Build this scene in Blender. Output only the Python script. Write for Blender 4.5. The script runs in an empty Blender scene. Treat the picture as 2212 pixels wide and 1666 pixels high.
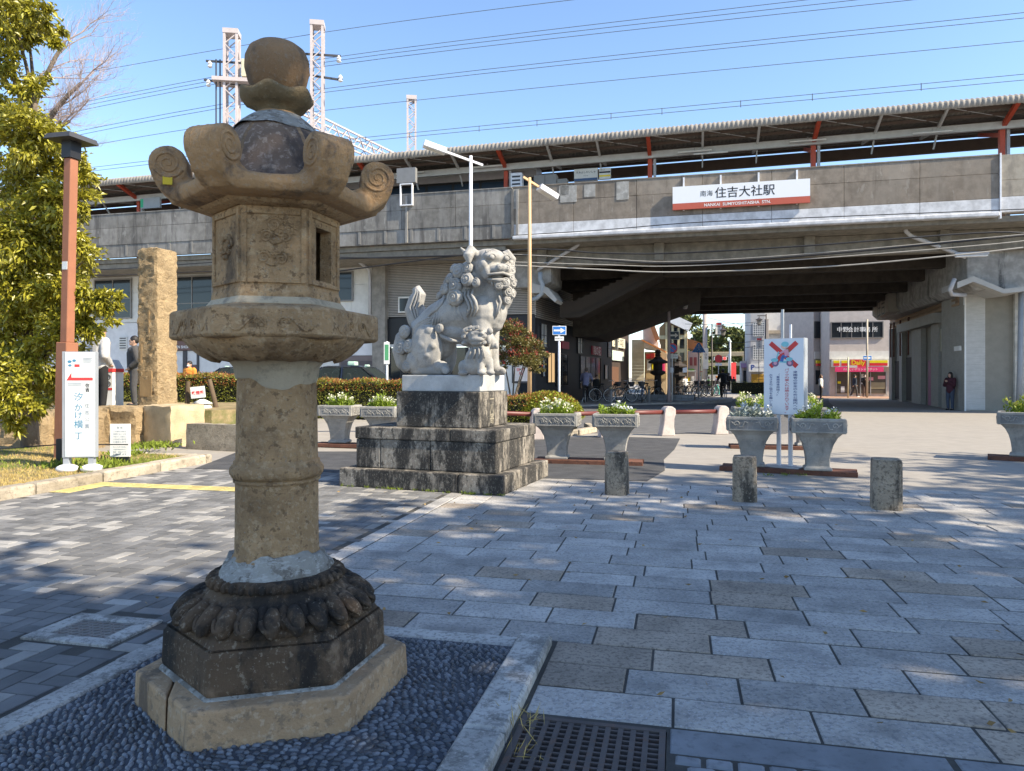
import bpy, math, random
import numpy as np
from mathutils import Vector, Matrix, Euler
R = math.radians
random.seed(7); RNG = np.random.default_rng(7)
scene = bpy.context.scene
C = scene.collection
# ---------------------------------------------------------------- camera
CAMH = 1.5; FPX = 1550.0; CX = 1106.0; HOR = 815.0      # calibrated on a 2212 x 1666 px view of the photograph
cam = bpy.data.cameras.new('camera'); cam.sensor_width = 36.0; cam.lens = 36.0*FPX/2212.0
cam.shift_y = -(833.0-HOR)/2212.0; cam.clip_start = 0.05; cam.clip_end = 3000.0
camo = bpy.data.objects.new('camera', cam); C.objects.link(camo)
camo.location = (0, 0, CAMH); camo.rotation_euler = (R(90), 0, 0); scene.camera = camo
# ---------------------------------------------------------------- sky, sun, exposure
SUN_AZ = math.atan2(-0.44, 0.90)       # horizontal direction towards the sun (x right, y forward)
SUN_EL = R(41)
world = bpy.data.worlds.new('World'); scene.world = world; world.use_nodes = True
wn = world.node_tree; wn.nodes.clear()
sky = wn.nodes.new('ShaderNodeTexSky'); sky.sky_type = 'NISHITA'; sky.sun_disc = False
sky.sun_elevation = SUN_EL; sky.sun_rotation = math.pi/2 - SUN_AZ
sky.air_density = 1.0; sky.dust_density = 0.25; sky.ozone_density = 3.0; sky.altitude = 0
bg = wn.nodes.new('ShaderNodeBackground'); bg.inputs['Strength'].default_value = 0.15
wo = wn.nodes.new('ShaderNodeOutputWorld')
wn.links.new(sky.outputs[0], bg.inputs[0]); wn.links.new(bg.outputs[0], wo.inputs[0])
sl = bpy.data.lights.new('sun', 'SUN'); sl.energy = 5.0; sl.angle = R(0.55); sl.color = (1.0, 0.89, 0.70)
so = bpy.data.objects.new('sun', sl); C.objects.link(so)
sdir = Vector((math.cos(SUN_AZ)*math.cos(SUN_EL), math.sin(SUN_AZ)*math.cos(SUN_EL), math.sin(SUN_EL)))
so.rotation_euler = (-sdir).to_track_quat('-Z', 'Y').to_euler(); so.location = (20, -10, 30)
vs = scene.view_settings; vs.view_transform = 'Standard'; vs.look = 'None'; vs.exposure = 1.05; vs.gamma = 1.0
scene.display_settings.display_device = 'sRGB'
scene.render.engine = 'CYCLES'; scene.cycles.max_bounces = 6; scene.cycles.diffuse_bounces = 3
scene.cycles.transparent_max_bounces = 8
# ---------------------------------------------------------------- helpers
def lin(r, g, b):
    f = lambda c: (c/255.0/12.92) if c/255.0 <= 0.04045 else ((c/255.0+0.055)/1.055)**2.4
    return (f(r), f(g), f(b))
def P(px, py, Y):                      # a point at depth Y seen at that pixel
    return Vector(((px-CX)/FPX*Y, Y, CAMH-(py-HOR)/FPX*Y))
def G(px, py, z=0.0):                  # a point on the ground seen at that pixel
    Y = FPX*(CAMH-z)/(py-HOR); return Vector(((px-CX)/FPX*Y, Y, z))
def XW(px, Y): return (px-CX)/FPX*Y
def ZW(py, Y): return CAMH-(py-HOR)/FPX*Y
def sstep(a, b, x):
    t = max(0.0, min(1.0, (x-a)/(b-a))); return t*t*(3-2*t)

class MB:
    def __init__(s): s.v = []; s.f = []; s.mi = []; s.cur = 0
    def add(s, vs, fs):
        o = len(s.v); s.v.extend([tuple(v) for v in vs])
        for f in fs: s.f.append(tuple(o+i for i in f)); s.mi.append(s.cur)
        return s
    def mat(s, i): s.cur = i; return s
    def bb(s, x0, x1, y0, y1, z0, z1):
        return s.add([(x0,y0,z0),(x1,y0,z0),(x1,y1,z0),(x0,y1,z0),(x0,y0,z1),(x1,y0,z1),(x1,y1,z1),(x0,y1,z1)],
                     [(3,2,1,0),(4,5,6,7),(0,1,5,4),(1,2,6,5),(2,3,7,6),(3,0,4,7)])
    def box(s, c, d, M=None):
        vs = [Vector((sx*d[0]/2, sy*d[1]/2, sz*d[2]/2)) for sz in (-1,1) for sx, sy in ((-1,-1),(1,-1),(1,1),(-1,1))]
        if M is not None: vs = [M @ v for v in vs]
        return s.add([v+Vector(c) for v in vs], [(3,2,1,0),(4,5,6,7),(0,1,5,4),(1,2,6,5),(2,3,7,6),(3,0,4,7)])
    def bar(s, a, b, w, h=None, up=(0,0,1)):       # rectangular bar from a to b
        a = Vector(a); b = Vector(b); h = h or w; d = (b-a); L = d.length; d.normalize()
        sd = d.cross(Vector(up))
        if sd.length < 1e-4: sd = d.cross(Vector((0,1,0)))
        sd.normalize(); uu = sd.cross(d)
        vs = []
        for p in (a, b):
            for i, j in ((-1,-1),(1,-1),(1,1),(-1,1)): vs.append(p+sd*(i*w/2)+uu*(j*h/2))
        return s.add(vs, [(0,1,2,3),(7,6,5,4),(0,4,5,1),(1,5,6,2),(2,6,7,3),(3,7,4,0)])
    def prism(s, poly, z0, z1, taper=1.0, cen=(0,0)):
        n = len(poly)
        vs = [(x,y,z0) for x,y in poly]+[(cen[0]+(x-cen[0])*taper, cen[1]+(y-cen[1])*taper, z1) for x,y in poly]
        return s.add(vs, [tuple(range(n-1,-1,-1)), tuple(range(n,2*n))]+[(i,(i+1)%n,n+(i+1)%n,n+i) for i in range(n)])
    def extr(s, prof, y0, y1):                      # profile (x,z) swept along y
        n = len(prof)
        vs = [(x,y0,z) for x,z in prof]+[(x,y1,z) for x,z in prof]
        ar = sum(prof[i][0]*prof[(i+1)%n][1]-prof[(i+1)%n][0]*prof[i][1] for i in range(n))
        fs = [tuple(range(n)), tuple(range(2*n-1,n-1,-1))]+[(i,n+i,n+(i+1)%n,(i+1)%n) for i in range(n)]
        if ar < 0: fs = [tuple(reversed(f)) for f in fs]
        return s.add(vs, fs)
    def lathe(s, prof, n=24, c=(0,0,0), ph=0.0, cap=True, sx=1, sy=1):
        vs = []
        for r, z in prof:
            for i in range(n):
                a = ph+2*math.pi*i/n; vs.append((c[0]+r*math.cos(a)*sx, c[1]+r*math.sin(a)*sy, c[2]+z))
        m = len(prof); fs = []
        for k in range(m-1):
            for i in range(n): fs.append((k*n+i, k*n+(i+1)%n, (k+1)*n+(i+1)%n, (k+1)*n+i))
        if cap: fs.append(tuple(range(n-1,-1,-1))); fs.append(tuple(range((m-1)*n, m*n)))
        return s.add(vs, fs)
    def tube(s, pts, rad, n=8, cap=True, flat=None):
        pts = [Vector(p) for p in pts]; m = len(pts)
        if not hasattr(rad, '__len__'): rad = [rad]*m
        vs = []; prev = None
        for i, p in enumerate(pts):
            t = (pts[min(i+1,m-1)]-pts[max(i-1,0)])
            if t.length < 1e-9: t = Vector((0,0,1))
            t.normalize()
            if prev is None:
                ref = Vector((0,0,1)) if abs(t.z) < 0.9 else Vector((0,1,0))
                a = t.cross(ref).normalized()
            else:
                a = prev-t*prev.dot(t)
                a = a.normalized() if a.length > 1e-6 else t.orthogonal().normalized()
            prev = a; b = t.cross(a)
            for k in range(n):
                g = 2*math.pi*k/n
                o = a*math.cos(g)*rad[i]+b*math.sin(g)*rad[i]
                if flat: o = Vector((o.x*flat[0], o.y*flat[1], o.z*flat[2]))
                vs.append(p+o)
        fs = []
        for i in range(m-1):
            for k in range(n): fs.append((i*n+k, i*n+(k+1)%n, (i+1)*n+(k+1)%n, (i+1)*n+k))
        if cap: fs.append(tuple(range(n-1,-1,-1))); fs.append(tuple(range((m-1)*n, m*n)))
        return s.add(vs, fs)
    def ell(s, c, r, M=None, n=14, m=9):
        if not hasattr(r, '__len__'): r = (r,r,r)
        vs = []
        for j in range(1, m):
            t = math.pi*j/m
            for i in range(n):
                a = 2*math.pi*i/n; vs.append(Vector((r[0]*math.sin(t)*math.cos(a), r[1]*math.sin(t)*math.sin(a), r[2]*math.cos(t))))
        vs += [Vector((0,0,r[2])), Vector((0,0,-r[2]))]
        if M is not None: vs = [M @ v for v in vs]
        T = len(vs)-2; fs = []
        for j in range(m-2):
            for i in range(n): fs.append((j*n+i, (j+1)*n+i, (j+1)*n+(i+1)%n, j*n+(i+1)%n))
        for i in range(n):
            fs.append((T, i, (i+1)%n)); fs.append((T+1, (m-2)*n+(i+1)%n, (m-2)*n+i))
        return s.add([v+Vector(c) for v in vs], fs)
    def cap(s, a, b, r0, r1, n=10):                 # tapered capsule
        a = Vector(a); b = Vector(b); d = (b-a).normalized()
        pts = [a-d*r0*0.95, a-d*r0*0.7, a, b, b+d*r1*0.7, b+d*r1*0.95]
        return s.tube(pts, [r0*0.3, r0*0.72, r0, r1, r1*0.72, r1*0.3], n)
    def spiral(s, c, ax, ay, r, turns=2.2, w=None, n=6, steps=40, dome=0.0):
        # a raised spiral line in the plane (ax, ay) round c
        c = Vector(c); ax = Vector(ax); ay = Vector(ay); nz = ax.cross(ay)
        w = w or r*0.16; pts = []
        for i in range(steps+1):
            t = i/steps; rr = r*(1-0.93*t); a = turns*2*math.pi*t
            pts.append(c+ax*(rr*math.cos(a))+ay*(rr*math.sin(a))+nz*(dome*t))
        return s.tube(pts, [w*(1-0.45*i/steps) for i in range(steps+1)], n)
    def mesh(s, name='mesh', mats=()):
        me = bpy.data.meshes.new(name); me.from_pydata(s.v, [], s.f); me.update()
        for m in mats: me.materials.append(m)
        if len(mats) > 1: me.polygons.foreach_set('material_index', s.mi)
        return me
    def build(s, name, mats, parent=None, loc=(0,0,0), rot=(0,0,0), smooth=None, bevel=0, bseg=1, rem=0, sm=2):
        if not isinstance(mats, (list, tuple)): mats = [mats]
        return link(name, s.mesh(name, mats), parent, loc, rot, smooth, bevel, bseg, rem, sm)

def link(name, me, parent=None, loc=(0,0,0), rot=(0,0,0), smooth=None, bevel=0, bseg=1, rem=0, sm=2):
    o = bpy.data.objects.new(name, me); C.objects.link(o); o.location = loc; o.rotation_euler = rot
    if parent is not None: o.parent = parent
    if rem:
        m = o.modifiers.new('remesh', 'REMESH'); m.mode = 'VOXEL'; m.voxel_size = rem; m.use_smooth_shade = True
        if sm:
            m = o.modifiers.new('smooth', 'SMOOTH'); m.factor = 0.5; m.iterations = sm
    if bevel:
        m = o.modifiers.new('bevel', 'BEVEL'); m.width = bevel; m.segments = bseg; m.limit_method = 'ANGLE'; m.angle_limit = R(40)
    if smooth is not None:
        if smooth is True: me.polygons.foreach_set('use_smooth', [True]*len(me.polygons))
        else:
            me.polygons.foreach_set('use_smooth', [True]*len(me.polygons)); me.set_sharp_from_angle(angle=R(smooth))
    return o
def thing(name, label, cat, loc=(0,0,0), rz=0.0, group=None):
    o = bpy.data.objects.new(name, None); C.objects.link(o); o.empty_display_size = 0.1
    o.location = loc; o.rotation_euler = (0,0,rz); o['label'] = label; o['category'] = cat
    if group: o['group'] = group
    return o
def tag(o, label, cat, group=None):
    o['label'] = label; o['category'] = cat
    if group: o['group'] = group
    return o
def struct(o, kind='structure'): o['kind'] = kind; return o
def copy_tree(o, parent=None):
    c = o.copy(); C.objects.link(c); c.parent = parent
    for ch in o.children:
        copy_tree(ch, c)
    return c

# ---------------------------------------------------------------- text (built-in font)
def text_mesh(body, size=1.0, fit_w=None, fit_h=None, vertical=False, depth=0.002, bold=0.0, align='CENTER'):
    me_all = MB(); y = 0.0
    chunks = [(ch, -i*size*1.08) for i, ch in enumerate(body)] if vertical else [(body, 0.0)]
    for ch, oy in chunks:
        if ch in (' ', '\u3000'): continue
        cu = bpy.data.curves.new('txt', 'FONT'); cu.body = ch; cu.size = size; cu.align_x = align; cu.align_y = 'CENTER'
        cu.offset = bold*size; cu.resolution_u = 3
        ob = bpy.data.objects.new('txt', cu)
        me = bpy.data.meshes.new_from_object(ob)
        me_all.add([(v.co.x, v.co.y+oy, v.co.z) for v in me.vertices], [tuple(p.vertices) for p in me.polygons])
        bpy.data.objects.remove(ob); bpy.data.meshes.remove(me); bpy.data.curves.remove(cu)
    vs = me_all.v
    if not vs: return me_all
    x0 = min(v[0] for v in vs); x1 = max(v[0] for v in vs); y0 = min(v[1] for v in vs); y1 = max(v[1] for v in vs)
    sx = fit_w/(x1-x0) if fit_w else None; sy = fit_h/(y1-y0) if fit_h else None
    sx = sx or sy or 1.0; sy = sy or sx
    cx = (x0+x1)/2; cy = (y0+y1)/2
    me_all.v = [((v[0]-cx)*sx, (v[1]-cy)*sy, v[2]) for v in vs]
    return me_all
def text(body, mat, parent, loc, rot=(math.pi/2,0,0), name='lettering', **k):
    return text_mesh(body, **k).build(name, mat, parent, loc, rot)

# ---------------------------------------------------------------- materials
MATS = {}
def mat(name, base, rough=0.8, layers=(), bump=(30, 0.25, 0.01), metal=0.0, var=0.12, vscale=3.0, objvar=0.0, islvar=0.0,
        spec=0.3, coord='world', emit=None, translucent=None, coat=0.0):
    if name in MATS: return MATS[name]
    if bump is None: var = min(var, 0.04)
    m = bpy.data.materials.new(name); MATS[name] = m; m.use_nodes = True; nt = m.node_tree; N = nt.nodes; L = nt.links
    b = N['Principled BSDF']; b.inputs['Roughness'].default_value = rough; b.inputs['Metallic'].default_value = metal
    b.inputs['Specular IOR Level'].default_value = spec; b.inputs['Coat Weight'].default_value = coat
    if coord == 'world': co = N.new('ShaderNodeNewGeometry').outputs['Position']
    else: co = N.new('ShaderNodeTexCoord').outputs['Object']
    def noise(scale, sv=None, detail=4, rgh=0.6):
        n = N.new('ShaderNodeTexNoise'); n.inputs['Scale'].default_value = scale; n.inputs['Detail'].default_value = detail
        n.inputs['Roughness'].default_value = rgh
        src = co
        if sv:
            mp = N.new('ShaderNodeMapping'); mp.inputs['Scale'].default_value = sv; L.new(co, mp.inputs['Vector']); src = mp.outputs[0]
        L.new(src, n.inputs['Vector']); return n.outputs['Fac']
    def ramp(fac, lo, hi):
        r = N.new('ShaderNodeMapRange'); r.inputs['From Min'].default_value = lo; r.inputs['From Max'].default_value = hi
        r.interpolation_type = 'SMOOTHSTEP'; L.new(fac, r.inputs['Value']); return r.outputs[0]
    def mix(fac, a, bcol, blend='MIX'):
        x = N.new('ShaderNodeMix'); x.data_type = 'RGBA'; x.blend_type = blend
        if isinstance(fac, float): x.inputs['Factor'].default_value = fac
        else: L.new(fac, x.inputs['Factor'])
        for v, s in ((a, x.inputs['A']), (bcol, x.inputs['B'])):
            if isinstance(v, tuple): s.default_value = (*v, 1.0)
            else: L.new(v, s)
        return x.outputs['Result']
    d = tuple(c*(1-var*1.6) for c in base); h = tuple(min(1, c*(1+var*1.6)) for c in base)
    col = mix(ramp(noise(vscale), 0.3, 0.7), d, h) if var > 0 else base
    for ly in layers:                    # (colour, scale, stretch, lo, hi, strength)
        lc, sc, sv, lo, hi, st = ly
        fac = ramp(noise(sc, sv, 9, 0.68), lo, hi)
        mm = N.new('ShaderNodeMath'); mm.operation = 'MULTIPLY'; mm.inputs[1].default_value = st; L.new(fac, mm.inputs[0])
        col = mix(mm.outputs[0], col, lc)
    if objvar or islvar:
        if islvar: rnd = N.new('ShaderNodeNewGeometry').outputs['Random Per Island']
        else: rnd = N.new('ShaderNodeObjectInfo').outputs['Random']
        a = objvar or islvar
        r = N.new('ShaderNodeMapRange'); r.inputs['To Min'].default_value = 1-a; r.inputs['To Max'].default_value = 1+a
        L.new(rnd, r.inputs['Value'])
        hv = N.new('ShaderNodeHueSaturation'); L.new(r.outputs[0], hv.inputs['Value'])
        if isinstance(col, tuple): hv.inputs['Color'].default_value = (*col, 1)
        else: L.new(col, hv.inputs['Color'])
        col = hv.outputs[0]
    if isinstance(col, tuple): b.inputs['Base Color'].default_value = (*col, 1)
    else: L.new(col, b.inputs['Base Color'])
    if bump:
        bn = N.new('ShaderNodeBump'); bn.inputs['Strength'].default_value = bump[1]; bn.inputs['Distance'].default_value = bump[2]
        L.new(noise(bump[0], None, 9, 0.74), bn.inputs['Height']); L.new(bn.outputs[0], b.inputs['Normal'])
    if emit:
        b.inputs['Emission Color'].default_value = (*emit[0], 1); b.inputs['Emission Strength'].default_value = emit[1]
    if translucent:
        tr = N.new('ShaderNodeBsdfTranslucent'); ms = N.new('ShaderNodeMixShader'); ms.inputs[0].default_value = translucent
        if isinstance(col, tuple): tr.inputs[0].default_value = (*col, 1)
        else: L.new(col, tr.inputs[0])
        out = N['Material Output']; L.new(b.outputs[0], ms.inputs[1]); L.new(tr.outputs[0], ms.inputs[2]); L.new(ms.outputs[0], out.inputs[0])
    return m
def plain(name, base, rough=0.5, metal=0.0, spec=0.4, var=0.05, **k):
    return mat(name, base, rough, metal=metal, spec=spec, var=var, bump=k.pop('bump', None), **k)

DARK = (0.035, 0.032, 0.03)
m_granite = mat('granite_slab', (0.365,0.34,0.31), 0.78, [((0.13,0.135,0.145), 38, None, 0.50, 0.58, 0.55), ((0.47,0.475,0.49), 60, None, 0.54, 0.62, 0.55), ((0.15,0.145,0.14), 1.6, None, 0.50, 0.66, 0.5), ((0.07,0.068,0.065), 9, None, 0.66, 0.72, 0.6)], (40,0.6,0.008), objvar=0.20)
m_granite_brown = mat('granite_slab_brown', (0.33,0.275,0.22), 0.82, [((0.11,0.09,0.075), 38, None, 0.50, 0.58, 0.6), ((0.42,0.36,0.29), 60, None, 0.54, 0.62, 0.55), ((0.12,0.105,0.095), 1.8, None, 0.50, 0.66, 0.5), ((0.07,0.065,0.06), 9, None, 0.66, 0.72, 0.6)], (40,0.7,0.008), objvar=0.18)
m_kerb = mat('granite_kerb', (0.40,0.385,0.36), 0.82, [((0.15,0.145,0.14), 35, None, 0.50, 0.58, 0.6), ((0.10,0.095,0.085), 3.5, None, 0.50, 0.62, 0.75), ((0.5,0.48,0.45), 50, None, 0.56, 0.64, 0.5)], (40,0.7,0.010), objvar=0.12)
m_joint = mat('joint_mortar', (0.068,0.063,0.056), 0.95, [((0.14,0.125,0.10), 3, None, 0.5, 0.7, 0.6)], (80,0.5,0.01))
m_paver_d = mat('paver_dark', (0.14,0.137,0.135), 0.85, [((0.18,0.18,0.18), 110, None, 0.58, 0.7, 0.5)], (70,0.3,0.005), objvar=0.25)
m_paver_l = mat('paver_light', (0.275,0.26,0.24), 0.85, [((0.14,0.14,0.14), 100, None, 0.54, 0.68, 0.6)], (70,0.3,0.005), objvar=0.2)
m_paver_ds = mat('paver_dark_far', (0.14,0.137,0.135), 0.85, islvar=0.25, bump=(70,0.3,0.005))
m_paver_ls = mat('paver_light_far', (0.275,0.26,0.24), 0.85, islvar=0.2, bump=(70,0.3,0.005))
m_asphalt = mat('asphalt_old', (0.285,0.26,0.23), 0.9, [((0.33,0.315,0.30), 160, None, 0.54, 0.66, 0.5), ((0.21,0.195,0.18), 0.7, None, 0.5, 0.75, 0.5), ((0.09,0.09,0.09), 5.0, None, 0.64, 0.72, 0.35)], (140,0.5,0.006), var=0.04)
m_asphalt_new = mat('asphalt_new', (0.060,0.060,0.063), 0.85, [((0.13,0.13,0.13), 170, None, 0.54, 0.66, 0.5), ((0.095,0.09,0.085), 1.5, None, 0.5, 0.75, 0.5)], (140,0.6,0.008))
m_lan = mat('sandstone_lantern', (0.44,0.285,0.15), 0.92, [((0.56,0.41,0.25), 30, None, 0.52, 0.60, 0.6), ((0.16,0.10,0.055), 24, None, 0.54, 0.61, 0.75), ((0.20,0.125,0.065), 5, None, 0.48, 0.62, 0.55), ((0.05,0.042,0.036), 2.6, (1,1,0.45), 0.55, 0.66, 0.65), ((0.30,0.27,0.21), 70, None, 0.58, 0.64, 0.6)], (34,1.0,0.022), coord='world')
m_lan_dark = mat('sandstone_blackened', (0.12,0.08,0.05), 0.93, [((0.33,0.27,0.20), 42, None, 0.56, 0.63, 0.7), ((0.02,0.019,0.018), 3.4, (1,1,0.45), 0.42, 0.56, 0.9), ((0.30,0.21,0.14), 2.0, None, 0.58, 0.66, 0.75), ((0.36,0.32,0.26), 60, None, 0.62, 0.67, 0.6)], (36,1.0,0.02))
m_lan_slab = mat('sandstone_slab', (0.43,0.285,0.165), 0.92, [((0.54,0.42,0.30), 32, None, 0.52, 0.61, 0.55), ((0.085,0.068,0.058), 3.2, (1,1,0.2), 0.54, 0.63, 0.75), ((0.20,0.15,0.105), 22, None, 0.53, 0.62, 0.65)], (38,0.9,0.016))
m_mortar = mat('grey_mortar', (0.36,0.35,0.32), 0.9, [((0.16,0.14,0.115), 9, None, 0.48, 0.60, 0.75), ((0.55,0.55,0.53), 24, (1,1,3), 0.52, 0.60, 0.7), ((0.10,0.085,0.07), 30, None, 0.58, 0.63, 0.7)], (26,1.0,0.03))
m_lion = mat('carved_granite', (0.32,0.305,0.285), 0.8, [((0.22,0.215,0.205), 60, None, 0.52, 0.6, 0.55), ((0.44,0.41,0.365), 4, None, 0.5, 0.66, 0.5), ((0.14,0.135,0.13), 6, (1,1,0.5), 0.58, 0.68, 0.5)], (50,0.6,0.01))
m_plinth = mat('plinth_granite_light', (0.40,0.40,0.395), 0.75, [((0.2,0.2,0.2), 130, None, 0.52, 0.66, 0.6), ((0.12,0.115,0.11), 4, (1,1,0.3), 0.62, 0.74, 0.6)], (90,0.3,0.005))
m_lbase = mat('plinth_granite_stained', (0.23,0.20,0.165), 0.88, [((0.42,0.39,0.335), 26, None, 0.53, 0.6, 0.6), ((0.022,0.021,0.021), 3.2, (1,1,0.30), 0.42, 0.54, 0.93), ((0.03,0.028,0.026), 14, (1,1,0.5), 0.52, 0.58, 0.8), ((0.30,0.28,0.24), 55, (1,1,0.6), 0.55, 0.64, 0.5)], (40,0.9,0.016))
m_bollard = mat('bollard_stone', (0.32,0.26,0.195), 0.9, [((0.13,0.105,0.08), 30, None, 0.51, 0.59, 0.75), ((0.04,0.036,0.033), 4, (1,1,0.35), 0.47, 0.58, 0.85), ((0.46,0.40,0.32), 34, None, 0.57, 0.63, 0.6)], (40,1.0,0.018))
m_conc = mat('viaduct_concrete', (0.215,0.18,0.145), 0.92, [((0.27,0.235,0.195), 0.7, (1,1,0.35), 0.46, 0.64, 0.6), ((0.11,0.092,0.075), 1.6, (1,1,0.10), 0.54, 0.66, 0.65), ((0.33,0.30,0.26), 5, (1,1,0.3), 0.60, 0.66, 0.5), ((0.10,0.09,0.08), 9, None, 0.64, 0.70, 0.5)], (20,0.4,0.012), objvar=0.10)
m_conc_l = mat('viaduct_concrete_grey', (0.185,0.175,0.16), 0.92, [((0.29,0.28,0.265), 0.7, (1,1,0.3), 0.46, 0.64, 0.7), ((0.085,0.08,0.076), 1.6, (1,1,0.12), 0.50, 0.63, 0.8), ((0.33,0.32,0.30), 5, (1,1,0.3), 0.60, 0.66, 0.5)], (20,0.4,0.012), objvar=0.12)
m_conc_white = mat('painted_white_band', (0.55,0.55,0.56), 0.7, [((0.55,0.54,0.52), 2.0, (1,1,0.25), 0.55, 0.72, 0.5)], (20,0.15,0.01), objvar=0.03)
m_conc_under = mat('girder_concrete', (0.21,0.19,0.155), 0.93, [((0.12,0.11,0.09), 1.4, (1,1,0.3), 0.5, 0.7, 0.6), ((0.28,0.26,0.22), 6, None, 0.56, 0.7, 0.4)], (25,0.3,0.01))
m_white = plain('white_paint', (0.72,0.72,0.71), 0.5)
m_white_metal = plain('white_metal', (0.70,0.70,0.72), 0.4, spec=0.5)
m_grey_metal = plain('galvanised_metal', (0.42,0.43,0.44), 0.45, metal=0.4)
m_dark_metal = plain('dark_metal', (0.05,0.05,0.055), 0.5)
m_black = plain('black_paint', (0.015,0.015,0.017), 0.45)
m_red = plain('red_paint', (0.52,0.085,0.05), 0.55)
m_rust = mat('rusted_steel', (0.135,0.06,0.04), 0.85, [((0.06,0.035,0.03), 14, None, 0.5, 0.66, 0.8), ((0.26,0.12,0.07), 25, None, 0.58, 0.68, 0.5)], (50,0.5,0.006))
m_glass = plain('dark_window_glass', (0.02,0.025,0.03), 0.08, spec=0.6, var=0.0)
m_glass_b = plain('blue_window_glass', (0.035,0.055,0.085), 0.08, spec=0.6, var=0.0)
# ---------------------------------------------------------------- ground, road, paving
PA = R(-13.0)
E1 = Vector((math.cos(PA), math.sin(PA), 0)); E2 = Vector((-math.sin(PA), math.cos(PA), 0))
def W(u, v, z=0.0): return E1*u+E2*v+Vector((0,0,z))
def zg(X, Y): return 0.38*sstep(14.5, 21, Y)*sstep(0.5, -5, X)
def sheet(name, m, poly, z, kind='structure', parent=None):
    o = MB().add([(x,y,z) for x,y in poly], [tuple(range(len(poly)))]).build(name, m, parent)
    if parent is None: struct(o, kind)
    return o
g = MB(); s_ = 2500
g.add([(-s_,-s_,-0.08),(s_,-s_,-0.08),(s_,s_,-0.08),(-s_,s_,-0.08)], [(0,1,2,3)])
struct(g.build('ground', m_asphalt))
# plaza asphalt, follows the gentle rise towards the station on the left
us = [-60,-40,-25]+[x*1.0 for x in range(-18, 31)]+[40,60,90]; vs_ = [10.3+0.9*i for i in range(45)]+[55,65,80,110,160,230]
vv = []; ff = []
for b_ in vs_:
    for a_ in us:
        p = W(a_, b_); vv.append((p.x, p.y, zg(p.x, p.y)))
n_ = len(us)
for j in range(len(vs_)-1):
    for i in range(n_-1): ff.append((j*n_+i, j*n_+i+1, (j+1)*n_+i+1, (j+1)*n_+i))
struct(MB().add(vv, ff).build('asphalt_plaza', m_asphalt, smooth=True))
m_asphalt_mid = mat('asphalt_road', (0.115,0.112,0.112), 0.88, [((0.2,0.195,0.19), 170, None, 0.54, 0.66, 0.5), ((0.16,0.155,0.15), 0.8, None, 0.5, 0.75, 0.4)], (140,0.5,0.008))
sheet('road', m_asphalt_mid, [(-0.5,19.3),(7.2,18.9),(13.8,30),(19.0,43.0),(33,75),(45,105),(36,105),(24,75),(13.2,43.2),(10.2,38.8),(2.0,41.0),(0.8,30)], 0.005)
sheet('patched_asphalt', m_asphalt_new, [(-5.2,11.75),(1.95,10.33),(2.45,11.5),(2.75,13.0),(3.35,14.8),(4.1,17.5),(2.2,18.2),(0.4,17.5),(0.3,14.5),(-5.5,14.4)], 0.006)
m_pink = mat('red_road_paint', (0.34,0.14,0.12), 0.85, bump=(120,0.3,0.004))
m_line = mat('road_line_paint', (0.62,0.62,0.6), 0.8, [((0.2,0.2,0.2), 30, None, 0.52, 0.66, 0.6)], None)
sheet('road_red_band', m_pink, [(21.2,55.0),(24.2,54.4),(25.4,57.0),(22.0,57.8)], 0.010)
sheet('road_diamond_marking', m_line, [(13.0,40.2),(14.2,39.2),(16.1,40.0),(14.7,41.0),(13.0,40.2),(13.4,40.25),(14.65,40.75),(15.5,40.05),(14.2,39.5),(13.4,40.2)], 0.010)
for q in range(5):
    y0 = 60+q*1.5; sheet('crossing_stripe', m_line, [(20.0+q*0.5,y0),(25.5+q*0.5,y0-1.2),(25.7+q*0.5,y0-0.5),(20.2+q*0.5,y0+0.7)], 0.012)
# thin pale expansion line in the asphalt
sheet('asphalt_seam', m_line, [(9.5,13.5),(9.52,13.4),(15.2,20.5),(15.1,20.6)], 0.008)

paving = thing('stone_paving', 'x', 'x'); del paving['label'], paving['category']; paving['kind'] = 'structure'; paving.rotation_euler = (0,0,PA)
for x0_,x1_,y0_,y1_ in ((-8.1,-0.66,-4,10.35),(-0.045,14,-4,10.35),(-0.66,-0.045,-4,2.125),(-0.66,-0.045,3.115,10.35)): MB().add([(x0_,y0_,-0.0055),(x1_,y0_,-0.0055),(x1_,y1_,-0.0055),(x0_,y1_,-0.0055)], [(0,1,2,3)]).build('mortar_bed', m_joint, paving)
MB().add([(-8.1,10.3,-0.0055),(-2.8,10.3,-0.0055),(-2.8,12.3,-0.0055),(-8.1,12.3,-0.0055)], [(0,1,2,3)]).build('mortar_bed', m_joint, paving)
def chbox(lx, ly, z0, z1, ch):
    m = MB(); a = lx/2; b = ly/2
    vs = [(-a,-b,z0),(a,-b,z0),(a,b,z0),(-a,b,z0),(-a,-b,z1-ch),(a,-b,z1-ch),(a,b,z1-ch),(-a,b,z1-ch),
          (-a+ch,-b+ch,z1),(a-ch,-b+ch,z1),(a-ch,b-ch,z1),(-a+ch,b-ch,z1)]
    fs = [(0,1,5,4),(1,2,6,5),(2,3,7,6),(3,0,4,7),(4,5,9,8),(5,6,10,9),(6,7,11,10),(7,4,8,11),(8,9,10,11)]
    return m.add(vs, fs)
def invis(p, mrg=60):
    if p.y < 0.8: return True
    px = CX+p.x/p.y*FPX; py = HOR+(CAMH-p.z)/p.y*FPX
    return px < -mrg or px > 2212+mrg or py > 1666+mrg
rw = random.Random(11)
slab_len = [0.42, 0.54, 0.60, 0.65]
slab_me = {}
for L_ in slab_len:
    for k, mm in enumerate((m_granite, m_granite_brown)): slab_me[L_, k] = chbox(L_-0.013, 0.295-0.016, -0.05, 0, 0.004).mesh('paving_slab', [mm])
row = 0; v = 3.15; nslab = 0
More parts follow.
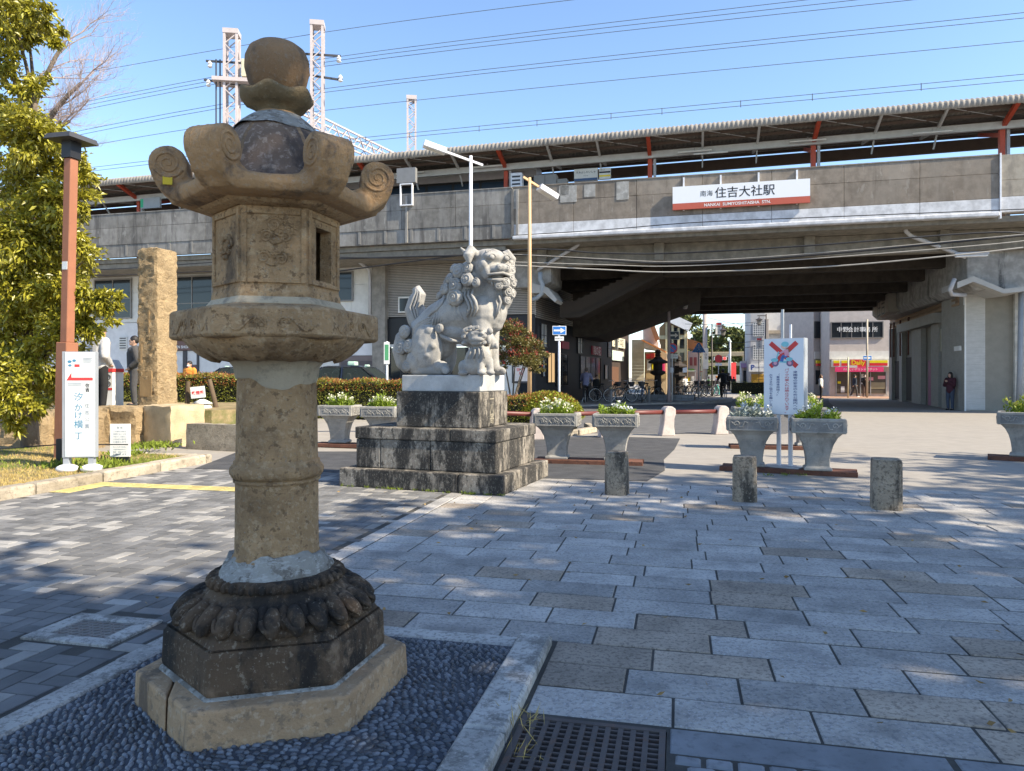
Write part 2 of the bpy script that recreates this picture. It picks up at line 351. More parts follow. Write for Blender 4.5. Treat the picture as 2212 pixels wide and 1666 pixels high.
while v < 10.25:
    vc = v+0.1475; u0 = -0.67 if vc < 4.05 else -2.69
    u = u0-rw.choice([0, 0, 0.0]); first = True
    u = u0
    while u < 8.2:
        L_ = rw.choice(slab_len[1:])
        if first and rw.random() < 0.6: L_ = 0.42
        first = False
        p = W(u+L_/2, vc)
        if not invis(p, 260):
            k = 1 if rw.random() < (0.26 if vc < 8 else 0.12) else 0
            o = link('paving_slab', slab_me[L_, k], paving, (u+L_/2, vc, rw.uniform(-0.003,0.003)), (rw.uniform(-0.003,0.003), rw.uniform(-0.003,0.003), rw.uniform(-0.004,0.004)))
            nslab += 1
        u += L_
    v += 0.295; row += 1
# border strip along the left edge of the granite, and slate strip with small setts by the drain
bs = chbox(0.88, 0.165, -0.05, 0, 0.006).mesh('border_slab', [m_granite])
for i in range(8): link('border_slab', bs, paving, (-2.785, 4.45+i*0.9, rw.uniform(-0.002,0.003)), (0,0,math.pi/2+rw.uniform(-0.004,0.004)))
m_slate = mat('slate_strip', (0.21,0.22,0.235), 0.75, [((0.12,0.125,0.135), 20, None, 0.5, 0.66, 0.6)], (50,0.4,0.006), objvar=0.15)
for i, (a, l) in enumerate(((0.50,1.06),(1.48,0.84))): chbox(l, 0.20, -0.05, 0, 0.005).build('slate_border_slab', m_slate, paving, (a, 3.04, 0.0))
sett = chbox(0.105, 0.068, -0.05, 0.0, 0.012).mesh('sett', [m_slate])
for j in range(4):
    for i in range(11):
        link('sett', sett, paving, (0.04+i*0.118+(j%2)*0.05, 2.89-j*0.08, rw.uniform(0.002,0.008)), (0,0,rw.uniform(-0.05,0.05)))

# herringbone pavers
PW = 0.1125; pts = []
for i in range(-80, 140):
    for j in range(-60, 60):
        for V_ in (0, 1):
            x, y = i+4*j, i
            if V_: cx_, cy_ = x+2.5, y-1+1.0
            else: cx_, cy_ = x+1.0, y+0.5
            u, v = -8.0+cx_*PW, 2.0+cy_*PW
            if -7.98 < u < -2.93 and 2.0 < v < 12.2:
                if -3.72 < u < -3.04 and 3.33 < v < 3.86: continue
                p = W(u, v)
                if invis(p, 40): continue
                pts.append((p.length, u, v, V_))
pts.sort()
pm = [chbox(2*PW-0.008, PW-0.008, -0.04, 0, 0.003).mesh('paver', [mm]) for mm in (m_paver_d, m_paver_l)]
far = [MB(), MB()]; chain = 0
for k, (d, u, v, V_) in enumerate(pts):
    lt = (math.sin(u*9.1+v*2.3)+math.sin(v*7.7-u*4.1)+rw.uniform(-1.5,1.5)) > 1.1
    if k < 300:
        link('paver', pm[int(lt)], paving, (u, v, rw.uniform(-0.002,0.0015)), (0,0,(math.pi/2 if V_ else 0)+rw.uniform(-0.008,0.008)))
    else:
        lx, ly = (PW-0.009, 2*PW-0.009) if V_ else (2*PW-0.009, PW-0.009)
        t = chbox(lx, ly, -0.02, 0, 0.003); z_ = rw.uniform(-0.002,0.0015)
        far[int(lt)].add([(a+u,b+v,c+z_) for a,b,c in t.v], t.f)
for q, mm in enumerate((m_paver_ds, m_paver_ls)):
    o = far[q].build('paver_field', mm, paving); o['kind'] = 'stuff'
# yellow tactile strip
m_yel = mat('tactile_yellow', (0.52,0.42,0.17), 0.8, [((0.45,0.38,0.2), 12, None, 0.5, 0.66, 0.5)], (60,0.3,0.004), objvar=0.06)
tact = thing('tactile_paving', 'worn yellow tactile strip crossing the herringbone paving beside the kerb', 'tactile paving', (0,0,0), PA)
tm = chbox(0.295, 0.295, 0.0, 0.006, 0.004)
for a in (-0.075, 0.0, 0.075): tm.bb(-0.13,0.13,a-0.014,a+0.014,0.006,0.011)
tme = tm.mesh('tactile_tile', [m_yel])
for i in range(8): link('tactile_tile', tme, tact, (-7.83+i*0.3, 8.5, 0.002))
for i in range(3): link('tactile_tile', tme, tact, (-5.73, 8.8+i*0.3, 0.002), (0,0,math.pi/2))
for i in range(2): link('tactile_tile', tme, tact, (-7.83, 8.2-i*0.3, 0.002), (0,0,math.pi/2))

# utility cover with stone frame
uc = thing('utility_cover', 'small steel hatch in a pale granite frame among the herringbone pavers', 'hatch cover', W(-3.38,3.595), PA)
for (x0,x1,y0,y1) in ((-0.30,0.30,-0.22,-0.125),(-0.30,0.30,0.125,0.22),(-0.30,-0.185,-0.122,0.122),(0.185,0.30,-0.122,0.122)):
    t = chbox(x1-x0-0.004, y1-y0-0.004, -0.04, 0.012, 0.006); t.build('frame_stone', m_kerb, uc, ((x0+x1)/2,(y0+y1)/2,0))
m_plate = mat('steel_plate_worn', (0.20,0.185,0.17), 0.6, [((0.12,0.07,0.05), 12, None, 0.5, 0.66, 0.6)], (60,0.3,0.004), metal=0.35)
t = MB().bb(-0.18,0.18,-0.118,0.118,-0.03,0.004)
for i in range(9):
    for j in range(6):
        a = R(40 if (i+j)%2 else -40); t.box((-0.152+i*0.038, -0.095+j*0.038, 0.006), (0.03,0.008,0.006), Matrix.Rotation(a,3,'Z'))
t.build('checker_plate', m_plate, uc)

# drain grating: real slots between cast bars
gr = thing('drain_grating', 'brown cast iron drain grate with square slots beside the raised pad kerb', 'drain grate', W(-0.352,2.62), PA); gr.scale = (1.19,1,1)
m_iron = mat('cast_iron', (0.10,0.085,0.08), 0.65, [((0.16,0.09,0.06), 15, None, 0.52, 0.68, 0.6)], (80,0.5,0.004), metal=0.3)
MB().bb(-0.26,0.26,-0.5,0.5,-0.25,-0.20).build('drain_pit', m_joint, gr)
fr = MB()
for x0,x1,y0,y1 in ((-0.265,0.255,0.468,0.495),(-0.265,0.255,-0.495,-0.468),(-0.265,-0.243,-0.468,0.468),(0.233,0.255,-0.468,0.468)): fr.bb(x0,x1,y0,y1,-0.05,0.004)
fr.build('frame', m_iron, gr)
for i in range(10): MB().bb(-0.2245+i*0.0447,-0.2055+i*0.0447,-0.468,0.468,-0.035,0.002).build('bar', m_iron, gr)
for j in range(24): MB().bb(-0.243,0.233,-0.455+j*0.039,-0.443+j*0.039,-0.032,-0.001).build('cross_bar', m_iron, gr)

# raised pad with pebble paving and granite kerbs
pad = thing('pebble_pad', 'low pad of dark set pebbles edged in granite under the tall lantern', 'paved pad', (0,0,0), PA)
m_pebble = mat('pebble', (0.095,0.105,0.12), 0.42, [((0.14,0.15,0.165), 6, None, 0.5, 0.7, 0.6), ((0.05,0.05,0.055), 40, None, 0.5, 0.66, 0.5)], (60,0.15,0.002), spec=0.5, objvar=0.6)
m_pebble_s = mat('pebble_field', (0.095,0.105,0.12), 0.42, [((0.14,0.15,0.165), 6, None, 0.5, 0.7, 0.6)], (60,0.15,0.002), spec=0.5, islvar=0.6)
m_pebed = mat('pebble_mortar', (0.055,0.062,0.075), 0.8, [((0.12,0.125,0.13), 2.0, None, 0.5, 0.7, 0.6)], (90,0.4,0.004))
MB().bb(-2.71,-0.87,1.2,3.87,-0.05,0.012).build('bedding', m_pebed, pad)
kb = [(-0.78,3.42,0.19,1.12),(-0.78,2.52,0.19,0.66),(-0.78,1.85,0.19,0.66)]
for (a,b,w,l) in kb: chbox(w-0.006, l-0.008, -0.05, 0.055, 0.014).build('kerb_stone', m_kerb, pad, (a,b,0))
for (a,l) in ((-1.33,0.90),(-2.25,0.92)): chbox(l-0.006, 0.14, -0.05, 0.02, 0.01).build('kerb_stone', m_kerb, pad, (a,3.93,0))
for i in range(4): chbox(0.15, 0.80, -0.05, 0.022+rw.uniform(0,0.008), 0.01).build('kerb_stone', m_kerb, pad, (-2.785+rw.uniform(-.006,.006),3.58-i*0.81,0), (0,0,rw.uniform(-0.01,0.01)))
tp = MB(); tp.lathe([(1.0,-0.3),(0.92,0.25),(0.55,0.8)], 7); tpv = np.array(tp.v)
peb_me = MB().add([tuple(x) for x in tpv], tp.f).mesh('pebble', [m_pebble]); peb_me.polygons.foreach_set('use_smooth', [True]*len(peb_me.polygons))
cand = []
v = 1.5; r_ = 0
while v < 3.85:
    u = -2.69+(r_%2)*0.016
    while u < -0.885:
        p = W(u, v, 0.012)
        if not invis(p, 30): cand.append((p.length, u+rw.uniform(-.006,.006), v+rw.uniform(-.005,.005)))
        u += 0.040*rw.uniform(0.85,1.2)
    v += 0.0265; r_ += 1
cand.sort(); pv = []; pf = []
lc = W(0,0); lcx, lcy = -1.125, 3.44
for k, (d, u, v) in enumerate(cand):
    p = W(u, v)
    if (p.x-lcx)**2+(p.y-lcy)**2 < 0.5**2: continue
    a = 0.7*math.sin(u*3.1+v*2.2)+rw.uniform(-0.5,0.5)-0.2; sx = rw.uniform(0.012,0.027); sy = rw.uniform(0.008,0.0145); sz = rw.uniform(0.008,0.015)
    if k < 300:
        o = link('pebble', peb_me, pad, (u,v,0.012), (rw.uniform(-.2,.2),rw.uniform(-.2,.2),a)); o.scale = (sx,sy,sz)
    else:
        ca, sa = math.cos(a), math.sin(a); q = tpv*np.array([sx,sy,sz]); tl = rw.uniform(-.25,.25)
        x = q[:,0]*ca-q[:,1]*sa+u; y = q[:,0]*sa+q[:,1]*ca+v; z = q[:,2]+0.012+tl*q[:,1]
        o0 = len(pv); pv.extend(zip(x,y,z)); pf.extend([tuple(o0+i for i in f) for f in tp.f])
o = MB().add(pv, pf).build('pebble_field', m_pebble_s, pad, smooth=True); o['kind'] = 'stuff'

# stone bollards
bollard_l = ['squat weathered stone bollard nearest the lion statue', 'squat weathered stone bollard in front of the motorcycle sign', 'squat weathered stone bollard furthest to the right on the granite paving']
for i, (px, py, wd, hh) in enumerate(((1336,1076,0.285,0.545),(1616,1091,0.285,0.545),(1926,1108,0.315,0.57))):
    c = G(px, py-6); a = wd/2; ch = 0.045
    oct_ = [(-a+ch,-a),(a-ch,-a),(a,-a+ch),(a,a-ch),(a-ch,a),(-a+ch,a),(-a,a-ch),(-a,-a+ch)]
    t = MB().prism(oct_, -0.05, hh-0.02, 0.96).prism([(x*0.955,y*0.955) for x,y in oct_], hh-0.0199, hh, 0.92)
    tag(t.build('stone_bollard', m_bollard, None, (c.x,c.y+0.12,0), (rw.uniform(-.015,.015),rw.uniform(-.02,.02),R(-20)), bevel=0.012, bseg=2), bollard_l[i], 'bollard', 'stone bollards across the paving')

# planting bed on the left with rough kerb
m_soil = mat('dry_lawn_soil', (0.27,0.20,0.105), 0.95, [((0.10,0.12,0.035), 1.3, None, 0.45, 0.62, 0.8), ((0.34,0.27,0.16), 14, None, 0.5, 0.68, 0.5)], (40,0.8,0.02))
bed = MB(); nb = 24
for j in range(nb+1):
    v = 1.0+10.1*j/nb
    for i in range(nb+1):
        u = -8.12-14*(i/nb)**1.3; p = W(u,v); bed.v.append((p.x,p.y,0.10+0.10*sstep(-8.1,-12,u)+0.02*math.sin(u*3+v*2)))
for j in range(nb):
    for i in range(nb): bed.f.append((j*(nb+1)+i+1, j*(nb+1)+i, (j+1)*(nb+1)+i, (j+1)*(nb+1)+i+1)); bed.mi.append(0)
struct(bed.build('lawn_bed', m_soil, smooth=True))
m_kerb_w = mat('rough_kerb_granite', (0.40,0.34,0.26), 0.9, [((0.20,0.165,0.12), 8, None, 0.5, 0.66, 0.7), ((0.12,0.10,0.08), 30, None, 0.55, 0.68, 0.6)], (25,0.9,0.03), objvar=0.15)
kerb = thing('bed_kerb', 'row of rough pale kerbstones edging the dry lawn', 'kerb', (0,0,0), PA)
v = 2.2
while v < 11.0:
    l = rw.uniform(0.85,1.25); l = min(l, 11.15-v)
    chbox(0.24+rw.uniform(-.02,.02), l-0.015, -0.05, 0.15+rw.uniform(-.012,.015), 0.025).build('kerb_stone', m_kerb_w, kerb, (-8.13+rw.uniform(-.012,.012), v+l/2, 0), (0,0,rw.uniform(-.01,.01)), bevel=0.008, bseg=2); v += l
for i in range(3): chbox(1.0, 0.2, -0.05, 0.14, 0.025).build('kerb_stone', m_kerb_w, kerb, (-8.8-i*1.02, 11.1, 0), bevel=0.008)
# ---------------------------------------------------------------- tall stone lantern in the foreground
LC = Vector((-1.125, 3.44, 0)); LA = R(15)
lan = thing('stone_lantern', 'tall weathered hexagonal stone lantern with curled roof on a pebble pad', 'stone lantern', LC, LA)
def hexp(rad, ph=0.0): return [(rad*math.cos(ph+math.pi/3*i), rad*math.sin(ph+math.pi/3*i)) for i in range(6)]
# two slab halves with an open joint
hx = hexp(0.625)
s1 = MB(); poly = [hx[4],hx[5],hx[0],hx[1],hx[2],(hx[3][0]*0.42+hx[2][0]*0.58+0.003,hx[3][1]*0.42+hx[2][1]*0.58),(hx[3][0]*0.36+hx[4][0]*0.64+0.003,hx[3][1]*0.36+hx[4][1]*0.64)]
s1.prism(poly, 0.0, 0.166, 0.985).build('base_slab', m_lan_slab, lan, bevel=0.012, bseg=2)
poly2 = [(hx[3][0]*0.42+hx[2][0]*0.58-0.003,hx[3][1]*0.42+hx[2][1]*0.58),hx[3],(hx[3][0]*0.36+hx[4][0]*0.64-0.003,hx[3][1]*0.36+hx[4][1]*0.64)]
MB().prism(poly2, 0.0, 0.160, 0.99).build('base_slab', m_lan_slab, lan, bevel=0.012, bseg=2)
MB().prism(hexp(0.530), 0.150, 0.177, 0.97).build('mortar_joint', m_mortar, lan, bevel=0.008)
MB().lathe([(0.505,0.17),(0.512,0.20),(0.505,0.335),(0.488,0.355),(0.478,0.362),(0.462,0.385),(0.44,0.40)], 6).build('plinth', m_lan_dark, lan, bevel=0.014, bseg=2)
# lotus plinth: mound, two rows of petals
MB().lathe([(0.42,0.39),(0.415,0.41),(0.375,0.45),(0.33,0.50),(0.29,0.54),(0.27,0.56)], 40).build('lotus_mound', m_lan_dark, lan, smooth=True)
pt = MB(); pt.ell((0,0,0), (0.038,0.078,0.042), n=12, m=8); pt.spiral((0,0,0.018),(0.6,0,0),(0,1,0),0.074,1.0,0.012,6,24); ptm = pt.mesh('lotus_petal', [m_lan_dark]); ptm.polygons.foreach_set('use_smooth',[True]*len(ptm.polygons))
for i in range(26):
    a = 2*math.pi*(i+0.5)/26
    o = link('lotus_petal', ptm, lan, (0.400*math.cos(a),0.400*math.sin(a),0.452), Euler((R(40),0,a+math.pi/2)).to_matrix().to_euler())
    o.rotation_euler = (Matrix.Rotation(a-math.pi/2,3,'Z') @ Matrix.Rotation(R(-40),3,'X')).to_euler(); o.scale = (1,1,1+0.15*random.uniform(-1,1))
for i in range(26):
    a = 2*math.pi*i/26
    o = link('lotus_petal', ptm, lan, (0.355*math.cos(a),0.355*math.sin(a),0.462)); o.scale = (0.7,0.9,0.8)
    o.rotation_euler = (Matrix.Rotation(a-math.pi/2,3,'Z') @ Matrix.Rotation(R(-38),3,'X')).to_euler()
MB().lathe([(0.285,0.535),(0.298,0.552),(0.29,0.575),(0.262,0.588)], 36).build('collar', m_lan_dark, lan, smooth=True)
stam = MB().ell((0,0,0),(0.013,0.03,0.022),n=8,m=6).mesh('stamen', [m_lan_dark]); stam.polygons.foreach_set('use_smooth',[True]*len(stam.polygons))
for i in range(40):
    a = 2*math.pi*i/40; o = link('stamen', stam, lan, (0.292*math.cos(a),0.292*math.sin(a),0.563)); o.rotation_euler = (Matrix.Rotation(a-math.pi/2,3,'Z') @ Matrix.Rotation(R(-30),3,'X')).to_euler()
# smeared mortar skirt
mo = MB(); nn = 40; prof = [(0.262,0.575),(0.25,0.60),(0.232,0.625),(0.218,0.655),(0.200,0.675)]
for k, (r0, z0) in enumerate(prof):
    for i in range(nn):
        a = 2*math.pi*i/nn; w_ = 0.010*math.sin(2*a+k)+0.005*math.sin(7*a+2*k)+0.003*math.sin(13*a)
        mo.v.append(((r0+w_*(1-k/6))*math.cos(a),(r0+w_*(1-k/6))*math.sin(a),z0+w_*(1.6 if k > 2 else 0.5)))
for k in range(len(prof)-1):
    for i in range(nn): mo.f.append((k*nn+i,k*nn+(i+1)%nn,(k+1)*nn+(i+1)%nn,(k+1)*nn+i)); mo.mi.append(0)
mo.build('mortar_skirt', m_mortar, lan, smooth=True)
# shaft with ring
MB().lathe([(0.203,0.62),(0.205,0.655),(0.193,0.675),(0.191,0.80),(0.190,1.02),(0.1885,1.10),(0.186,1.3),(0.182,1.47),(0.178,1.56)], 48).build('shaft', m_lan, lan, smooth=40)
MB().lathe([(0.186,1.025),(0.205,1.03),(0.214,1.045),(0.217,1.06),(0.214,1.076),(0.204,1.088),(0.197,1.09),(0.199,1.105),(0.19,1.112)], 48).build('shaft_ring', m_lan, lan, smooth=True)
MB().lathe([(0.186,1.02),(0.200,1.022),(0.200,1.010),(0.189,1.000)], 48, cap=False).build('shaft_fillet', m_lan, lan, smooth=True)
mo = MB(); prof = [(0.186,1.475),(0.191,1.50),(0.197,1.545),(0.213,1.565),(0.22,1.58)]
for k, (r0, z0) in enumerate(prof):
    for i in range(nn):
        a = 2*math.pi*i/nn; w_ = 0.012*math.sin(2*a+1)+0.005*math.sin(5*a+k)+0.002*math.sin(11*a)
        mo.v.append((r0*math.cos(a),r0*math.sin(a),z0+(w_*2.2 if k == 0 else w_*0.2)))
for k in range(len(prof)-1):
    for i in range(nn): mo.f.append((k*nn+i,k*nn+(i+1)%nn,(k+1)*nn+(i+1)%nn,(k+1)*nn+i)); mo.mi.append(0)
m_mortar_t = mat('tan_mortar', (0.42,0.35,0.25), 0.9, [((0.2,0.17,0.13), 12, None, 0.5, 0.66, 0.7)], (40,0.7,0.015))
mo.build('mortar_neck', m_mortar_t, lan, smooth=True)
# middle platform
nk = thing_part = MB().lathe([(0.24,1.575),(0.29,1.585),(0.345,1.612),(0.385,1.645),(0.405,1.672)], 36)
nk.build('platform_underside', m_lan, lan, smooth=True)
pp = MB().ell((0,0,0),(0.075,0.095,0.024),n=12,m=7).mesh('underside_petal',[m_lan]); pp.polygons.foreach_set('use_smooth',[True]*len(pp.polygons))
for i in range(12):
    a = 2*math.pi*(i+0.5)/12; o = link('underside_petal', pp, lan, (0.345*math.cos(a),0.345*math.sin(a),1.628)); o.rotation_euler = (Matrix.Rotation(a-math.pi/2,3,'Z') @ Matrix.Rotation(R(38),3,'X')).to_euler()
MB().lathe([(0.41,1.665),(0.472,1.672),(0.480,1.685),(0.478,1.79),(0.472,1.80),(0.458,1.804),(0.40,1.812),(0.345,1.822),(0.30,1.832)], 6).build('platform', m_lan, lan, bevel=0.012, bseg=2)
for f_ in range(6):               # low relief scrolls on each platform face
    a = math.pi/3*f_+math.pi/6; nrm = Vector((math.cos(a),math.sin(a),0)); tg = Vector((-math.sin(a),math.cos(a),0)); c = nrm*0.4155+Vector((0,0,1.73))
    t = MB()
    for sgn in (-1,1):
        pts = [c+tg*(sgn*(0.03+0.15*q/12))+Vector((0,0,0.028*math.sin(q/12*math.pi*2)-0.004)) for q in range(13)]
        t.tube(pts, [0.003+0.003*math.sin(q/12*math.pi) for q in range(13)], 6)
        t.spiral(c+tg*(sgn*0.045), tg*sgn, Vector((0,0,1)), 0.03, 1.4, 0.005, 5, 18)
    t.build('platform_carving', m_lan, lan, smooth=True)
MB().lathe([(0.318,1.852),(0.325,1.862),(0.305,1.885),(0.292,1.902)], 6).build('mortar_joint', m_mortar_t, lan, bevel=0.006)
# firebox: six panels, one with the window

R0 = 0.286; ap = R0*math.cos(math.pi/6); zb, zt = 1.875, 2.36
core = MB().lathe([(0.292,1.872),(0.300,1.885),(0.296,1.925),(0.290,1.94),(0.288,1.955)], 6); core.build('firebox_base', m_lan, lan, bevel=0.006)
core = MB().lathe([(0.288,2.30),(0.292,2.315),(0.292,2.36)], 6); core.build('firebox_top', m_lan, lan, bevel=0.006)
for f_ in range(6):
    a = math.pi/3*f_+math.pi/6
    M_ = Matrix.Rotation(a-math.pi/2, 3, 'Z')        # local +y = outward normal
    t = MB(); Wd = R0; th = 0.06; y1 = ap; y0 = ap-th
    hole = None
    if f_ in (5, 2): hole = (-0.07,0.07,1.99,2.235)
    tmp = MB()
    if hole:
        x0,x1,z0,z1 = hole
        tmp.bb(-Wd/2,x0,y0,y1,1.95,2.305).bb(x1,Wd/2,y0,y1,1.95,2.305).bb(x0,x1,y0,y1,1.95,z0).bb(x0,x1,y0,y1,z1,2.305)
    else: tmp.bb(-Wd/2,Wd/2,y0,y1,1.95,2.305)
    t.add([M_ @ Vector(v_) for v_ in tmp.v], tmp.f)
    pn = t.build('firebox_panel', m_lan, lan)
    fr = MB()                                          # frame mouldings standing proud of the panel
    for (x0,x1,z0,z1) in ((-Wd/2+0.004,-Wd/2+0.028,1.962,2.296),(Wd/2-0.028,Wd/2-0.004,1.962,2.296),(-Wd/2+0.029,Wd/2-0.029,1.962,1.982),(-Wd/2+0.029,Wd/2-0.029,2.268,2.292)):
        q = MB().bb(x0,x1,y1-0.004,y1+0.009,z0,z1); fr.add([M_ @ Vector(v_) for v_ in q.v], q.f)
    fr.build('panel_frame', m_lan, lan, bevel=0.004, bseg=2)
    nrm = M_ @ Vector((0,1,0)); tg = M_ @ Vector((-1,0,0)); up = Vector((0,0,1)); c0 = nrm*(y1+0.002)
    cv = MB()
    if f_ == 4:                                        # cloud scrolls
        for (dx,dz,r_,sg) in ((0.0,2.222,0.034,1),(-0.033,2.168,0.030,1),(0.045,2.170,0.030,-1),(-0.045,2.075,0.028,1),(0.030,2.070,0.030,-1),(0.062,2.195,0.022,-1)):
            c = c0+tg*dx+up*dz
            cv.spiral(c, tg*sg, up, r_, 1.8, 0.0055, 6, 30)
            for q in range(5):
                an = R(20+q*32); cc = c+tg*(math.cos(an)*r_*1.15)+up*(math.sin(an)*r_*0.95); cv.spiral(cc, tg, up, 0.011, 0.8, 0.0045, 5, 10)
            pts = [c+tg*(sg*(r_*0.6+q*0.012))+up*(-r_*0.8-0.006*math.sin(q)) for q in range(5)]; cv.tube(pts, 0.005, 5)
    elif f_ == 3:                                      # round medallion with worn centre
        cv.spiral(c0+up*2.13, tg, up, 0.07, 1.0, 0.010, 6, 36); 
        for q in range(10):
            an = 2*math.pi*q/10; cv.ell(c0+up*(2.13+0.045*math.sin(an))+tg*(0.045*math.cos(an)), 0.012, n=8, m=6)
    elif not hole:
        cv.spiral(c0+up*2.13, tg, up, 0.07, 2.0, 0.008, 6, 36)
    if cv.v: cv.build('relief_carving', m_lan, lan, smooth=True)
MB().lathe([(0.16,1.90),(0.16,2.33)], 12).build('firebox_core', m_lan_dark, lan)
# roof with curled corners
rf = MB(); n = 96
def hexr(a): 
    q = ((a+math.pi/6) % (math.pi/3))-math.pi/6; 
    return math.cos(math.pi/6)/math.cos(abs(abs(q)-0)-math.pi/6 if False else (math.pi/6-abs(q)))
prof = [(0.100,2.79,0.0),(0.118,2.765,0.0),(0.145,2.735,0.05),(0.190,2.69,0.12),(0.236,2.63,0.2),(0.268,2.565,0.3),(0.290,2.50,0.5),(0.315,2.445,0.85),(0.365,2.415,1.0),(0.420,2.408,1.0),(0.448,2.395,1.0),(0.455,2.365,1.0),(0.440,2.335,1.0),(0.385,2.322,1.0),(0.33,2.318,1.0),(0.30,2.33,1.0),(0.27,2.36,1.0)]
for k, (r0, z0, hxw) in enumerate(prof):
    for i in range(n):
        a = 2*math.pi*i/n; q = abs(((a+math.pi/6) % (math.pi/3))-math.pi/6)      # 0 at corner
        hr = math.cos(math.pi/6)/math.cos(math.pi/6-q)
        rr = r0*((1-hxw)+hxw*hr*1.06); lift = (0.045 if k < 11 else 0.0)*math.exp(-(q/0.22)**2)*max(0,(r0-0.30)/0.15) if k > 5 else 0.0
        rib = 0.010*math.exp(-(q/0.06)**2) if 2 < k < 7 else 0
        rf.v.append(((rr+rib)*math.cos(a),(rr+rib)*math.sin(a),z0+lift))
for k in range(len(prof)-1):
    for i in range(n): rf.f.append((k*n+i,(k+1)*n+i,(k+1)*n+(i+1)%n,k*n+(i+1)%n)); rf.mi.append(0)
rf.f.append(tuple(range(n))); rf.mi.append(0); rf.f.append(tuple(range(len(prof)*n-1,(len(prof)-1)*n-1,-1))); rf.mi.append(0)
scp = [(0.27,2.335),(0.38,2.325),(0.455,2.345),(0.51,2.39),(0.54,2.45),(0.545,2.505),(0.527,2.555),(0.49,2.583),(0.445,2.585),(0.405,2.56),(0.388,2.52),(0.392,2.48),(0.38,2.45),(0.33,2.435),(0.27,2.47)]
for i in range(6):
    M_ = Matrix.Rotation(math.pi/3*i, 3, 'Z'); t = MB()
    # scroll drum slightly wider than the neck that carries it
    t.extr(scp, -0.074, 0.074); dr = [(0.468+0.083*math.cos(q*math.pi/10),2.502+0.083*math.sin(q*math.pi/10)) for q in range(20)]; t.extr(dr, -0.082, 0.082)
    rf.add([M_ @ Vector(v_) for v_ in t.v], t.f)
m_roof = mat('sandstone_roof', (0.42,0.255,0.125), 0.92, [((0.40,0.32,0.23), 60, None, 0.5, 0.66, 0.55), ((0.12,0.095,0.075), 8, None, 0.52, 0.66, 0.6), ((0.055,0.045,0.045), 2.6, (1,1,0.8), 0.52, 0.64, 0.7), ((0.26,0.22,0.2), 55, None, 0.6, 0.68, 0.5)], (55,0.8,0.016))
roof = rf.build('roof', m_roof, lan, rem=0.0085, sm=2)
m_dome = mat('dome_blackened', (0.21,0.145,0.105), 0.93, [((0.38,0.30,0.24), 30, None, 0.52, 0.60, 0.75), ((0.36,0.29,0.24), 5, (1,1,0.5), 0.52, 0.60, 0.6), ((0.05,0.04,0.038), 4.0, (1,1,0.4), 0.48, 0.58, 0.75)], (36,1.0,0.02))
MB().lathe([(0.186,2.702),(0.243,2.63),(0.268,2.585),(0.285,2.54),(0.297,2.505),(0.312,2.475),(0.335,2.445),(0.37,2.40)], 96, cap=False).build('roof_dome', m_dome, lan, smooth=True)
MB().lathe([(0.300,2.262),(0.345,2.272),(0.385,2.292),(0.405,2.318),(0.40,2.345)], 6).build('roof_soffit', m_lan, lan, bevel=0.008, bseg=2)
for i in range(6):
    M_ = Matrix.Rotation(math.pi/3*i, 3, 'Z')
    for sg in (-1, 1):
        cv = MB(); cv.spiral(M_ @ Vector((0.468,sg*0.080,2.502)), M_ @ Vector((-math.cos(0.4),0,-math.sin(0.4))), M_ @ Vector((math.sin(0.4),0,-math.cos(0.4))) if True else None, 0.066, 2.3, 0.0085, 7, 44)
        cv.build('scroll_carving', m_roof, roof, smooth=True)
    cv = MB()
    for dy in (-0.045,0.0,0.045):
        pts = [M_ @ Vector((0.468+0.079*math.cos(a_),dy,2.502+0.079*math.sin(a_))) for a_ in [R(-60+q*16) for q in range(12)]]; cv.tube(pts, [0.005*math.sin(math.pi*(q+1)/13)+0.0015 for q in range(12)], 6)
    cv.build('scroll_ridge', m_roof, roof, smooth=True)
m_ylw = plain('yellow_tape', (0.62,0.45,0.02), 0.6)
M_ = Matrix.Rotation(math.pi, 3, 'Z')
q = MB().bb(0.447,0.487,0.0835,0.0865,2.405,2.445); MB().add([M_ @ Vector(v_) for v_ in q.v], q.f).build('tape_patch', m_ylw, roof)
q = MB().prism([(x*0.9,y*0.9) for x,y in hexp(0.34)], 2.318, 2.352, 0.97); q.build('roof_seat', m_lan_dark, lan)
mo = MB(); prof = [(0.200,2.70),(0.168,2.740),(0.140,2.764),(0.120,2.780),(0.106,2.786)]
for k, (r0, z0) in enumerate(prof):
    for i in range(nn):
        a = 2*math.pi*i/nn; w_ = 0.007*math.sin(2*a+k)+0.003*math.sin(8*a+2)
        mo.v.append(((r0+0.004)*math.cos(a),(r0+0.004)*math.sin(a),z0+(w_*1.2 if k == 0 else w_*0.25)))
for k in range(len(prof)-1):
    for i in range(nn): mo.f.append((k*nn+i,k*nn+(i+1)%nn,(k+1)*nn+(i+1)%nn,(k+1)*nn+i)); mo.mi.append(0)
mo.build('mortar_cap', m_mortar, lan, smooth=True)
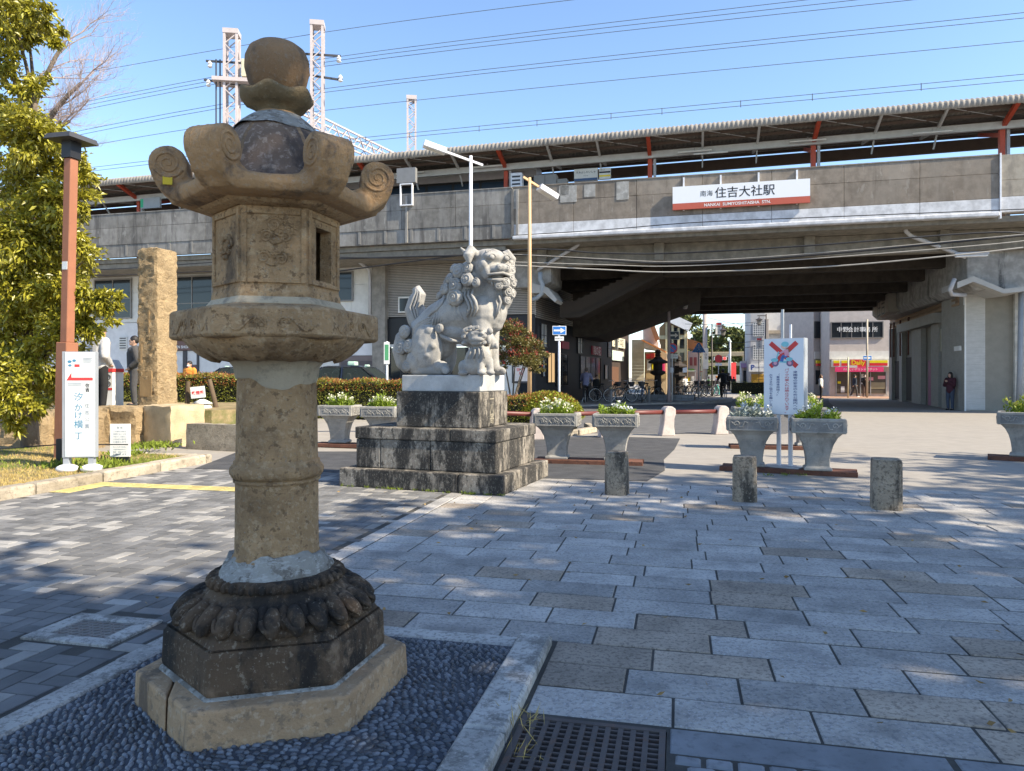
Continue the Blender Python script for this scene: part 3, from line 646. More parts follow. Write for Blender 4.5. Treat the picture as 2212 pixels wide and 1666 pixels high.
# lotus cup with pointed petals, and the jewel
cup = MB(); n = 64; prof = [(0.092,2.765),(0.088,2.818),(0.110,2.828),(0.146,2.848),(0.163,2.872),(0.163,2.892),(0.150,2.898),(0.12,2.888),(0.05,2.882)]
for k, (r0, z0) in enumerate(prof):
    for i in range(n):
        a = 2*math.pi*i/n; pk = abs(math.sin(3*a+0.55)); up_ = 0.024*(pk**3-0.4) if 3 <= k <= 6 else 0
        cup.v.append((r0*(1+(0.05*pk if 2 <= k <= 5 else 0))*math.cos(a), r0*(1+(0.05*pk if 2 <= k <= 5 else 0))*math.sin(a), z0+up_))
for k in range(len(prof)-1):
    for i in range(n): cup.f.append((k*n+i,k*n+(i+1)%n,(k+1)*n+(i+1)%n,(k+1)*n+i)); cup.mi.append(0)
cup.f.append(tuple(range((len(prof)-1)*n, len(prof)*n))); cup.mi.append(0)
m_cup = mat('mossy_stone', (0.20,0.15,0.085), 0.93, [((0.09,0.08,0.05), 10, None, 0.5, 0.66, 0.7), ((0.28,0.24,0.17), 50, None, 0.54, 0.68, 0.5)], (45,0.9,0.016))
cup.build('lotus_cup', m_cup, lan, smooth=True)
m_jewel = mat('dark_stone_jewel', (0.23,0.145,0.08), 0.92, [((0.24,0.20,0.155), 55, None, 0.52, 0.66, 0.6), ((0.065,0.058,0.052), 6, (1,1,0.6), 0.5, 0.64, 0.7), ((0.30,0.27,0.23), 7, (3,3,0.4), 0.64, 0.72, 0.5)], (55,0.7,0.012))
jw = MB().lathe([(0.02,2.862),(0.07,2.872),(0.110,2.905),(0.136,2.955),(0.150,3.015),(0.147,3.065),(0.130,3.105),(0.10,3.128),(0.06,3.138),(0.02,3.141)], 40); jw.build('jewel', m_jewel, lan, smooth=True)

# the upper stones sit slightly lower than drafted
for o_ in lan.children:
    n_ = o_.name.split('.')[0]
    if n_.startswith('firebox') or n_ in ('panel_frame','relief_carving'): o_.location.z = -0.042
    elif n_ in ('roof','roof_seat','roof_dome'): o_.location.z = -0.036
    elif n_ in ('lotus_cup','jewel','mortar_cap'): o_.location.z = -0.044
    elif n_ == 'mortar_joint' and o_.data.vertices[0].co.z > 1: o_.location.z = -0.034
# ---------------------------------------------------------------- guardian lion on stepped plinth
LB = R(-20.5); KA = Vector((math.cos(LB), math.sin(LB), 0)); KB = Vector((-math.sin(LB), math.cos(LB), 0))
K0 = Vector((-0.1226, 9.05, 0))
ped = thing('lion_pedestal', 'stepped black-stained granite pedestal carrying the carved lion', 'pedestal', K0, LB)
# local x: 0 at right front corner, negative to the left; y into the picture
def stone(x0,x1,y0,y1,z0,z1,m,nm='step_stone'): return MB().bb(x0+0.003,x1-0.003,y0+0.003,y1-0.003,z0+0.002,z1-0.002).build(nm, m, ped, bevel=0.014, bseg=2)
stone(-0.62,0,0,1.93,0,0.25,m_lbase); stone(-2.42,-0.62,0,1.93,0,0.25,m_lbase)
stone(-1.10,-0.15,0.16,1.74,0.25,0.648,m_lbase); stone(-1.86,-1.10,0.16,1.74,0.25,0.648,m_lbase); stone(-2.25,-1.86,0.16,1.74,0.25,0.648,m_lbase)
stone(-0.80,-0.135,0.145,1.75,0.648,0.814,m_lbase); stone(-2.26,-0.80,0.145,1.75,0.648,0.814,m_lbase)
stone(-1.73,-0.467,0.36,1.42,0.814,1.303,m_lbase,'die_stone')
MB().bb(-1.66,-0.47,0.40,1.30,1.305,1.53).build('upper_plinth', m_plinth, ped, bevel=0.012, bseg=2)
t = MB().bb(-0.468,-0.462,0.62,1.0,0.86,1.27); 
m_carve = mat('carved_letters_stone', (0.30,0.265,0.20), 0.9, bump=(60,0.6,0.01))
for ch, zz in (('一',1.20),('八',1.06),('寄',0.93)):
    text(ch, m_carve, ped, (-0.464,0.80,zz), (math.pi/2,0,math.pi/2), name='carved_character', size=0.16, bold=0.01)

lion = thing('lion_statue', 'pale carved granite guardian lion with curly mane, seated with a cub', 'lion statue', K0-KA*1.05+KB*0.82+Vector((0,0,1.53)), LB)
K_ = 0.00114
def LP(zx, zy, y):       # from side-on drawing coordinates to the statue's frame
    return Vector((((zx-750)*K_-0.41*y)/0.93, y, (1590-zy)*K_))
b = MB()
def tb(pts, rad, n=12): b.tube(pts, rad, n)
# trunk
tb([LP(300,1230,0),LP(380,1080,0),LP(560,930,0),LP(800,820,0),LP(1020,830,0)], [0.10,0.27,0.28,0.32,0.30], 16)
b.ell(LP(1130,850,-0.03), (0.27,0.29,0.29)); b.ell(LP(1240,800,0.0), (0.19,0.22,0.28)); b.ell(LP(1210,960,0.0),(0.17,0.2,0.14))
b.ell(LP(1090,960,-0.15),(0.15,0.12,0.11)); b.ell(LP(1050,1080,0),(0.22,0.22,0.12)); b.ell(LP(740,1060,0),(0.40,0.27,0.17)); b.ell(LP(560,1180,0.0),(0.24,0.26,0.26)); b.ell(LP(640,1300,0.12),(0.16,0.16,0.34)); b.ell(LP(980,1120,0.02),(0.24,0.22,0.15)); b.cap(LP(1060,1000,0.0),LP(1090,1500,0.05),0.16,0.14)
b.ell(LP(420,1050,0),(0.24,0.27,0.26))
# hind legs
for y, d in ((-0.24,0),(0.24,0)):
    b.ell(LP(410,1250,y), (0.25,0.16,0.34)); b.ell(LP(270,1420,y),(0.15,0.12,0.18)); b.cap(LP(260,1530,y),LP(600,1530,y*1.12),0.075,0.07)
    b.ell(LP(590,1490,y*1.12),(0.12,0.095,0.085))
    for q in range(4): b.ell(LP(650+q*4,1535,y*1.12-0.075+q*0.05),(0.062,0.027,0.055))
b.ell(LP(460,1060,-0.285),(0.09,0.09,0.09)); b.ell(LP(370,1230,-0.35),(0.07,0.06,0.07)); b.ell(LP(490,1240,-0.35),(0.05,0.05,0.05)); b.ell(LP(420,1350,-0.335),(0.075,0.06,0.055)); b.ell(LP(350,1060,-0.3),(0.05,0.05,0.05))
# fore legs: far one stands, near one rests on the cub
tb([LP(1210,900,0.2),LP(1230,1150,0.2),LP(1240,1400,0.2),LP(1270,1560,0.19)], [0.14,0.10,0.085,0.075]); b.ell(LP(1310,1540,0.18),(0.11,0.09,0.065))
for q in range(4): b.ell(LP(1355,1550,0.11+q*0.048),(0.055,0.026,0.05))
tb([LP(1090,950,-0.16),LP(1120,1100,-0.22),LP(1190,1200,-0.27)], [0.15,0.11,0.09]); b.ell(LP(1215,1220,-0.28),(0.085,0.085,0.075))
for q in range(3): b.ell(LP(1190+q*38,1250,-0.35),(0.026,0.04,0.045))
# neck, mane mass, head
b.ell(LP(900,600,0.0),(0.31,0.31,0.35)); b.ell(LP(1010,430,-0.02),(0.28,0.30,0.30)); b.ell(LP(1290,560,0.05),(0.23,0.26,0.33)); b.ell(LP(800,700,0),(0.25,0.25,0.24))
HF = Matrix.Rotation(R(-38), 3, 'Z')          # face turned towards the viewer
HC = LP(1185,300,-0.06)
def H(x, y, z): return HC+HF @ Vector((x,y,z))
b.ell(HC, (0.25,0.26,0.24), HF); b.ell(H(0.10,0,0.13),(0.18,0.22,0.11),HF); b.ell(H(0.02,0,0.20),(0.16,0.20,0.07),HF)
b.ell(H(0.25,0,-0.055),(0.14,0.15,0.075),HF); b.ell(H(0.34,0,-0.03),(0.065,0.095,0.06),HF)
b.ell(H(0.22,0,-0.20),(0.15,0.13,0.05),HF); b.ell(H(0.18,0,-0.13),(0.11,0.10,0.05),HF)
for s in (-1,1):
    b.ell(H(0.21,s*0.115,0.135),(0.075,0.09,0.05),HF); b.ell(H(0.20,s*0.165,-0.10),(0.085,0.05,0.085),HF); b.ell(H(0.17,s*0.19,0.01),(0.08,0.06,0.08),HF)
    b.ell(H(0.365,s*0.062,-0.035),(0.04,0.04,0.042),HF)
    # drooping ears
    tb([H(-0.02,s*0.20,0.17),H(0.0,s*0.29,0.22),H(0.03,s*0.345,0.14),H(0.05,s*0.34,0.03)], [0.07,0.085,0.075,0.02], 10)
b.cap(H(-0.08,-0.25,0.14), H(-0.13,-0.37,0.27), 0.05, 0.018)
# tail plume and the crest behind the haunch
tb([LP(330,1000,0.02),LP(270,880,0.02),LP(215,760,0.02),LP(255,640,0.02),LP(290,560,0.02),LP(262,500,0.02),LP(205,505,0.02)], [0.14,0.15,0.13,0.12,0.105,0.075,0.02], 12)
tb([LP(380,900,0.05),LP(340,800,0.05),LP(330,680,0.05)], [0.09,0.07,0.01], 10)
tb([LP(180,1010,0.0),LP(90,1120,0.0),LP(60,1280,0.0),LP(90,1440,0.0),LP(160,1530,0.0)], [0.10,0.13,0.14,0.12,0.08], 12)
b.ell(LP(170,1250,-0.02),(0.14,0.2,0.3)); b.ell(LP(200,1480,-0.05),(0.12,0.17,0.11))
# cub
def CP(zx, zy, dy=0.0): return LP(zx, zy, -0.40+dy)
b.ell(CP(1030,1420,0.04),(0.17,0.14,0.20)); b.ell(CP(1000,1490,0.05),(0.16,0.14,0.12)); b.ell(CP(1090,1370,-0.02),(0.13,0.12,0.15))
for (px_, dy) in ((1080,-0.08),(1190,0.02)):
    b.cap(CP(px_-10,1420,dy),CP(px_,1560,dy),0.055,0.05); b.ell(CP(px_+5,1565,dy-0.03),(0.06,0.055,0.035))
b.ell(CP(870,1500,0.0),(0.07,0.09,0.10)); b.ell(CP(860,1570,-0.05),(0.07,0.06,0.035))
b.ell(CP(1035,1150,-0.02),(0.145,0.13,0.12)); b.ell(CP(1035,1180,-0.13),(0.10,0.06,0.04)); b.ell(CP(1035,1225,-0.10),(0.095,0.07,0.03)); b.ell(CP(1030,1100,-0.09),(0.11,0.06,0.04))
for sx in (-1,1): b.ell(CP(1035+sx*60,1115,-0.13),(0.03,0.03,0.025)); b.ell(CP(1035+sx*150,1080,-0.02),(0.045,0.04,0.05)); b.ell(CP(1035+sx*130,1180,-0.03),(0.04,0.04,0.07))
b.ell(CP(920,1050,0.0),(0.06,0.04,0.035))
body = b.build('body', m_lion, lion, rem=0.0135, sm=2)
# mane curls: domed discs with a raised spiral, each a part
cm = MB(); cm.lathe([(1.0,-0.5),(1.0,-0.05),(0.9,0.12),(0.7,0.24),(0.4,0.34),(0.1,0.38)], 20)
cm.spiral((0,0,0.17),(1,0,0),(0,1,0),0.86,2.1,0.15,6,44,dome=0.26); cm.ell((0,0,0.36),(0.2,0.2,0.16),n=10,m=6)
cme = cm.mesh('mane_curl', [m_lion]); cme.polygons.foreach_set('use_smooth', [True]*len(cme.polygons))
cme2 = MB().add([(-x,y,z) for x,y,z in cm.v], [tuple(reversed(f)) for f in cm.f]).mesh('mane_curl', [m_lion]); cme2.polygons.foreach_set('use_smooth', [True]*len(cme2.polygons))
def curl(p, nrm, r, roll=0.0, flip=False, th=0.8, nm='mane_curl'):
    o = link(nm, cme2 if flip else cme, lion, p)
    q = Vector(nrm).normalized().to_track_quat('Z','Y'); o.rotation_mode = 'XYZ'
    o.rotation_euler = (q.to_matrix() @ Matrix.Rotation(roll,3,'Z')).to_euler(); o.scale = (r,r,r*th); return o
V = (-0.2,-1,0.15)
for (zx,zy,y,r,nr,rl,fl) in ((830,345,-0.26,0.092,(-0.2,-1,0.3),0.5,0),(935,320,-0.30,0.066,V,1.2,1),(930,455,-0.32,0.082,V,2.0,0),(785,515,-0.27,0.095,(-0.3,-1,0.2),0.2,0),
     (780,660,-0.30,0.100,(-0.2,-1,0),1.0,1),(655,545,-0.20,0.075,(-0.5,-1,0.5),0.0,0),(720,420,-0.20,0.07,(-0.6,-0.8,0.5),0.7,1),(770,300,-0.18,0.06,(-0.6,-0.8,0.5),0.7,1),
     (1035,500,-0.33,0.055,V,0.9,0),(690,440,-0.05,0.08,(-0.9,-0.2,0.6),0.2,0),(600,600,-0.02,0.08,(-0.7,-0.2,0.8),0.2,0),
     (1375,330,-0.16,0.062,(0.7,-0.8,0.1),0.5,1),(1365,500,-0.18,0.064,(0.6,-0.9,0.0),0.9,0),(1425,420,-0.06,0.062,(0.9,-0.5,0.1),0.4,1),(1440,330,-0.0,0.06,(0.9,-0.4,0.1),0.4,0),(1450,480,0.0,0.065,(1,-0.4,0),0.2,0),
     (1400,590,-0.08,0.066,(0.8,-0.7,0),1.2,1),(1295,540,-0.25,0.05,(0.4,-1,0),0.3,0),(1445,610,0.02,0.06,(1,-0.3,0),0.0,0),(1385,690,-0.08,0.055,(0.9,-0.6,-0.1),2.0,0),(1440,250,0.03,0.05,(1,-0.3,0.2),0.0,1)):
    curl(LP(zx,zy,y)+Vector(nr).normalized()*0.035, nr, r*1.18, rl, bool(fl), 1.0)
for (zx,zy,y,r,rl,fl) in ((155,1050,-0.16,0.092,0.3,0),(110,1250,-0.18,0.09,2.2,0),(225,1230,-0.235,0.09,1.5,1),(195,1475,-0.24,0.075,0.5,0),(610,1025,-0.27,0.06,0.8,1)):
    curl(LP(zx,zy,y)+Vector((-0.02,-0.075,0)), (-0.25,-1,0.1), r*1.1, rl, bool(fl), 0.75, nm='body_curl')
for (dx,dz,r) in ((-0.10,0.145,0.04),(0.0,0.165,0.04),(0.10,0.145,0.038),(-0.05,0.175,0.034),(0.05,0.175,0.034),(-0.15,0.06,0.045),(0.15,0.06,0.042),(-0.155,-0.03,0.035),(0.155,-0.03,0.034)):
    o = curl(CP(1035,1160)+Vector((dx,-0.12,dz-0.03)), (dx*2,-1,0.5), r*0.85, dx*9, dx > 0, nm='cub_curl')
# face details
f_ = MB()
for s in (-1,1):
    f_.ell(H(0.275,s*0.115,0.115),(0.028,0.042,0.036),HF); f_.spiral(H(0.285,s*0.115,0.115), HF @ Vector((0,1,0)), Vector((0,0,1)), 0.055, 1.0, 0.012, 6, 20)
    curl(H(0.22,s*0.13,0.185), HF @ Vector((0.7,s*0.3,0.8)), 0.052, 0.5, s > 0, nm='brow_curl'); 
f_.build('eyes', m_lion, body, smooth=True)
curl(H(0.13,0,0.235), HF @ Vector((0.4,0,1)), 0.055, 0, False, nm='brow_curl'); curl(H(0.16,-0.10,0.21), HF @ Vector((0.5,-0.3,0.9)), 0.045, 0, True, nm='brow_curl')
m_lion_d = mat('nostril_stone', (0.30,0.29,0.275), 0.85, bump=None)  # even tone, slightly darker than the body stone, for the nostrils
mw = MB()
pts = [H(0.20,-0.21,-0.10),H(0.27,-0.17,-0.125),H(0.34,-0.10,-0.115),H(0.365,0,-0.10),H(0.34,0.10,-0.115),H(0.27,0.17,-0.125),H(0.20,0.21,-0.10)]
mw.tube(pts, [0.012,0.018,0.02,0.02,0.02,0.018,0.012], 8)
pts = [H(0.18,-0.17,-0.17),H(0.30,-0.12,-0.195),H(0.355,0,-0.19),H(0.30,0.12,-0.195),H(0.18,0.17,-0.17)]
mw.tube(pts, [0.012,0.018,0.018,0.018,0.012], 8)
for q in range(7):
    a = (q-3)*0.035; mw.ell(H(0.315-abs(a)*0.5,a,-0.225),(0.02,0.018,0.045),HF,n=8,m=6)
mw.build('lips_and_beard', m_lion, body, smooth=True)
mn = MB()
for s in (-1,1): mn.ell(H(0.392,s*0.058,-0.025),(0.016,0.02,0.018),HF,n=8,m=6)
mn.build('nostrils', m_lion_d, body, smooth=True)
# flowing mane locks, belly band and tail grooves in relief
lk = MB()
def lock(pts, r=0.02): 
    n = len(pts); lk.tube([LP(*p) for p in pts], [r*(0.25+0.75*math.sin(math.pi*(i+0.6)/(n+0.2))) for i in range(n)], 8)
for dx, yy in ((0,0),(45,-0.02),(90,-0.03),(-120,0.03),(-165,0.05)):
    lock([(900+dx,560,-0.27+yy),(880+dx,640,-0.30+yy),(925+dx,720,-0.315+yy),(945+dx,800,-0.315+yy),(910+dx,890,-0.30+yy)], 0.024)
for dx in (0,45,90): lock([(730+dx,730,-0.29),(720+dx,800,-0.30),(745+dx,870,-0.29),(780+dx,930,-0.27)], 0.022)
for d in (0,30,60): lock([(640-d,620+d,-0.24),(600-d,720+d*.6,-0.27),(540-d,790+d*.5,-0.28),(450-d*.3,850+d*.4,-0.27)], 0.022)
for d in (0,28,56): lock([(500,885+d,-0.27),(420,895+d,-0.28),(330,935+d,-0.28),(250,1000+d,-0.26),(225,1050+d,-0.25)], 0.022)
for q in range(5): lock([(700-q*45,760+q*20,-0.28),(650-q*40,850+q*20,-0.29),(640-q*40,930+q*15,-0.28)], 0.016)
lock([(560,1060,-0.27),(600,1120,-0.28),(700,1165,-0.27),(830,1190,-0.25)], 0.03)
for d in (-45,0,42): lock([(300+d*.6,960,-0.12),(250+d*.8,830,-0.125),(225+d,740,-0.11),(265+d,630,-0.10),(285+d*.6,550,-0.09),(250,485,-0.06)], 0.02)
for d in (0,45): lock([(1290+d,620,-0.18+d*0.001),(1320+d*.5,720,-0.19+d*.002),(1290+d*.6,820,-0.2+d*.002),(1260+d*1.2,900,-0.18+d*.002)], 0.022)
for d in (-60,-20,20,60): lock([(1030+d,1270,-0.52),(1030+d*1.3,1330,-0.54),(1020+d*1.6,1400,-0.53)], 0.014)
lk.build('mane_locks', m_lion, body, smooth=True)
# ---------------------------------------------------------------- elevated station
VA = R(-14.2); VO = Vector((0, 32.9, 0)); VD = Vector((math.cos(VA), math.sin(VA), 0)); VN = Vector((-math.sin(VA), math.cos(VA), 0))
def VU(px, v):
    k = (px-CX)/FPX; return (k*(VO.y+VN.y*v)-VN.x*v)/(VD.x-k*VD.y)
def VZ(px, py, v):
    u = VU(px, v); Y = VO.y+VD.y*u+VN.y*v; return CAMH-(py-HOR)/FPX*Y
def VW(u, v, z=0.0): return VO+VD*u+VN*v+Vector((0,0,z))
m_soffit_shade = mat('shade_dark_soffit', (0.055,0.046,0.038), 0.95, [((0.03,0.026,0.022), 1.2, None, 0.5, 0.7, 0.7)], (25,0.3,0.01))  # under-deck shade painted into the concrete as a near-black brown
via = thing('station_viaduct', 'long weathered concrete railway viaduct carrying the station over the street', 'viaduct', VO, VA)
rv = random.Random(3)
def panels(u0, u1, n, rows, m, v0=0.0, th=0.25, nm='parapet_panel'):
    w = (u1-u0)/n
    for i in range(n):
        for (z0, z1) in rows:
            MB().bb(u0+i*w+0.008, u0+(i+1)*w-0.008, v0+rv.uniform(0,0.006), v0+th, z0+0.006, z1-0.006).build(nm, m, via, bevel=0.006)
panels(-46, -0.03, 17, ((8.55,9.45),(9.45,10.18)), m_conc_l)
MB().bb(-46,-0.03,0.03,0.26,7.88,8.55).build('parapet_lower_band', m_conc_l, via, bevel=0.01)
for i in range(34): MB().bb(-45.5+i*1.35,-45.38+i*1.35,0.012,0.03,7.95,8.53).build('parapet_patch_strip', mat('pale_repair_strip',(0.215,0.205,0.19),0.9,bump=None), via)
MB().bb(-46,-0.03,-0.02,0.30,10.18,10.23).build('parapet_coping', m_conc_l, via)
UJ = VU(2160, 0)
MB().bb(-46,UJ+22,0.252,0.31,7.9,10.17).build('parapet_core', m_conc, via)
panels(0.03, UJ-0.02, 7, ((8.50,9.48),(9.48,10.18)), m_conc)
panels(0.03, UJ-0.02, 7, ((7.98,8.50),), m_conc_white, v0=-0.004, nm='painted_band')
MB().bb(0.03,UJ-0.02,-0.09,0.24,7.80,7.975).build('deck_edge_beam', m_conc_white, via, bevel=0.04, bseg=3)
MB().bb(0.03,UJ-0.02,-0.02,0.30,10.18,10.23).build('parapet_coping', m_conc, via)
m_conc_r = mat('viaduct_concrete_pale', (0.30,0.265,0.215), 0.92, [((0.36,0.33,0.28), 0.9, (1,1,0.35), 0.48, 0.7, 0.7), ((0.17,0.15,0.13), 2.2, (1,1,0.2), 0.56, 0.72, 0.6)], (30,0.3,0.01), objvar=0.08)
panels(UJ+0.05, UJ+22, 7, ((8.55,9.2),(9.2,10.2)), m_conc_r); panels(UJ+0.05, UJ+22, 7, ((7.95,8.55),), m_conc_white, v0=-0.004, nm='painted_band')
MB().bb(UJ-0.015,UJ+0.04,-0.06,0.1,7.7,10.25).build('joint_strip', m_white_metal, via)
m_patch = mat('repair_patch', (0.30,0.29,0.27), 0.9, [((0.45,0.44,0.42), 6, None, 0.52, 0.66, 0.6)], (30,0.4,0.01))
for (px, py, w, h) in ((1228,419,0.75,0.75),(1274,412,0.5,0.55),(1252,414,0.01,0.01),(1345,411,0.55,0.8),(1113,430,0.35,0.9),(1218,402,0.45,0.45)):
    u = VU(px,-0.01); z = min(VZ(px,py,-0.01), 10.13-h/2); MB().bb(u-w/2,u+w/2,-0.016,0.0,z-h/2,z+h/2).build('repair_patch', m_patch, via)
for px in (878,1107,1117):
    u = VU(px,-0.04); MB().bb(u-0.05,u+0.05,-0.07,0.0,7.9,10.1).build('conduit', m_conc_l, via)
# deck, edge cantilever soffit, girders and cross beams under the street span
MB().bb(-46,46,0.26,2.1,7.62,7.86).build('deck_slab', m_conc_under, via); MB().bb(-46,46,2.1,19,7.62,7.86).build('deck_slab', m_soffit_shade, via)  # rear part of the deck takes the shade-darkened colour
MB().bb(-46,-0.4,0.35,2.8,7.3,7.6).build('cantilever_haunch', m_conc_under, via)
for k, (v0, zb) in enumerate(((1.6,6.75),(4.6,6.5),(7.6,6.3),(10.6,6.1),(13.6,5.95),(16.4,5.85),(18.4,5.80))):
    MB().bb(0.6,UJ+3,v0,v0+0.55,zb,7.62).build('girder', m_conc_under if k == 0 else m_soffit_shade, via, bevel=0.03)  # inner girders carry the painted shade, the front one keeps plain concrete
for px in (1172,1424,1747,2040): 
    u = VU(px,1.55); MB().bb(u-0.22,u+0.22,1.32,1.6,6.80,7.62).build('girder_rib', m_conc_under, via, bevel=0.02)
for i in range(0): MB().bb(2+i*3.4,2.35+i*3.4,2.15,18.4,6.85,7.62).build('cross_beam', m_soffit_shade, via)
# stairs that hang under the deck, stepped side towards the viewer
def stair(v0, v1, pts_top, pts_bot, m):
    pr = []
    for a, bz in pts_top: pr.append((a,bz))
    for a, bz in reversed(pts_bot): pr.append((a,bz))
    return MB().extr(pr, v0, v1)
ua, ub, uc_ = VU(1209,3.2), VU(1246,3.2), VU(1430,3.2)
za = VZ(1209,683,3.2); zc_ = VZ(1430,589,3.2)
top = [(ua,za+0.75),(ub,za+0.75)]; ns = 13
for i in range(ns):
    f0 = (i+1)/ns; top.append((ub+(uc_-ub)*(i)/ns+0.02, za+0.75+(zc_+0.55-za-0.75)*f0)); top.append((ub+(uc_-ub)*(i+1)/ns, za+0.75+(zc_+0.55-za-0.75)*f0))
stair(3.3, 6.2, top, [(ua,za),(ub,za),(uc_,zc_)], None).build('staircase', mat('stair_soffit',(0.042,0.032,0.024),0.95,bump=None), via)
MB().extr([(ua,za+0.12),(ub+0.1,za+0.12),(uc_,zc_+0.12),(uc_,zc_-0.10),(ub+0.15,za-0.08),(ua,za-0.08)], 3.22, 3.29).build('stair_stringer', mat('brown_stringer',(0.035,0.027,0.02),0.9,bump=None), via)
u2, u3 = VU(1312,15.5), VU(1512,15.5)
stair(9.5, 16.3, [(u2-4,7.4),(u3,7.4)], [(u2-4,VZ(1312,738,15.5)),(u2,VZ(1312,738,15.5)),(u3,VZ(1512,668,15.5))], None).build('staircase', m_soffit_shade, via)
# crossheads where the span rests
def crosshead(u0, u1, v0, v1, z0, z1, nm='crosshead'):
    t = MB().extr([(u0,z1),(u1,z1),(u1,z0+0.25),(u1-0.5,z0),(u0+0.3,z0),(u0,z0+0.3)], v0, v1); t.build(nm, mat('crosshead_concrete',(0.30,0.29,0.27),0.9,[((0.06,0.06,0.06),1.2,(1,1,0.15),0.55,0.66,0.85),((0.4,0.39,0.36),3,None,0.5,0.7,0.5)],(30,0.4,0.01)), via, bevel=0.03)
ux0, ux1 = VU(2085,2.2), VU(2200,2.2)
crosshead(ux0, ux1+1.5, 2.0, 18.5, VZ(2100,628,2.2), 7.6)
MB().extr([(ux0-0.5,VZ(2085,612,2.0)),(ux0+0.1,VZ(2085,600,2.0)),(ux0+1.2,VZ(2120,628,2.0)),(ux1,VZ(2190,622,2.0)),(ux1,VZ(2190,632,2.0)),(ux0+1.2,VZ(2120,638,2.0)),(ux0+0.1,VZ(2085,612,2.0)),(ux0-0.5,VZ(2085,625,2.0))], 1.55, 3.5).build('ledge', mat('ledge_concrete',(0.40,0.39,0.365),0.85,bump=None), via)
crosshead(VU(1108,2.2), VU(1192,2.2), 2.0, 5.0, VZ(1150,622,2.2), 7.6)
MB().extr([(VU(1150,1.9),VZ(1150,612,1.9)),(VU(1185,1.9),VZ(1185,622,1.9)),(VU(1205,1.9),VZ(1205,648,1.9)),(VU(1200,1.9),VZ(1200,654,1.9)),(VU(1178,1.9),VZ(1178,634,1.9)),(VU(1150,1.9),VZ(1150,634,1.9))], 1.7, 4.2).build('ledge', MATS['ledge_concrete'], via)
uc2 = VU(820,2.5); MB().bb(uc2-0.40,uc2+0.32,2.45,3.3,0.3,7.62).build('pier', mat('pier_concrete',(0.25,0.23,0.2),0.9,[((0.08,0.075,0.07),1.5,(1,1,0.15),0.55,0.68,0.8)],(30,0.3,0.01)), via)
MB().bb(ux1+0.4,ux1+9,3.6,18,0,7.6).build('pier', mat('pier_pale',(0.42,0.40,0.36),0.9,[((0.28,0.27,0.24),1.5,(1,1,0.2),0.55,0.7,0.6)],(30,0.2,0.01)), via)
# pale panel-jointed wall to the right edge
for zz in (2.2,3.9,5.3): MB().bb(ux1+0.39,ux1+9,3.585,3.60,zz,zz+0.03).build('wall_joint', m_grey_metal, via)

# drain pipes
def pipe(label, pts, r, m, nm='drain_pipe', v=None):
    pw = [VW(VU(px,vv),vv,VZ(px,py,vv)) for px,py,vv in pts]
    return tag(MB().tube(pw, r, 8).build(nm, m, smooth=True), label, 'drain pipe', 'drain pipes under the viaduct')
m_pvc = plain('grey_pvc', (0.42,0.42,0.43), 0.5)
pipe('white drain pipe slanting down from the deck near the lion statue', [(1253,516,1.0),(1251,526,1.0),(1244,533,1.2),(1170,578,1.6),(1162,584,1.7)], 0.085, m_pvc)
pipe('white drain pipe slanting down from the deck near the right corner', [(1955,486,1.0),(1957,500,1.0),(1968,510,1.2),(2060,545,1.5),(2085,556,1.7)], 0.085, m_pvc)
pipe('bent blue-grey downpipe beside the louvred corner', [(1167,588,1.6),(1167,604,1.6),(1172,614,1.7),(1171,634,1.8),(1160,644,2.0),(1148,648,2.2)], 0.11, plain('blue_pvc',(0.32,0.37,0.42),0.5))
pipe('white elbow downpipe on the wall behind the lantern', [(768,536,1.4),(768,552,1.4),(776,566,1.6),(797,582,2.4),(799,600,2.5),(799,680,2.5)], 0.09, m_pvc)
pipe('short white elbow pipe above the pillar monument', [(466,548,1.3),(466,560,1.3),(474,572,1.6),(492,582,2.2)], 0.10, m_pvc)
pipe('grey downpipe bending under the right ledge', [(2062,602,1.6),(2052,626,1.6),(2056,636,1.8),(2085,638,2.2)], 0.09, m_pvc)
pipe('tall grey conduit at the right edge', [(2207,560,2.6),(2203,800,2.6),(2200,872,2.6)], 0.10, plain('conduit_grey',(0.25,0.27,0.30),0.5))
def wall_lamp(px, py, v, label):
    o = thing('street_fluorescent', label, 'lamp', VW(VU(px,v),v,VZ(px,py,v)), VA)
    MB().bb(-0.62,0.62,-0.12,0.12,0.0,0.14).build('housing', m_grey_metal, o, bevel=0.03); MB().bb(-0.58,0.58,-0.1,0.1,-0.06,-0.002).build('diffuser', m_white, o, bevel=0.02)
wall_lamp(2098, 552, 0.8, 'white tube lamp under the viaduct near the right corner'); wall_lamp(480, 552, 0.5, 'small lamp under the deck edge above the pillar')

# ---- platform canopy
can = thing('platform_canopy', 'long corrugated platform canopy with red posts above the viaduct', 'canopy', VO, VA)
m_corr = mat('corrugated_sheet', (0.27,0.245,0.215), 0.8, [((0.12,0.105,0.095), 3, (1,1,0.4), 0.50, 0.66, 0.7), ((0.42,0.40,0.37), 14, None, 0.56, 0.7, 0.4)], None)
def zc(u): return 12.42+0.0098*u
secs = [(0.14,-0.41),(0.08,-0.37),(0.06,-0.23),(0.10,-0.10),(0.28,-0.01),(0.9,-0.02),(2.1,-0.22),(4.0,-0.02),(6.0,0.12)]
t = MB(); du = 0.0475; nu = int(92/du)
uu = -46+np.arange(nu+1)*du; wv = 0.026*np.cos(2*math.pi*uu/0.19)
for k, (v0, z0) in enumerate(secs):
    for i in range(nu+1):
        if k < 4: t.v.append((uu[i], v0-wv[i], zc(uu[i])+z0))
        else: t.v.append((uu[i], v0, zc(uu[i])+z0+wv[i]))
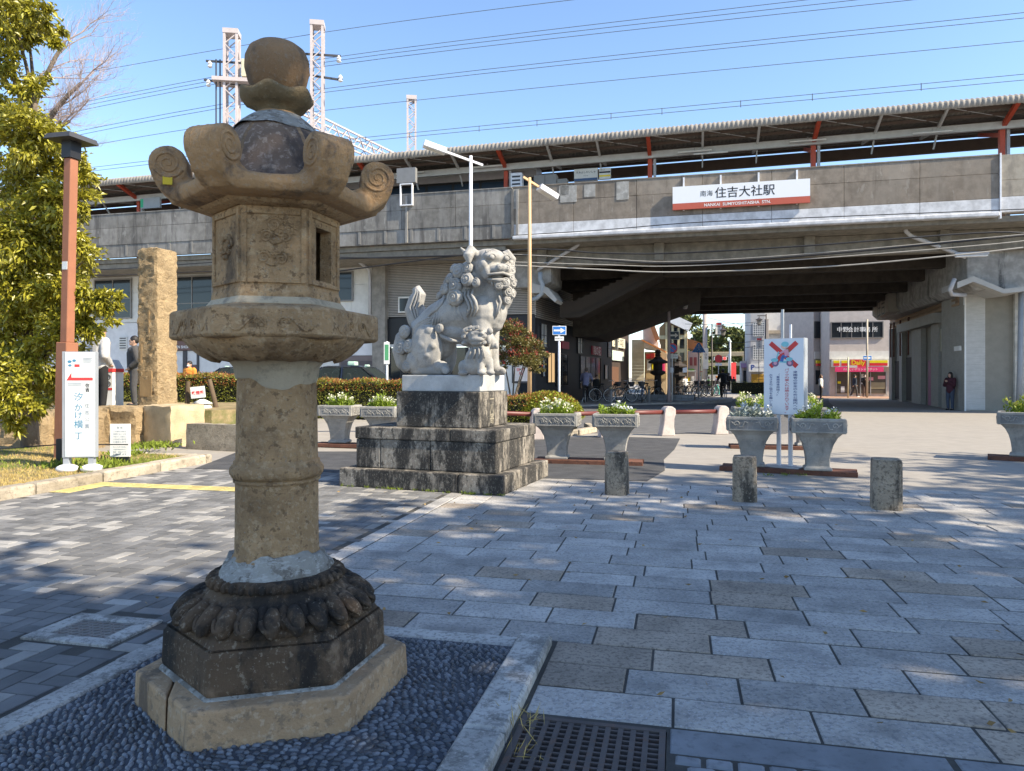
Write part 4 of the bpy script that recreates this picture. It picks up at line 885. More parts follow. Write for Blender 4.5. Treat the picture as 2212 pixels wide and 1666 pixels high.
for k in range(len(secs)-1):
    for i in range(nu): t.f.append((k*(nu+1)+i, k*(nu+1)+i+1, (k+1)*(nu+1)+i+1, (k+1)*(nu+1)+i)); t.mi.append(0)
t.build('roof_sheet', m_corr, can, smooth=True)
m_purl = mat('purlin_brown', (0.16,0.12,0.10), 0.8, bump=None); m_beam = plain('canopy_beam_grey', (0.56,0.57,0.58), 0.5)
def tilt_bar(v, dz, w, h, m, nm):
    a = Vector((-46,v,zc(-46)+dz)); b_ = Vector((46,v,zc(46)+dz)); MB().bar(a,b_,w,h).build(nm, m, can)
for v0, dz in ((0.55,-0.14),(1.1,-0.18),(1.65,-0.28),(2.7,-0.30),(3.4,-0.22),(4.2,-0.14),(5.2,-0.06)): tilt_bar(v0, dz, 0.07, 0.12, m_purl, 'purlin')
tilt_bar(2.0, -0.66, 0.16, 0.30, m_beam, 'main_beam'); tilt_bar(5.6, -0.35, 0.2, 0.5, m_purl, 'rear_beam')
cols = [VU(px,2.15) for px in (1093,1404,1757,2165)]; sp = (cols[3]-cols[0])/3
m_red2 = plain('vermilion_steel', (0.50,0.085,0.045), 0.55)
allc = [cols[0]-sp*i for i in range(5,0,-1)]+cols+[cols[3]+sp]
for u in allc:
    z = zc(u); t = MB().bb(u-0.10,u+0.10,2.1,2.32,8.0,z-0.62); t.build('post', m_red2, can, bevel=0.01)
    MB().bar((u,2.2,z-0.72),(u,0.55,z-0.17),0.17,0.17).build('bracket_arm', m_red2, can)
    MB().bar((u,2.2,z-1.0),(u,4.6,z-0.22),0.14,0.18).build('rear_bracket_arm', m_red2, can)
    MB().bb(u+0.16,u+0.28,2.12,2.28,8.0,z-0.65).build('downpipe', m_pvc, can)
for i in range(len(allc)-1):
    for f in (1/3, 2/3):
        u = allc[i]+(allc[i+1]-allc[i])*f; z = zc(u)
        MB().bar((u,1.95,z-0.55),(u,0.75,z-0.13),0.10,0.12).build('rafter', m_beam, can)
        MB().bar((u,2.0,z-0.60),(u,4.4,z-0.22),0.10,0.12).build('rear_rafter', m_beam, can)
        MB().bar((u,2.0,z-0.62),(u,2.6,z-1.25),0.06,0.06).build('strut', m_beam, can)
# thin cross bracing below the sheet
for i in range(len(allc)-1):
    for f in range(3):
        ua_ = allc[i]+(allc[i+1]-allc[i])*f/3; ub_ = allc[i]+(allc[i+1]-allc[i])*(f+1)/3
        MB().tube([(ua_,0.7,zc(ua_)-0.16),(ub_,1.9,zc(ub_)-0.36)], 0.018, 5).build('brace_rod', m_beam, can)
# hanging strip lights
m_tube = plain('lamp_tube_white', (0.80,0.80,0.78), 0.4)
tl = ['hanging platform strip light, leftmost behind the lantern roof','platform strip light left of the air conditioner','platform strip light above the kana name board','platform strip light left of the station sign','platform strip light above the station sign','platform strip light right of the station sign','platform strip light nearest the right edge']
for i, (px, py) in enumerate(((345,345),(885,374),(1053,360),(1535,331),(1745,304),(2014,286),(1500,327))[:7]):
    u = VU(px,1.7); z = VZ(px,py,1.7)
    o = thing('strip_light', ['platform strip light behind the curled lantern roof','platform strip light at the left of the waiting room','platform strip light beside the air conditioner post','platform strip light left above the white station sign','platform strip light crossing the post above the station sign','platform strip light near the right edge of the view','short platform strip light above the kana name board'][i], 'light', VW(u,1.7,z), VA, 'platform strip lights')
    MB().bb(-0.75,0.75,-0.05,0.05,-0.03,0.03).build('lamp_tube', m_tube, o, bevel=0.015); MB().bb(-0.02,0.02,-0.015,0.015,0.03,0.16).build('hanger', m_grey_metal, o)
# waiting room on the platform
wr = thing('waiting_room', 'white glazed waiting room on the platform behind the lantern', 'shelter', VO, VA)
u0, u1 = VU(700,3.2), VU(1158,3.2); zf0, zf1 = VZ(1000,392,3.2), VZ(1000,365,3.2)
MB().bb(u0,u1,3.2,4.6,zf0,zf1).build('fascia', m_white_metal, wr); MB().bb(u0,u1,3.6,4.6,8.0,zf0).build('rear_wall', m_dark_metal, wr)
nw = 8; w = (u1-u0)/nw
for i in range(nw):
    fr = MB(); a = u0+i*w
    for x0,x1,z0,z1 in ((a+0.01,a+0.07,9.8,zf0-0.02),(a+w-0.07,a+w-0.01,9.8,zf0-0.02),(a+0.07,a+w-0.07,zf0-0.12,zf0-0.02)): fr.bb(x0,x1,3.24,3.32,z0,z1)
    f = fr.build('window_frame', m_black, wr); MB().bb(a+0.07,a+w-0.07,3.27,3.285,9.8,zf0-0.12).build('pane', m_glass_b, f)
# air conditioner, cabinets and the platform name boards
ac = thing('air_conditioner', 'white air conditioning unit mounted behind the parapet by the red post', 'air conditioner', VW(VU(1117,1.5),1.5,10.0), VA)
MB().bb(-0.28,0.28,-0.2,0.2,0.0,1.25).build('casing', m_white_metal, ac, bevel=0.02)
for q in range(6): MB().bb(-0.2,0.2,-0.215,-0.2,0.12+q*0.18,0.2+q*0.18).build('grille_slat', m_dark_metal, ac)
cab = thing('platform_cabinet', 'grey steel cabinet on the platform right of the air conditioner', 'cabinet', VW(VU(1182,2.2),2.2,9.9), VA)
MB().bb(-0.62,0.5,-0.25,0.25,0,1.35).build('casing', plain('cabinet_grey',(0.27,0.26,0.25),0.6), cab, bevel=0.02); MB().bb(-0.07,-0.05,-0.262,-0.25,0.1,1.3).build('door_seam', m_dark_metal, cab); MB().bb(0.52,1.0,-0.2,0.2,0.45,1.1).build('side_box', plain('cabinet_grey2',(0.3,0.29,0.27),0.6), cab)
def board(nm, label, px0, px1, py0, py1, v, m, cat='sign'):
    u0_, u1_ = VU(px0,v), VU(px1,v); z1 = VZ((px0+px1)/2,py0,v); z0 = VZ((px0+px1)/2,py1,v)
    o = thing(nm, label, cat, VW((u0_+u1_)/2,v,z0), VA); wd = u1_-u0_; h = z1-z0
    MB().bb(-wd/2,wd/2,0.0,0.14,0,h).build('panel', m, o, bevel=0.01); return o, wd, h
m_cream = plain('sign_cream', (0.62,0.59,0.52), 0.5); m_navy = plain('sign_navy', (0.05,0.09,0.17), 0.5); m_ink = plain('ink_black', (0.02,0.02,0.022), 0.6)
m_blue = plain('traffic_blue', (0.03,0.17,0.52), 0.45); m_yellow = plain('sign_yellow', (0.75,0.55,0.03), 0.5); m_redp = plain('sign_red', (0.62,0.05,0.05), 0.5)
o, wd, h = board('platform_name_board', 'cream platform name board in kana with navy foot strip', 1240, 1291, 364, 391, 1.6, m_cream)
text('すみよしたいしゃ', m_ink, o, (0,-0.004,h*0.70), size=0.3, fit_w=wd*0.82, bold=0.01); text('住吉大社', m_ink, o, (0,-0.004,h*0.42), size=0.1, fit_w=wd*0.2)
MB().bb(-wd/2+0.01,wd/2-0.01,-0.003,-0.001,0.01,h*0.22).build('navy_strip', m_navy, o)
o, wd, h = board('exit_board', 'small cream exit board beside the platform name board', 1294, 1319, 363, 387, 1.6, m_cream)
MB().bb(-wd/2+0.01,wd/2-0.01,-0.003,-0.001,h*0.55,h*0.70).build('grey_strip', m_ink, o); MB().bb(-wd/2+0.01,wd/2-0.01,-0.003,-0.001,h*0.22,h*0.38).build('yellow_strip', m_yellow, o); text('出口', m_ink, o, (-wd*0.2,-0.005,h*0.85), size=0.1, fit_h=h*0.18)
o, wd, h = board('platform_direction_sign', 'long grey hanging sign with a green end on the far left platform', 303, 345, 427, 450, 1.4, plain('sign_grey',(0.33,0.35,0.37),0.5))
MB().bb(-wd/2+0.01,-wd/2+0.2,-0.003,-0.001,h*0.1,h*0.9).build('green_pictogram', plain('exit_green',(0.04,0.4,0.2),0.5), o)
wall_box = thing('parapet_notice_frame', 'small white framed box hung on the parapet left of the lamp post', 'frame', VW(VU(877,-0.15),-0.15,VZ(877,444,-0.15)), VA)
for x0,x1,z0,z1 in ((-0.32,-0.27,0,1.05),(0.27,0.32,0,1.05),(-0.27,0.27,0,0.05),(-0.27,0.27,1.0,1.05)): MB().bb(x0,x1,0.0,0.14,z0,z1).build('frame_bar', m_white_metal, wall_box)
MB().bb(-0.5,0.45,0.05,0.3,1.1,1.8).build('meter_box', plain('meter_grey',(0.2,0.2,0.2),0.6), wall_box)

# ---- station sign
SV = -0.20
us0, us1 = VU(1453,SV), VU(1750,SV); zt0, zt1 = VZ(1453,403,SV), VZ(1750,387,SV); zb0, zb1 = VZ(1453,454,SV), VZ(1750,437,SV)
zt = (zt0+zt1)/2; zb = (zb0+zb1)/2; wd = us1-us0; h = zt-zb
sg = thing('station_name_sign', 'large white and red station name sign on the viaduct parapet', 'sign', VW((us0+us1)/2,SV,zb), VA)
MB().bb(-wd/2,wd/2,0,0.12,h*0.27,h).build('white_panel', plain('sign_white',(0.78,0.78,0.79),0.45,var=0.0), sg); MB().bb(-wd/2,wd/2,0,0.12,0,h*0.268).build('red_panel', plain('sign_brick_red',(0.47,0.10,0.06),0.5,var=0.0), sg)
text('南海', m_ink, sg, (-wd*0.245,-0.004,h*0.635), size=0.4, fit_w=wd*0.092, bold=0.0); text('住吉大社駅', m_ink, sg, (wd*0.035,-0.004,h*0.635), size=0.6, fit_w=wd*0.435, bold=0.008)
text('NANKAI  SUMIYOSHITAISHA  STN.', plain('sign_lettering_white',(0.8,0.8,0.78),0.5), sg, (-wd*0.02,-0.004,h*0.135), size=0.2, fit_w=wd*0.485, bold=0.012)
for px in (1477,1557,1639,1722):
    u = VU(px,-0.1)-(us0+us1)/2; MB().bb(u-0.035,u+0.035,0.13,0.20,-0.02,10.12-zb).build('bracket', m_white_metal, sg)
# ---------------------------------------------------------------- buildings under and beyond the viaduct
sb = thing('station_building', 'white panelled station building with louvres under the viaduct', 'building', VO, VA)
BV = 2.8
m_wpanel = mat('white_wall_panel', (0.66,0.65,0.61), 0.6, [((0.5,0.49,0.45), 1.5, (1,1,0.3), 0.55, 0.75, 0.4)], None, objvar=0.03)
m_lav = mat('pale_panel', (0.66,0.655,0.66), 0.5, bump=None, objvar=0.02)
uL, uP, uQ = -46.0, VU(803,BV), VU(1157,BV)
zmid = VZ(600,690,BV); ztop = 7.60
npan = 32; w = (uP-uL)/npan
for i in range(npan):
    for z0, z1 in ((zmid,zmid+1.75),(zmid+1.75,ztop)): MB().bb(uL+i*w+0.006,uL+(i+1)*w-0.006,BV,BV+0.2,z0+0.006,z1-0.006).build('wall_panel', m_wpanel, sb)
MB().bb(uL,uP,BV+0.205,BV+0.4,0.0,ztop).build('wall_core', m_dark_metal, sb)
def window(o, x0, x1, z0, z1, y, fm, pm, nv=1, nh=0, nm='window', fw=0.07):
    f = MB().bb(x0,x0+fw,y-0.05,y+0.04,z0,z1).bb(x1-fw,x1,y-0.05,y+0.04,z0,z1).bb(x0+fw,x1-fw,y-0.05,y+0.04,z1-fw,z1).bb(x0+fw,x1-fw,y-0.05,y+0.04,z0,z0+fw).build(nm, fm, o)
    for i in range(1, nv+1):
        if nv > 0: x = x0+(x1-x0)*i/(nv+1); MB().bb(x-fw*0.4,x+fw*0.4,y-0.04,y+0.03,z0+fw,z1-fw).build('mullion', fm, f)
    for i in range(1, nh+1): z = z0+(z1-z0)*i/(nh+1); MB().bb(x0+fw,x1-fw,y-0.035,y+0.025,z-fw*0.35,z+fw*0.35).build('transom', fm, f)
    xs = [x0+fw+(x1-x0-2*fw)*i/(nv+1) for i in range(nv+2)]
    for i in range(nv+1): MB().bb(xs[i]+0.003,xs[i+1]-0.003,y-0.012,y+0.0,z0+fw,z1-fw).build('pane', pm, f)
    return f
m_alu = plain('bronze_aluminium', (0.22,0.21,0.2), 0.45, metal=0.3)
for px0, px1, py0, py1, nv, nh in ((372,462,598,716,1,1),(206,286,605,690,1,1),(60,150,612,690,1,1),(727,764,587,652,0,0)):
    window(sb, VU(px0,BV), VU(px1,BV), VZ(px0,py1,BV), VZ(px0,py0,BV), BV-0.06, m_alu, m_glass, nv, nh)
for px, py in ((267,742),(205,714),(300,768)):
    u = VU(px,BV); z = VZ(px,py,BV); f = MB().bb(u-0.26,u+0.26,BV-0.06,BV,z-0.38,z+0.38).build('vent', m_wpanel, sb)
    for q in range(5): MB().bb(u-0.21,u+0.21,BV-0.075,BV-0.061,z-0.3+q*0.14,z-0.24+q*0.14).build('vent_slat', m_dark_metal, f)
# ground floor: pale wall, brown discount shop, panels and shutter
up = [uL, VU(368,BV), VU(470,BV), VU(640,BV), VU(733,BV), VU(835,BV)]
MB().bb(up[0],up[1]-0.01,BV+0.01,BV+0.2,0.2,zmid-0.02).build('lower_wall', m_lav, sb)
m_brown = plain('brown_signboard', (0.145,0.085,0.075), 0.6)
MB().bb(up[1],up[3],BV-0.12,BV+0.2,VZ(420,757,BV),zmid-0.02).build('shop_signboard', m_brown, sb)
m_lw = plain('letter_white', (0.8,0.8,0.78), 0.5)
u = VU(380,BV); text('SHOP', m_lw, sb, (u,BV-0.126,VZ(380,706,BV)), size=0.4, fit_h=VZ(380,699,BV)-VZ(380,713,BV), bold=0.02)
u = VU(391,BV); text('100YEN SHOP', m_lw, sb, (u,BV-0.126,VZ(391,750,BV)), size=0.3, fit_w=1.25, bold=0.015)
MB().bb(up[1],up[2]+1.5,BV+0.02,BV+0.2,0.2,VZ(420,758,BV)).build('shop_glazing', plain('shop_white_board',(0.6,0.6,0.6),0.4), sb)
for px in (372,398,402,428): u = VU(px,BV); MB().bb(u-0.06,u+0.06,BV-0.05,BV+0.02,0.2,VZ(px,758,BV)).build('shop_post', m_dark_metal, sb)
MB().bb(VU(403,BV),VU(428,BV),BV+0.005,BV+0.018,0.2,VZ(415,788,BV)).build('kick_panel', m_brown, sb)
for q in range(22): MB().bb(up[2]+1.55,up[4]-0.02,BV+0.02-(q%2)*0.02,BV+0.2,0.3+q*0.105,0.4+q*0.105).build('shutter_slat', m_wpanel, sb)
MB().bb(up[4],up[5],BV-0.01,BV+0.2,VZ(780,728,BV),zmid-0.03).build('lower_wall', m_lav, sb); MB().bb(up[4],up[5],BV-0.01,BV+0.2,VZ(780,768,BV),VZ(780,729,BV)).build('lower_wall', m_lav, sb)
m_tileb = mat('brown_tile', (0.19,0.155,0.15), 0.6, bump=None); MB().bb(up[4],up[5],BV-0.01,BV+0.2,0.1,VZ(780,769,BV)).build('tiled_base', m_tileb, sb)
MB().bb(up[4]+0.1,up[5]-0.1,BV-0.03,BV-0.012,VZ(780,800,BV),VZ(780,780,BV)).build('sign_strip', plain('dark_strip',(0.1,0.085,0.09),0.6), sb)
# louvres
m_louv = plain('louvre_grey', (0.36,0.335,0.30), 0.6)
u0 = VU(833,BV); nl = 34; z0 = VZ(833,690,BV)+0.12; zt_ = ztop-0.05
MB().bb(u0,uQ,BV+0.12,BV+0.3,z0-0.1,ztop).build('louvre_back', m_black, sb)
for q in range(nl):
    z = z0+(zt_-z0)*q/nl; MB().bar((u0,BV+0.04,z+0.03),(uQ,BV+0.04,z+0.03),0.09,0.055).build('louvre_slat', m_louv, sb)
window(sb, VU(862,BV), VU(888,BV), VZ(875,676,BV), VZ(875,642,BV), BV-0.08, m_wpanel, m_glass, 0, 0)
zf = z0-0.1
MB().bb(u0,uQ-0.02,BV-0.03,BV+0.3,VZ(860,745,BV),zf-0.01).build('black_fascia', m_black, sb); MB().bb(u0+0.1,uQ-0.3,BV-0.05,BV-0.032,VZ(860,750,BV),VZ(860,744,BV)).build('light_strip', m_wpanel, sb)
nd = 9; wdd = (uQ-u0)/nd
for i in range(nd):
    a = u0+i*wdd; zt2 = VZ(860,752,BV)
    if i in (6,7): MB().bb(a+0.02,a+wdd-0.02,BV,BV+0.1,0.1,zt2).build('white_wall', m_wpanel, sb)
    else:
        f = MB().bb(a+0.01,a+0.09,BV,BV+0.1,0.1,zt2).bb(a+wdd-0.09,a+wdd-0.01,BV,BV+0.1,0.1,zt2).bb(a+0.09,a+wdd-0.09,BV,BV+0.1,0.1,0.45).build('glass_door', m_black, sb); MB().bb(a+0.09,a+wdd-0.09,BV+0.04,BV+0.06,0.45,zt2).build('pane', m_glass, f)
up_ = VU(1125,BV-0.02); o = MB().bb(up_-0.45,up_+0.45,BV-0.04,BV-0.005,1.2,2.3).build('poster_frame', m_dark_metal, sb); MB().bb(up_-0.36,up_+0.36,BV-0.055,BV-0.041,1.3,2.2).build('poster', plain('poster_paper',(0.7,0.64,0.6),0.6), o); text('御 志\n梅', m_redp, o, (up_,BV-0.06,1.78), size=0.22, fit_w=0.42)

# corner shop along the street
def wallmap(Q, s):
    def fx(px): k = (px-CX)/FPX; return (k*Q.y-Q.x)/(s.x-k*s.y)
    def fz(px, py): return CAMH-(py-HOR)/FPX*(Q.y+s.y*fx(px))
    return fx, fz
SQ = VW(uQ, BV); SS = Vector((0.3502,0.9367,0)); SZ = math.atan2(SS.y, SS.x); fx, fz = wallmap(SQ, SS)
cs = thing('corner_shop', 'black fronted shop row with louvres along the street under the viaduct', 'shop', SQ, SZ)
LS = fx(1322)
zl = fz(1158,688); MB().bb(0.02,LS,0.0,1.5,0.05,zl).build('shop_wall', plain('black_timber',(0.018,0.02,0.024),0.6), cs)
MB().bb(0.02,LS,0.1,1.5,zl+0.01,7.0).build('upper_wall', m_black, cs)
for q in range(18): MB().bar((0.0,0.02,zl+0.08+q*0.105),(LS,0.02,zl+0.08+q*0.105),0.07,0.055).build('louvre_slat', m_louv, cs)
m_lit = plain('shop_pane_lit_tone', (0.42,0.43,0.42), 0.25); m_warm = mat('warm_interior', (0.55,0.38,0.2), 0.6, bump=None, emit=((1.0,0.62,0.28),0.35))  # pale panes have their lit look painted in; the warm one glows
def swin(px0,px1,py0,py1,m,nv=1,nh=1): window(cs, fx(px0), fx(px1), fz(px0,py1), fz(px0,py0), -0.03, m_black, m, nv, nh, fw=0.05)
swin(1166,1180,697,750,m_lit); swin(1246,1257,717,764,m_lit); swin(1312,1320,734,772,m_lit)
swin(1181,1197,760,828,m_warm,1,0); swin(1200,1225,762,835,m_glass,1,0); swin(1252,1296,768,840,m_glass,3,0)
swin(1170,1176,776,815,m_lit,0,0); swin(1305,1312,788,820,m_lit,0,0)
for px0,px1,py0,py1,tx in ((1211,1226,737,753,''),(1277,1296,747,766,'梅の花')):
    a, b_ = fx(px0), fx(px1); o = MB().bb(a,b_,-0.10,-0.002,fz(px0,py1),fz(px0,py0)).build('shop_sign', plain('shop_sign_red',(0.36,0.04,0.07),0.5), cs)
    if tx: text(tx, m_lw, o, ((a+b_)/2,-0.105,(fz(px0,py1)+fz(px0,py0))/2), size=0.3, fit_w=(b_-a)*0.8)
for q in range(9): MB().bb(0.3+q*0.22,0.36+q*0.22,-0.04,-0.001,zl-2.2,zl-0.35).build('timber_batten', m_dark_metal, cs)
L2 = fx(1369); MB().bb(LS+0.02,L2,0.4,1.9,0.05,fz(1330,707)).build('shop_wall', plain('brown_timber',(0.05,0.035,0.028),0.7), cs)
o = MB().bb(fx(1330),fx(1357),0.25,0.39,fz(1340,750),fz(1340,729)).build('shop_sign', plain('sign_ivory',(0.6,0.56,0.42),0.5), cs); text('とり市 本店', m_ink, o, ((fx(1330)+fx(1357))/2,0.245,fz(1343,739)), size=0.3, fit_w=(fx(1357)-fx(1330))*0.75)
MB().bb(fx(1330),fx(1354),0.25,0.39,fz(1340,779),fz(1340,758)).build('shop_sign', plain('sign_pale_green',(0.5,0.58,0.52),0.5), cs)
MB().bb(fx(1324),fx(1346),0.34,0.399,fz(1330,832),fz(1330,792)).build('shutter', plain('brown_shutter',(0.12,0.06,0.035),0.6), cs)
for q in range(14): MB().bar((LS,0.36,fz(1330,707)+0.05+q*0.1),(L2,0.36,fz(1330,707)+0.05+q*0.1),0.06,0.05).build('louvre_slat', m_louv, cs)
dec = thing('lit_doorway_lamp', 'small lit panel sign in the dark shop doorway', 'sign', SQ+SS*fx(1325)+Vector((0.02,0,fz(1325,749))), SZ); MB().bb(0,0.12,-0.3,-0.1,-0.2,0.9).build('panel', m_lit, dec)

# building on the right of the underpass
RQ = Vector((20.07,31.85,0)); RS = Vector((5.15,16.1,0)).normalized(); rx, rz_ = wallmap(RQ, RS)
rb = thing('underpass_building', 'grey tiled shop block along the right of the underpass', 'building', RQ, math.atan2(RS.y,RS.x))
m_rtile = mat('grey_wall_tile', (0.30,0.285,0.255), 0.7, [((0.38,0.365,0.33), 6, (0.4,0.4,9), 0.5, 0.62, 0.5)], None)
LR = (Vector((25.2,48,0))-RQ).length
MB().bb(0.0,LR,-3.5,-0.25,0,6.2).build('core_wall', mat('core_tan',(0.25,0.235,0.2),0.8,bump=None), rb)
def pier(px0, px1): MB().bb(rx(px0),rx(px1),-0.25,0.0,0,rz_(px0,650)).build('tiled_pier', m_rtile, rb)
for a, b_ in ((2083,2065),(2028,2012),(1990,1970),(1949,1943),(1927,1921)): MB().bb(min(rx(a),rx(b_)),max(rx(a),rx(b_)),-0.24,0.02,0,4.7).build('tiled_pier', m_rtile, rb)
m_brk = mat('weathered_brick', (0.30,0.21,0.14), 0.9, bump=None, objvar=0.25)
xa, xb = rx(2052), rx(1925)
for q in range(13): 
    MB().bb(0.6,xb,-0.22,0.10-(q%2)*0.03,4.75+q*0.12,4.86+q*0.12).build('brick_course', m_brk, rb)
def rpan(px0, px1, py0, py1, m, nm, y=0.0):
    a, b_ = rx(px1), rx(px0); a, b_ = min(a,b_), max(a,b_); return MB().bb(a,b_,-0.26,-0.2+y,rz_((px0+px1)/2,py1),rz_((px0+px1)/2,py0)).build(nm, m, rb)
rpan(2028,2066,707,757,plain('faded_sign',(0.45,0.42,0.32),0.6),'shop_sign',0.14)
rpan(2036,2063,771,882,plain('pink_door',(0.50,0.19,0.30),0.6),'door',0.06)
rpan(1998,2007,779,876,plain('purple_door',(0.28,0.08,0.16),0.6),'door',0.05)
m_dk = plain('dark_opening', (0.05,0.038,0.03), 0.9)
rpan(1951,1969,772,866,m_dk,'shutter_opening',0.03); rpan(1926,1945,780,862,m_dk,'shutter_opening',0.03)
rpan(2066,2078,748,758,m_white,'meter_box',0.3)
MB().bb(rx(2083)+3.8,rx(1950),-0.2,0.35,4.2,4.7).build('awning_beam', m_rtile, rb)
for px in (1968,1950,1936,1929): x = rx(px); MB().bb(x-0.04,x+0.04,0.1,0.18,2.8,5.0).build('sign_post', m_rust, rb)
a, b_ = rx(1982), rx(1947); hs = MB().bb(min(a,b_),max(a,b_),0.05,1.5,rz_(1965,678),rz_(1965,640)).build('hanging_sign', mat('sign_grime',(0.28,0.25,0.21),0.8,bump=None), rb)
text('住吉', m_ink, hs, ((a+b_)/2,1.505,rz_(1965,659)), rot=(math.pi/2,0,math.pi), size=0.5, fit_w=abs(b_-a)*0.6)
# pale panelled front facing the square
fb = thing('panelled_front_wall', 'pale grey striped metal panel wall beside the phone user', 'wall', RQ, VA)
m_siding = mat('striped_siding', (0.47,0.465,0.445), 0.6, [((0.38,0.375,0.36), 5, (0.5,0.5,14), 0.5, 0.58, 0.7)], None)
w2 = 2.0; hz = 5.35
for q in range(21): MB().bb(0.06,w2-0.06,-0.05,0.1,0.06+q*0.25,0.305+q*0.25).build('siding_board', m_siding, fb)
for x0 in (0.0,w2-0.055): MB().bb(x0,x0+0.055,-0.07,0.1,0.0,hz).build('edge_trim', m_white, fb)
MB().bb(0.0,w2,0.12,3.0,0,hz).build('wall_core', m_rtile, fb)

# buildings beyond the viaduct
def bld(nm, label, px0, px1, Y, ztop, m, depth=8.0, ang=VA, cat='building'):
    p0 = Vector((XW(px0,Y),Y,0)); s = Vector((math.cos(ang),math.sin(ang),0)); f1, f2 = wallmap(p0, s)
    o = thing(nm, label, cat, p0, ang); wdt = f1(px1)
    MB().bb(0,wdt,0,depth,0,ztop).build('walls', m, o); return o, f1, f2, wdt
m_beige = mat('beige_wall', (0.50,0.445,0.405), 0.8, bump=None); m_cream2 = mat('cream_wall', (0.62,0.60,0.56), 0.8, bump=None)
# convenience store with office above
st, sx, szz, wst = bld('corner_office_building', 'beige corner building with a convenience store under an accounting office', 1792, 1990, 56.0, 14.0, m_beige)
window(st, sx(1794), sx(1908), szz(1850,731), szz(1850,695), -0.06, m_alu, m_glass, 4, 0)
for tx, px in (('中野',1820),('会計',1843),('事',1862),('務',1873),('所',1889)): text(tx, m_lw, st, (sx(px),-0.13,szz(px,712)), size=0.6, fit_h=0.40, bold=0.004)
MB().bb(-0.02,wst,-0.06,-0.002,szz(1850,776),szz(1850,759)).build('cream_band', m_cream2, st)
fa = MB().bb(0.1,wst,-0.45,-0.061,szz(1850,793),szz(1850,777)).build('store_fascia', plain('fascia_white',(0.75,0.73,0.65),0.4), st)
m_y2 = plain('store_yellow',(0.72,0.60,0.02),0.4); m_r2 = plain('store_red',(0.60,0.03,0.04),0.4)
for a, b_ in ((1798,1811),(1815,1828),(1875,1914)):
    MB().bb(sx(a),sx(b_),-0.47,-0.452,szz(1850,784.5),szz(1850,779)).build('yellow_stripe', m_y2, fa); MB().bb(sx(a),sx(b_),-0.47,-0.452,szz(1850,790.5),szz(1850,785)).build('red_stripe', m_r2, fa)
MB().bb(sx(1834),sx(1868),-0.48,-0.452,szz(1850,792.5),szz(1850,777.5)).build('logo_panel', m_r2, fa); text('Daily', m_y2, fa, (sx(1851),-0.485,szz(1851,785)), size=0.5, fit_w=0.95, bold=0.02)
bn = MB().bb(sx(1801),sx(1905),-0.55,-0.50,szz(1850,803.5),szz(1850,792.8)).build('pink_banner', plain('banner_pink',(0.68,0.04,0.16),0.6), st); text('おいしいデリシャスポット', m_lw, bn, (sx(1855),-0.555,szz(1855,798)), size=0.2, fit_w=2.4)
MB().bb(sx(1806),sx(1914),-0.05,-0.001,0.25,szz(1850,804)).build('shop_glazing', plain('store_glass',(0.11,0.095,0.075),0.2), st)
for px in (1806,1836,1858,1880,1914): MB().bb(sx(px)-0.03,sx(px)+0.03,-0.09,-0.052,0.1,szz(1850,804)).build('door_frame', m_grey_metal, st)
for a, b_, c_, d_, mm in ((1816,1824,835,848,m_white),(1860,1868,808,830,m_cream2),(1896,1912,812,819,plain('poster_pink',(0.7,0.3,0.35),0.6)),(1876,1886,815,822,plain('poster_pink',(0.7,0.3,0.35),0.6)),(1809,1816,824,829,m_y2),(1880,1912,826,840,plain('shelf_goods',(0.3,0.26,0.16),0.7))): MB().bb(sx(a),sx(b_),-0.07,-0.051,szz(1850,d_),szz(1850,c_)).build('window_poster', mm, st)
s2, tx_, tz_, w_ = bld('store_side_wing', 'angled side face of the convenience store with red and yellow fascia', 1757.5, 1791, 60.0, 14.0, m_beige, 4.0, R(20))
MB().bb(0.05,w_-0.05,-0.1,-0.002,tz_(1775,731),tz_(1775,695)).build('window_band', m_glass, s2); MB().bb(0.05,w_,-0.12,-0.002,tz_(1775,776),tz_(1775,760)).build('cream_band', m_cream2, s2)
MB().bb(0.1,w_-0.1,-0.3,-0.121,tz_(1770,785),tz_(1770,779)).build('yellow_stripe', m_y2, s2); MB().bb(0.1,w_-0.1,-0.3,-0.121,tz_(1770,791),tz_(1770,785.4)).build('red_stripe', m_r2, s2)
MB().bb(0.2,w_-0.2,-0.06,-0.002,0.9,tz_(1775,800)).build('shop_glazing', m_glass, s2)
pv = sheet('store_pavement', mat('brick_pavement',(0.36,0.22,0.15),0.85,bump=None), [tuple((P(px,860,51.5)).xy) if False else (XW(px,Y_),Y_) for px,Y_ in ((1752,51.2),(1935,49.5),(1960,56),(1752,61))], 0.02)
# grey apartment block and shop on the right of the shrine street
gb, gx, gz, wg = bld('apartment_block', 'grey apartment block with blue framed windows beyond the underpass', 1651, 1770, 72.0, 20.0, mat('grey_render',(0.52,0.52,0.53),0.8,bump=None), 9)
for a, b_ in ((1690,1708),(1731,1756)): window(gb, gx(a), gx(b_), gz(a,712), gz(a,697), -0.06, plain('blue_frame',(0.04,0.06,0.12),0.5), m_glass, 1, 0, fw=0.12)
MB().bb(0,wg,-0.5,-0.002,gz(1700,721),gz(1700,714)).build('ledge', plain('tan_ledge',(0.34,0.29,0.23),0.8), gb); sgn = MB().bb(gx(1699),gx(1723),-0.6,-0.5,gz(1710,736),gz(1710,722)).build('sign_board', plain('sign_tan',(0.42,0.37,0.33),0.6), gb); text('貸料\n自転', m_redp, sgn, (gx(1711),-0.61,gz(1711,729)), size=0.5, fit_w=0.9)
g2, hx_, hz_, w2_ = bld('tiled_shop_building', 'narrow pale grey building with glass block windows and orange shutter', 1621.5, 1652, 70.0, 20.0, mat('pale_grey_tile',(0.46,0.455,0.46),0.7,bump=None), 8)
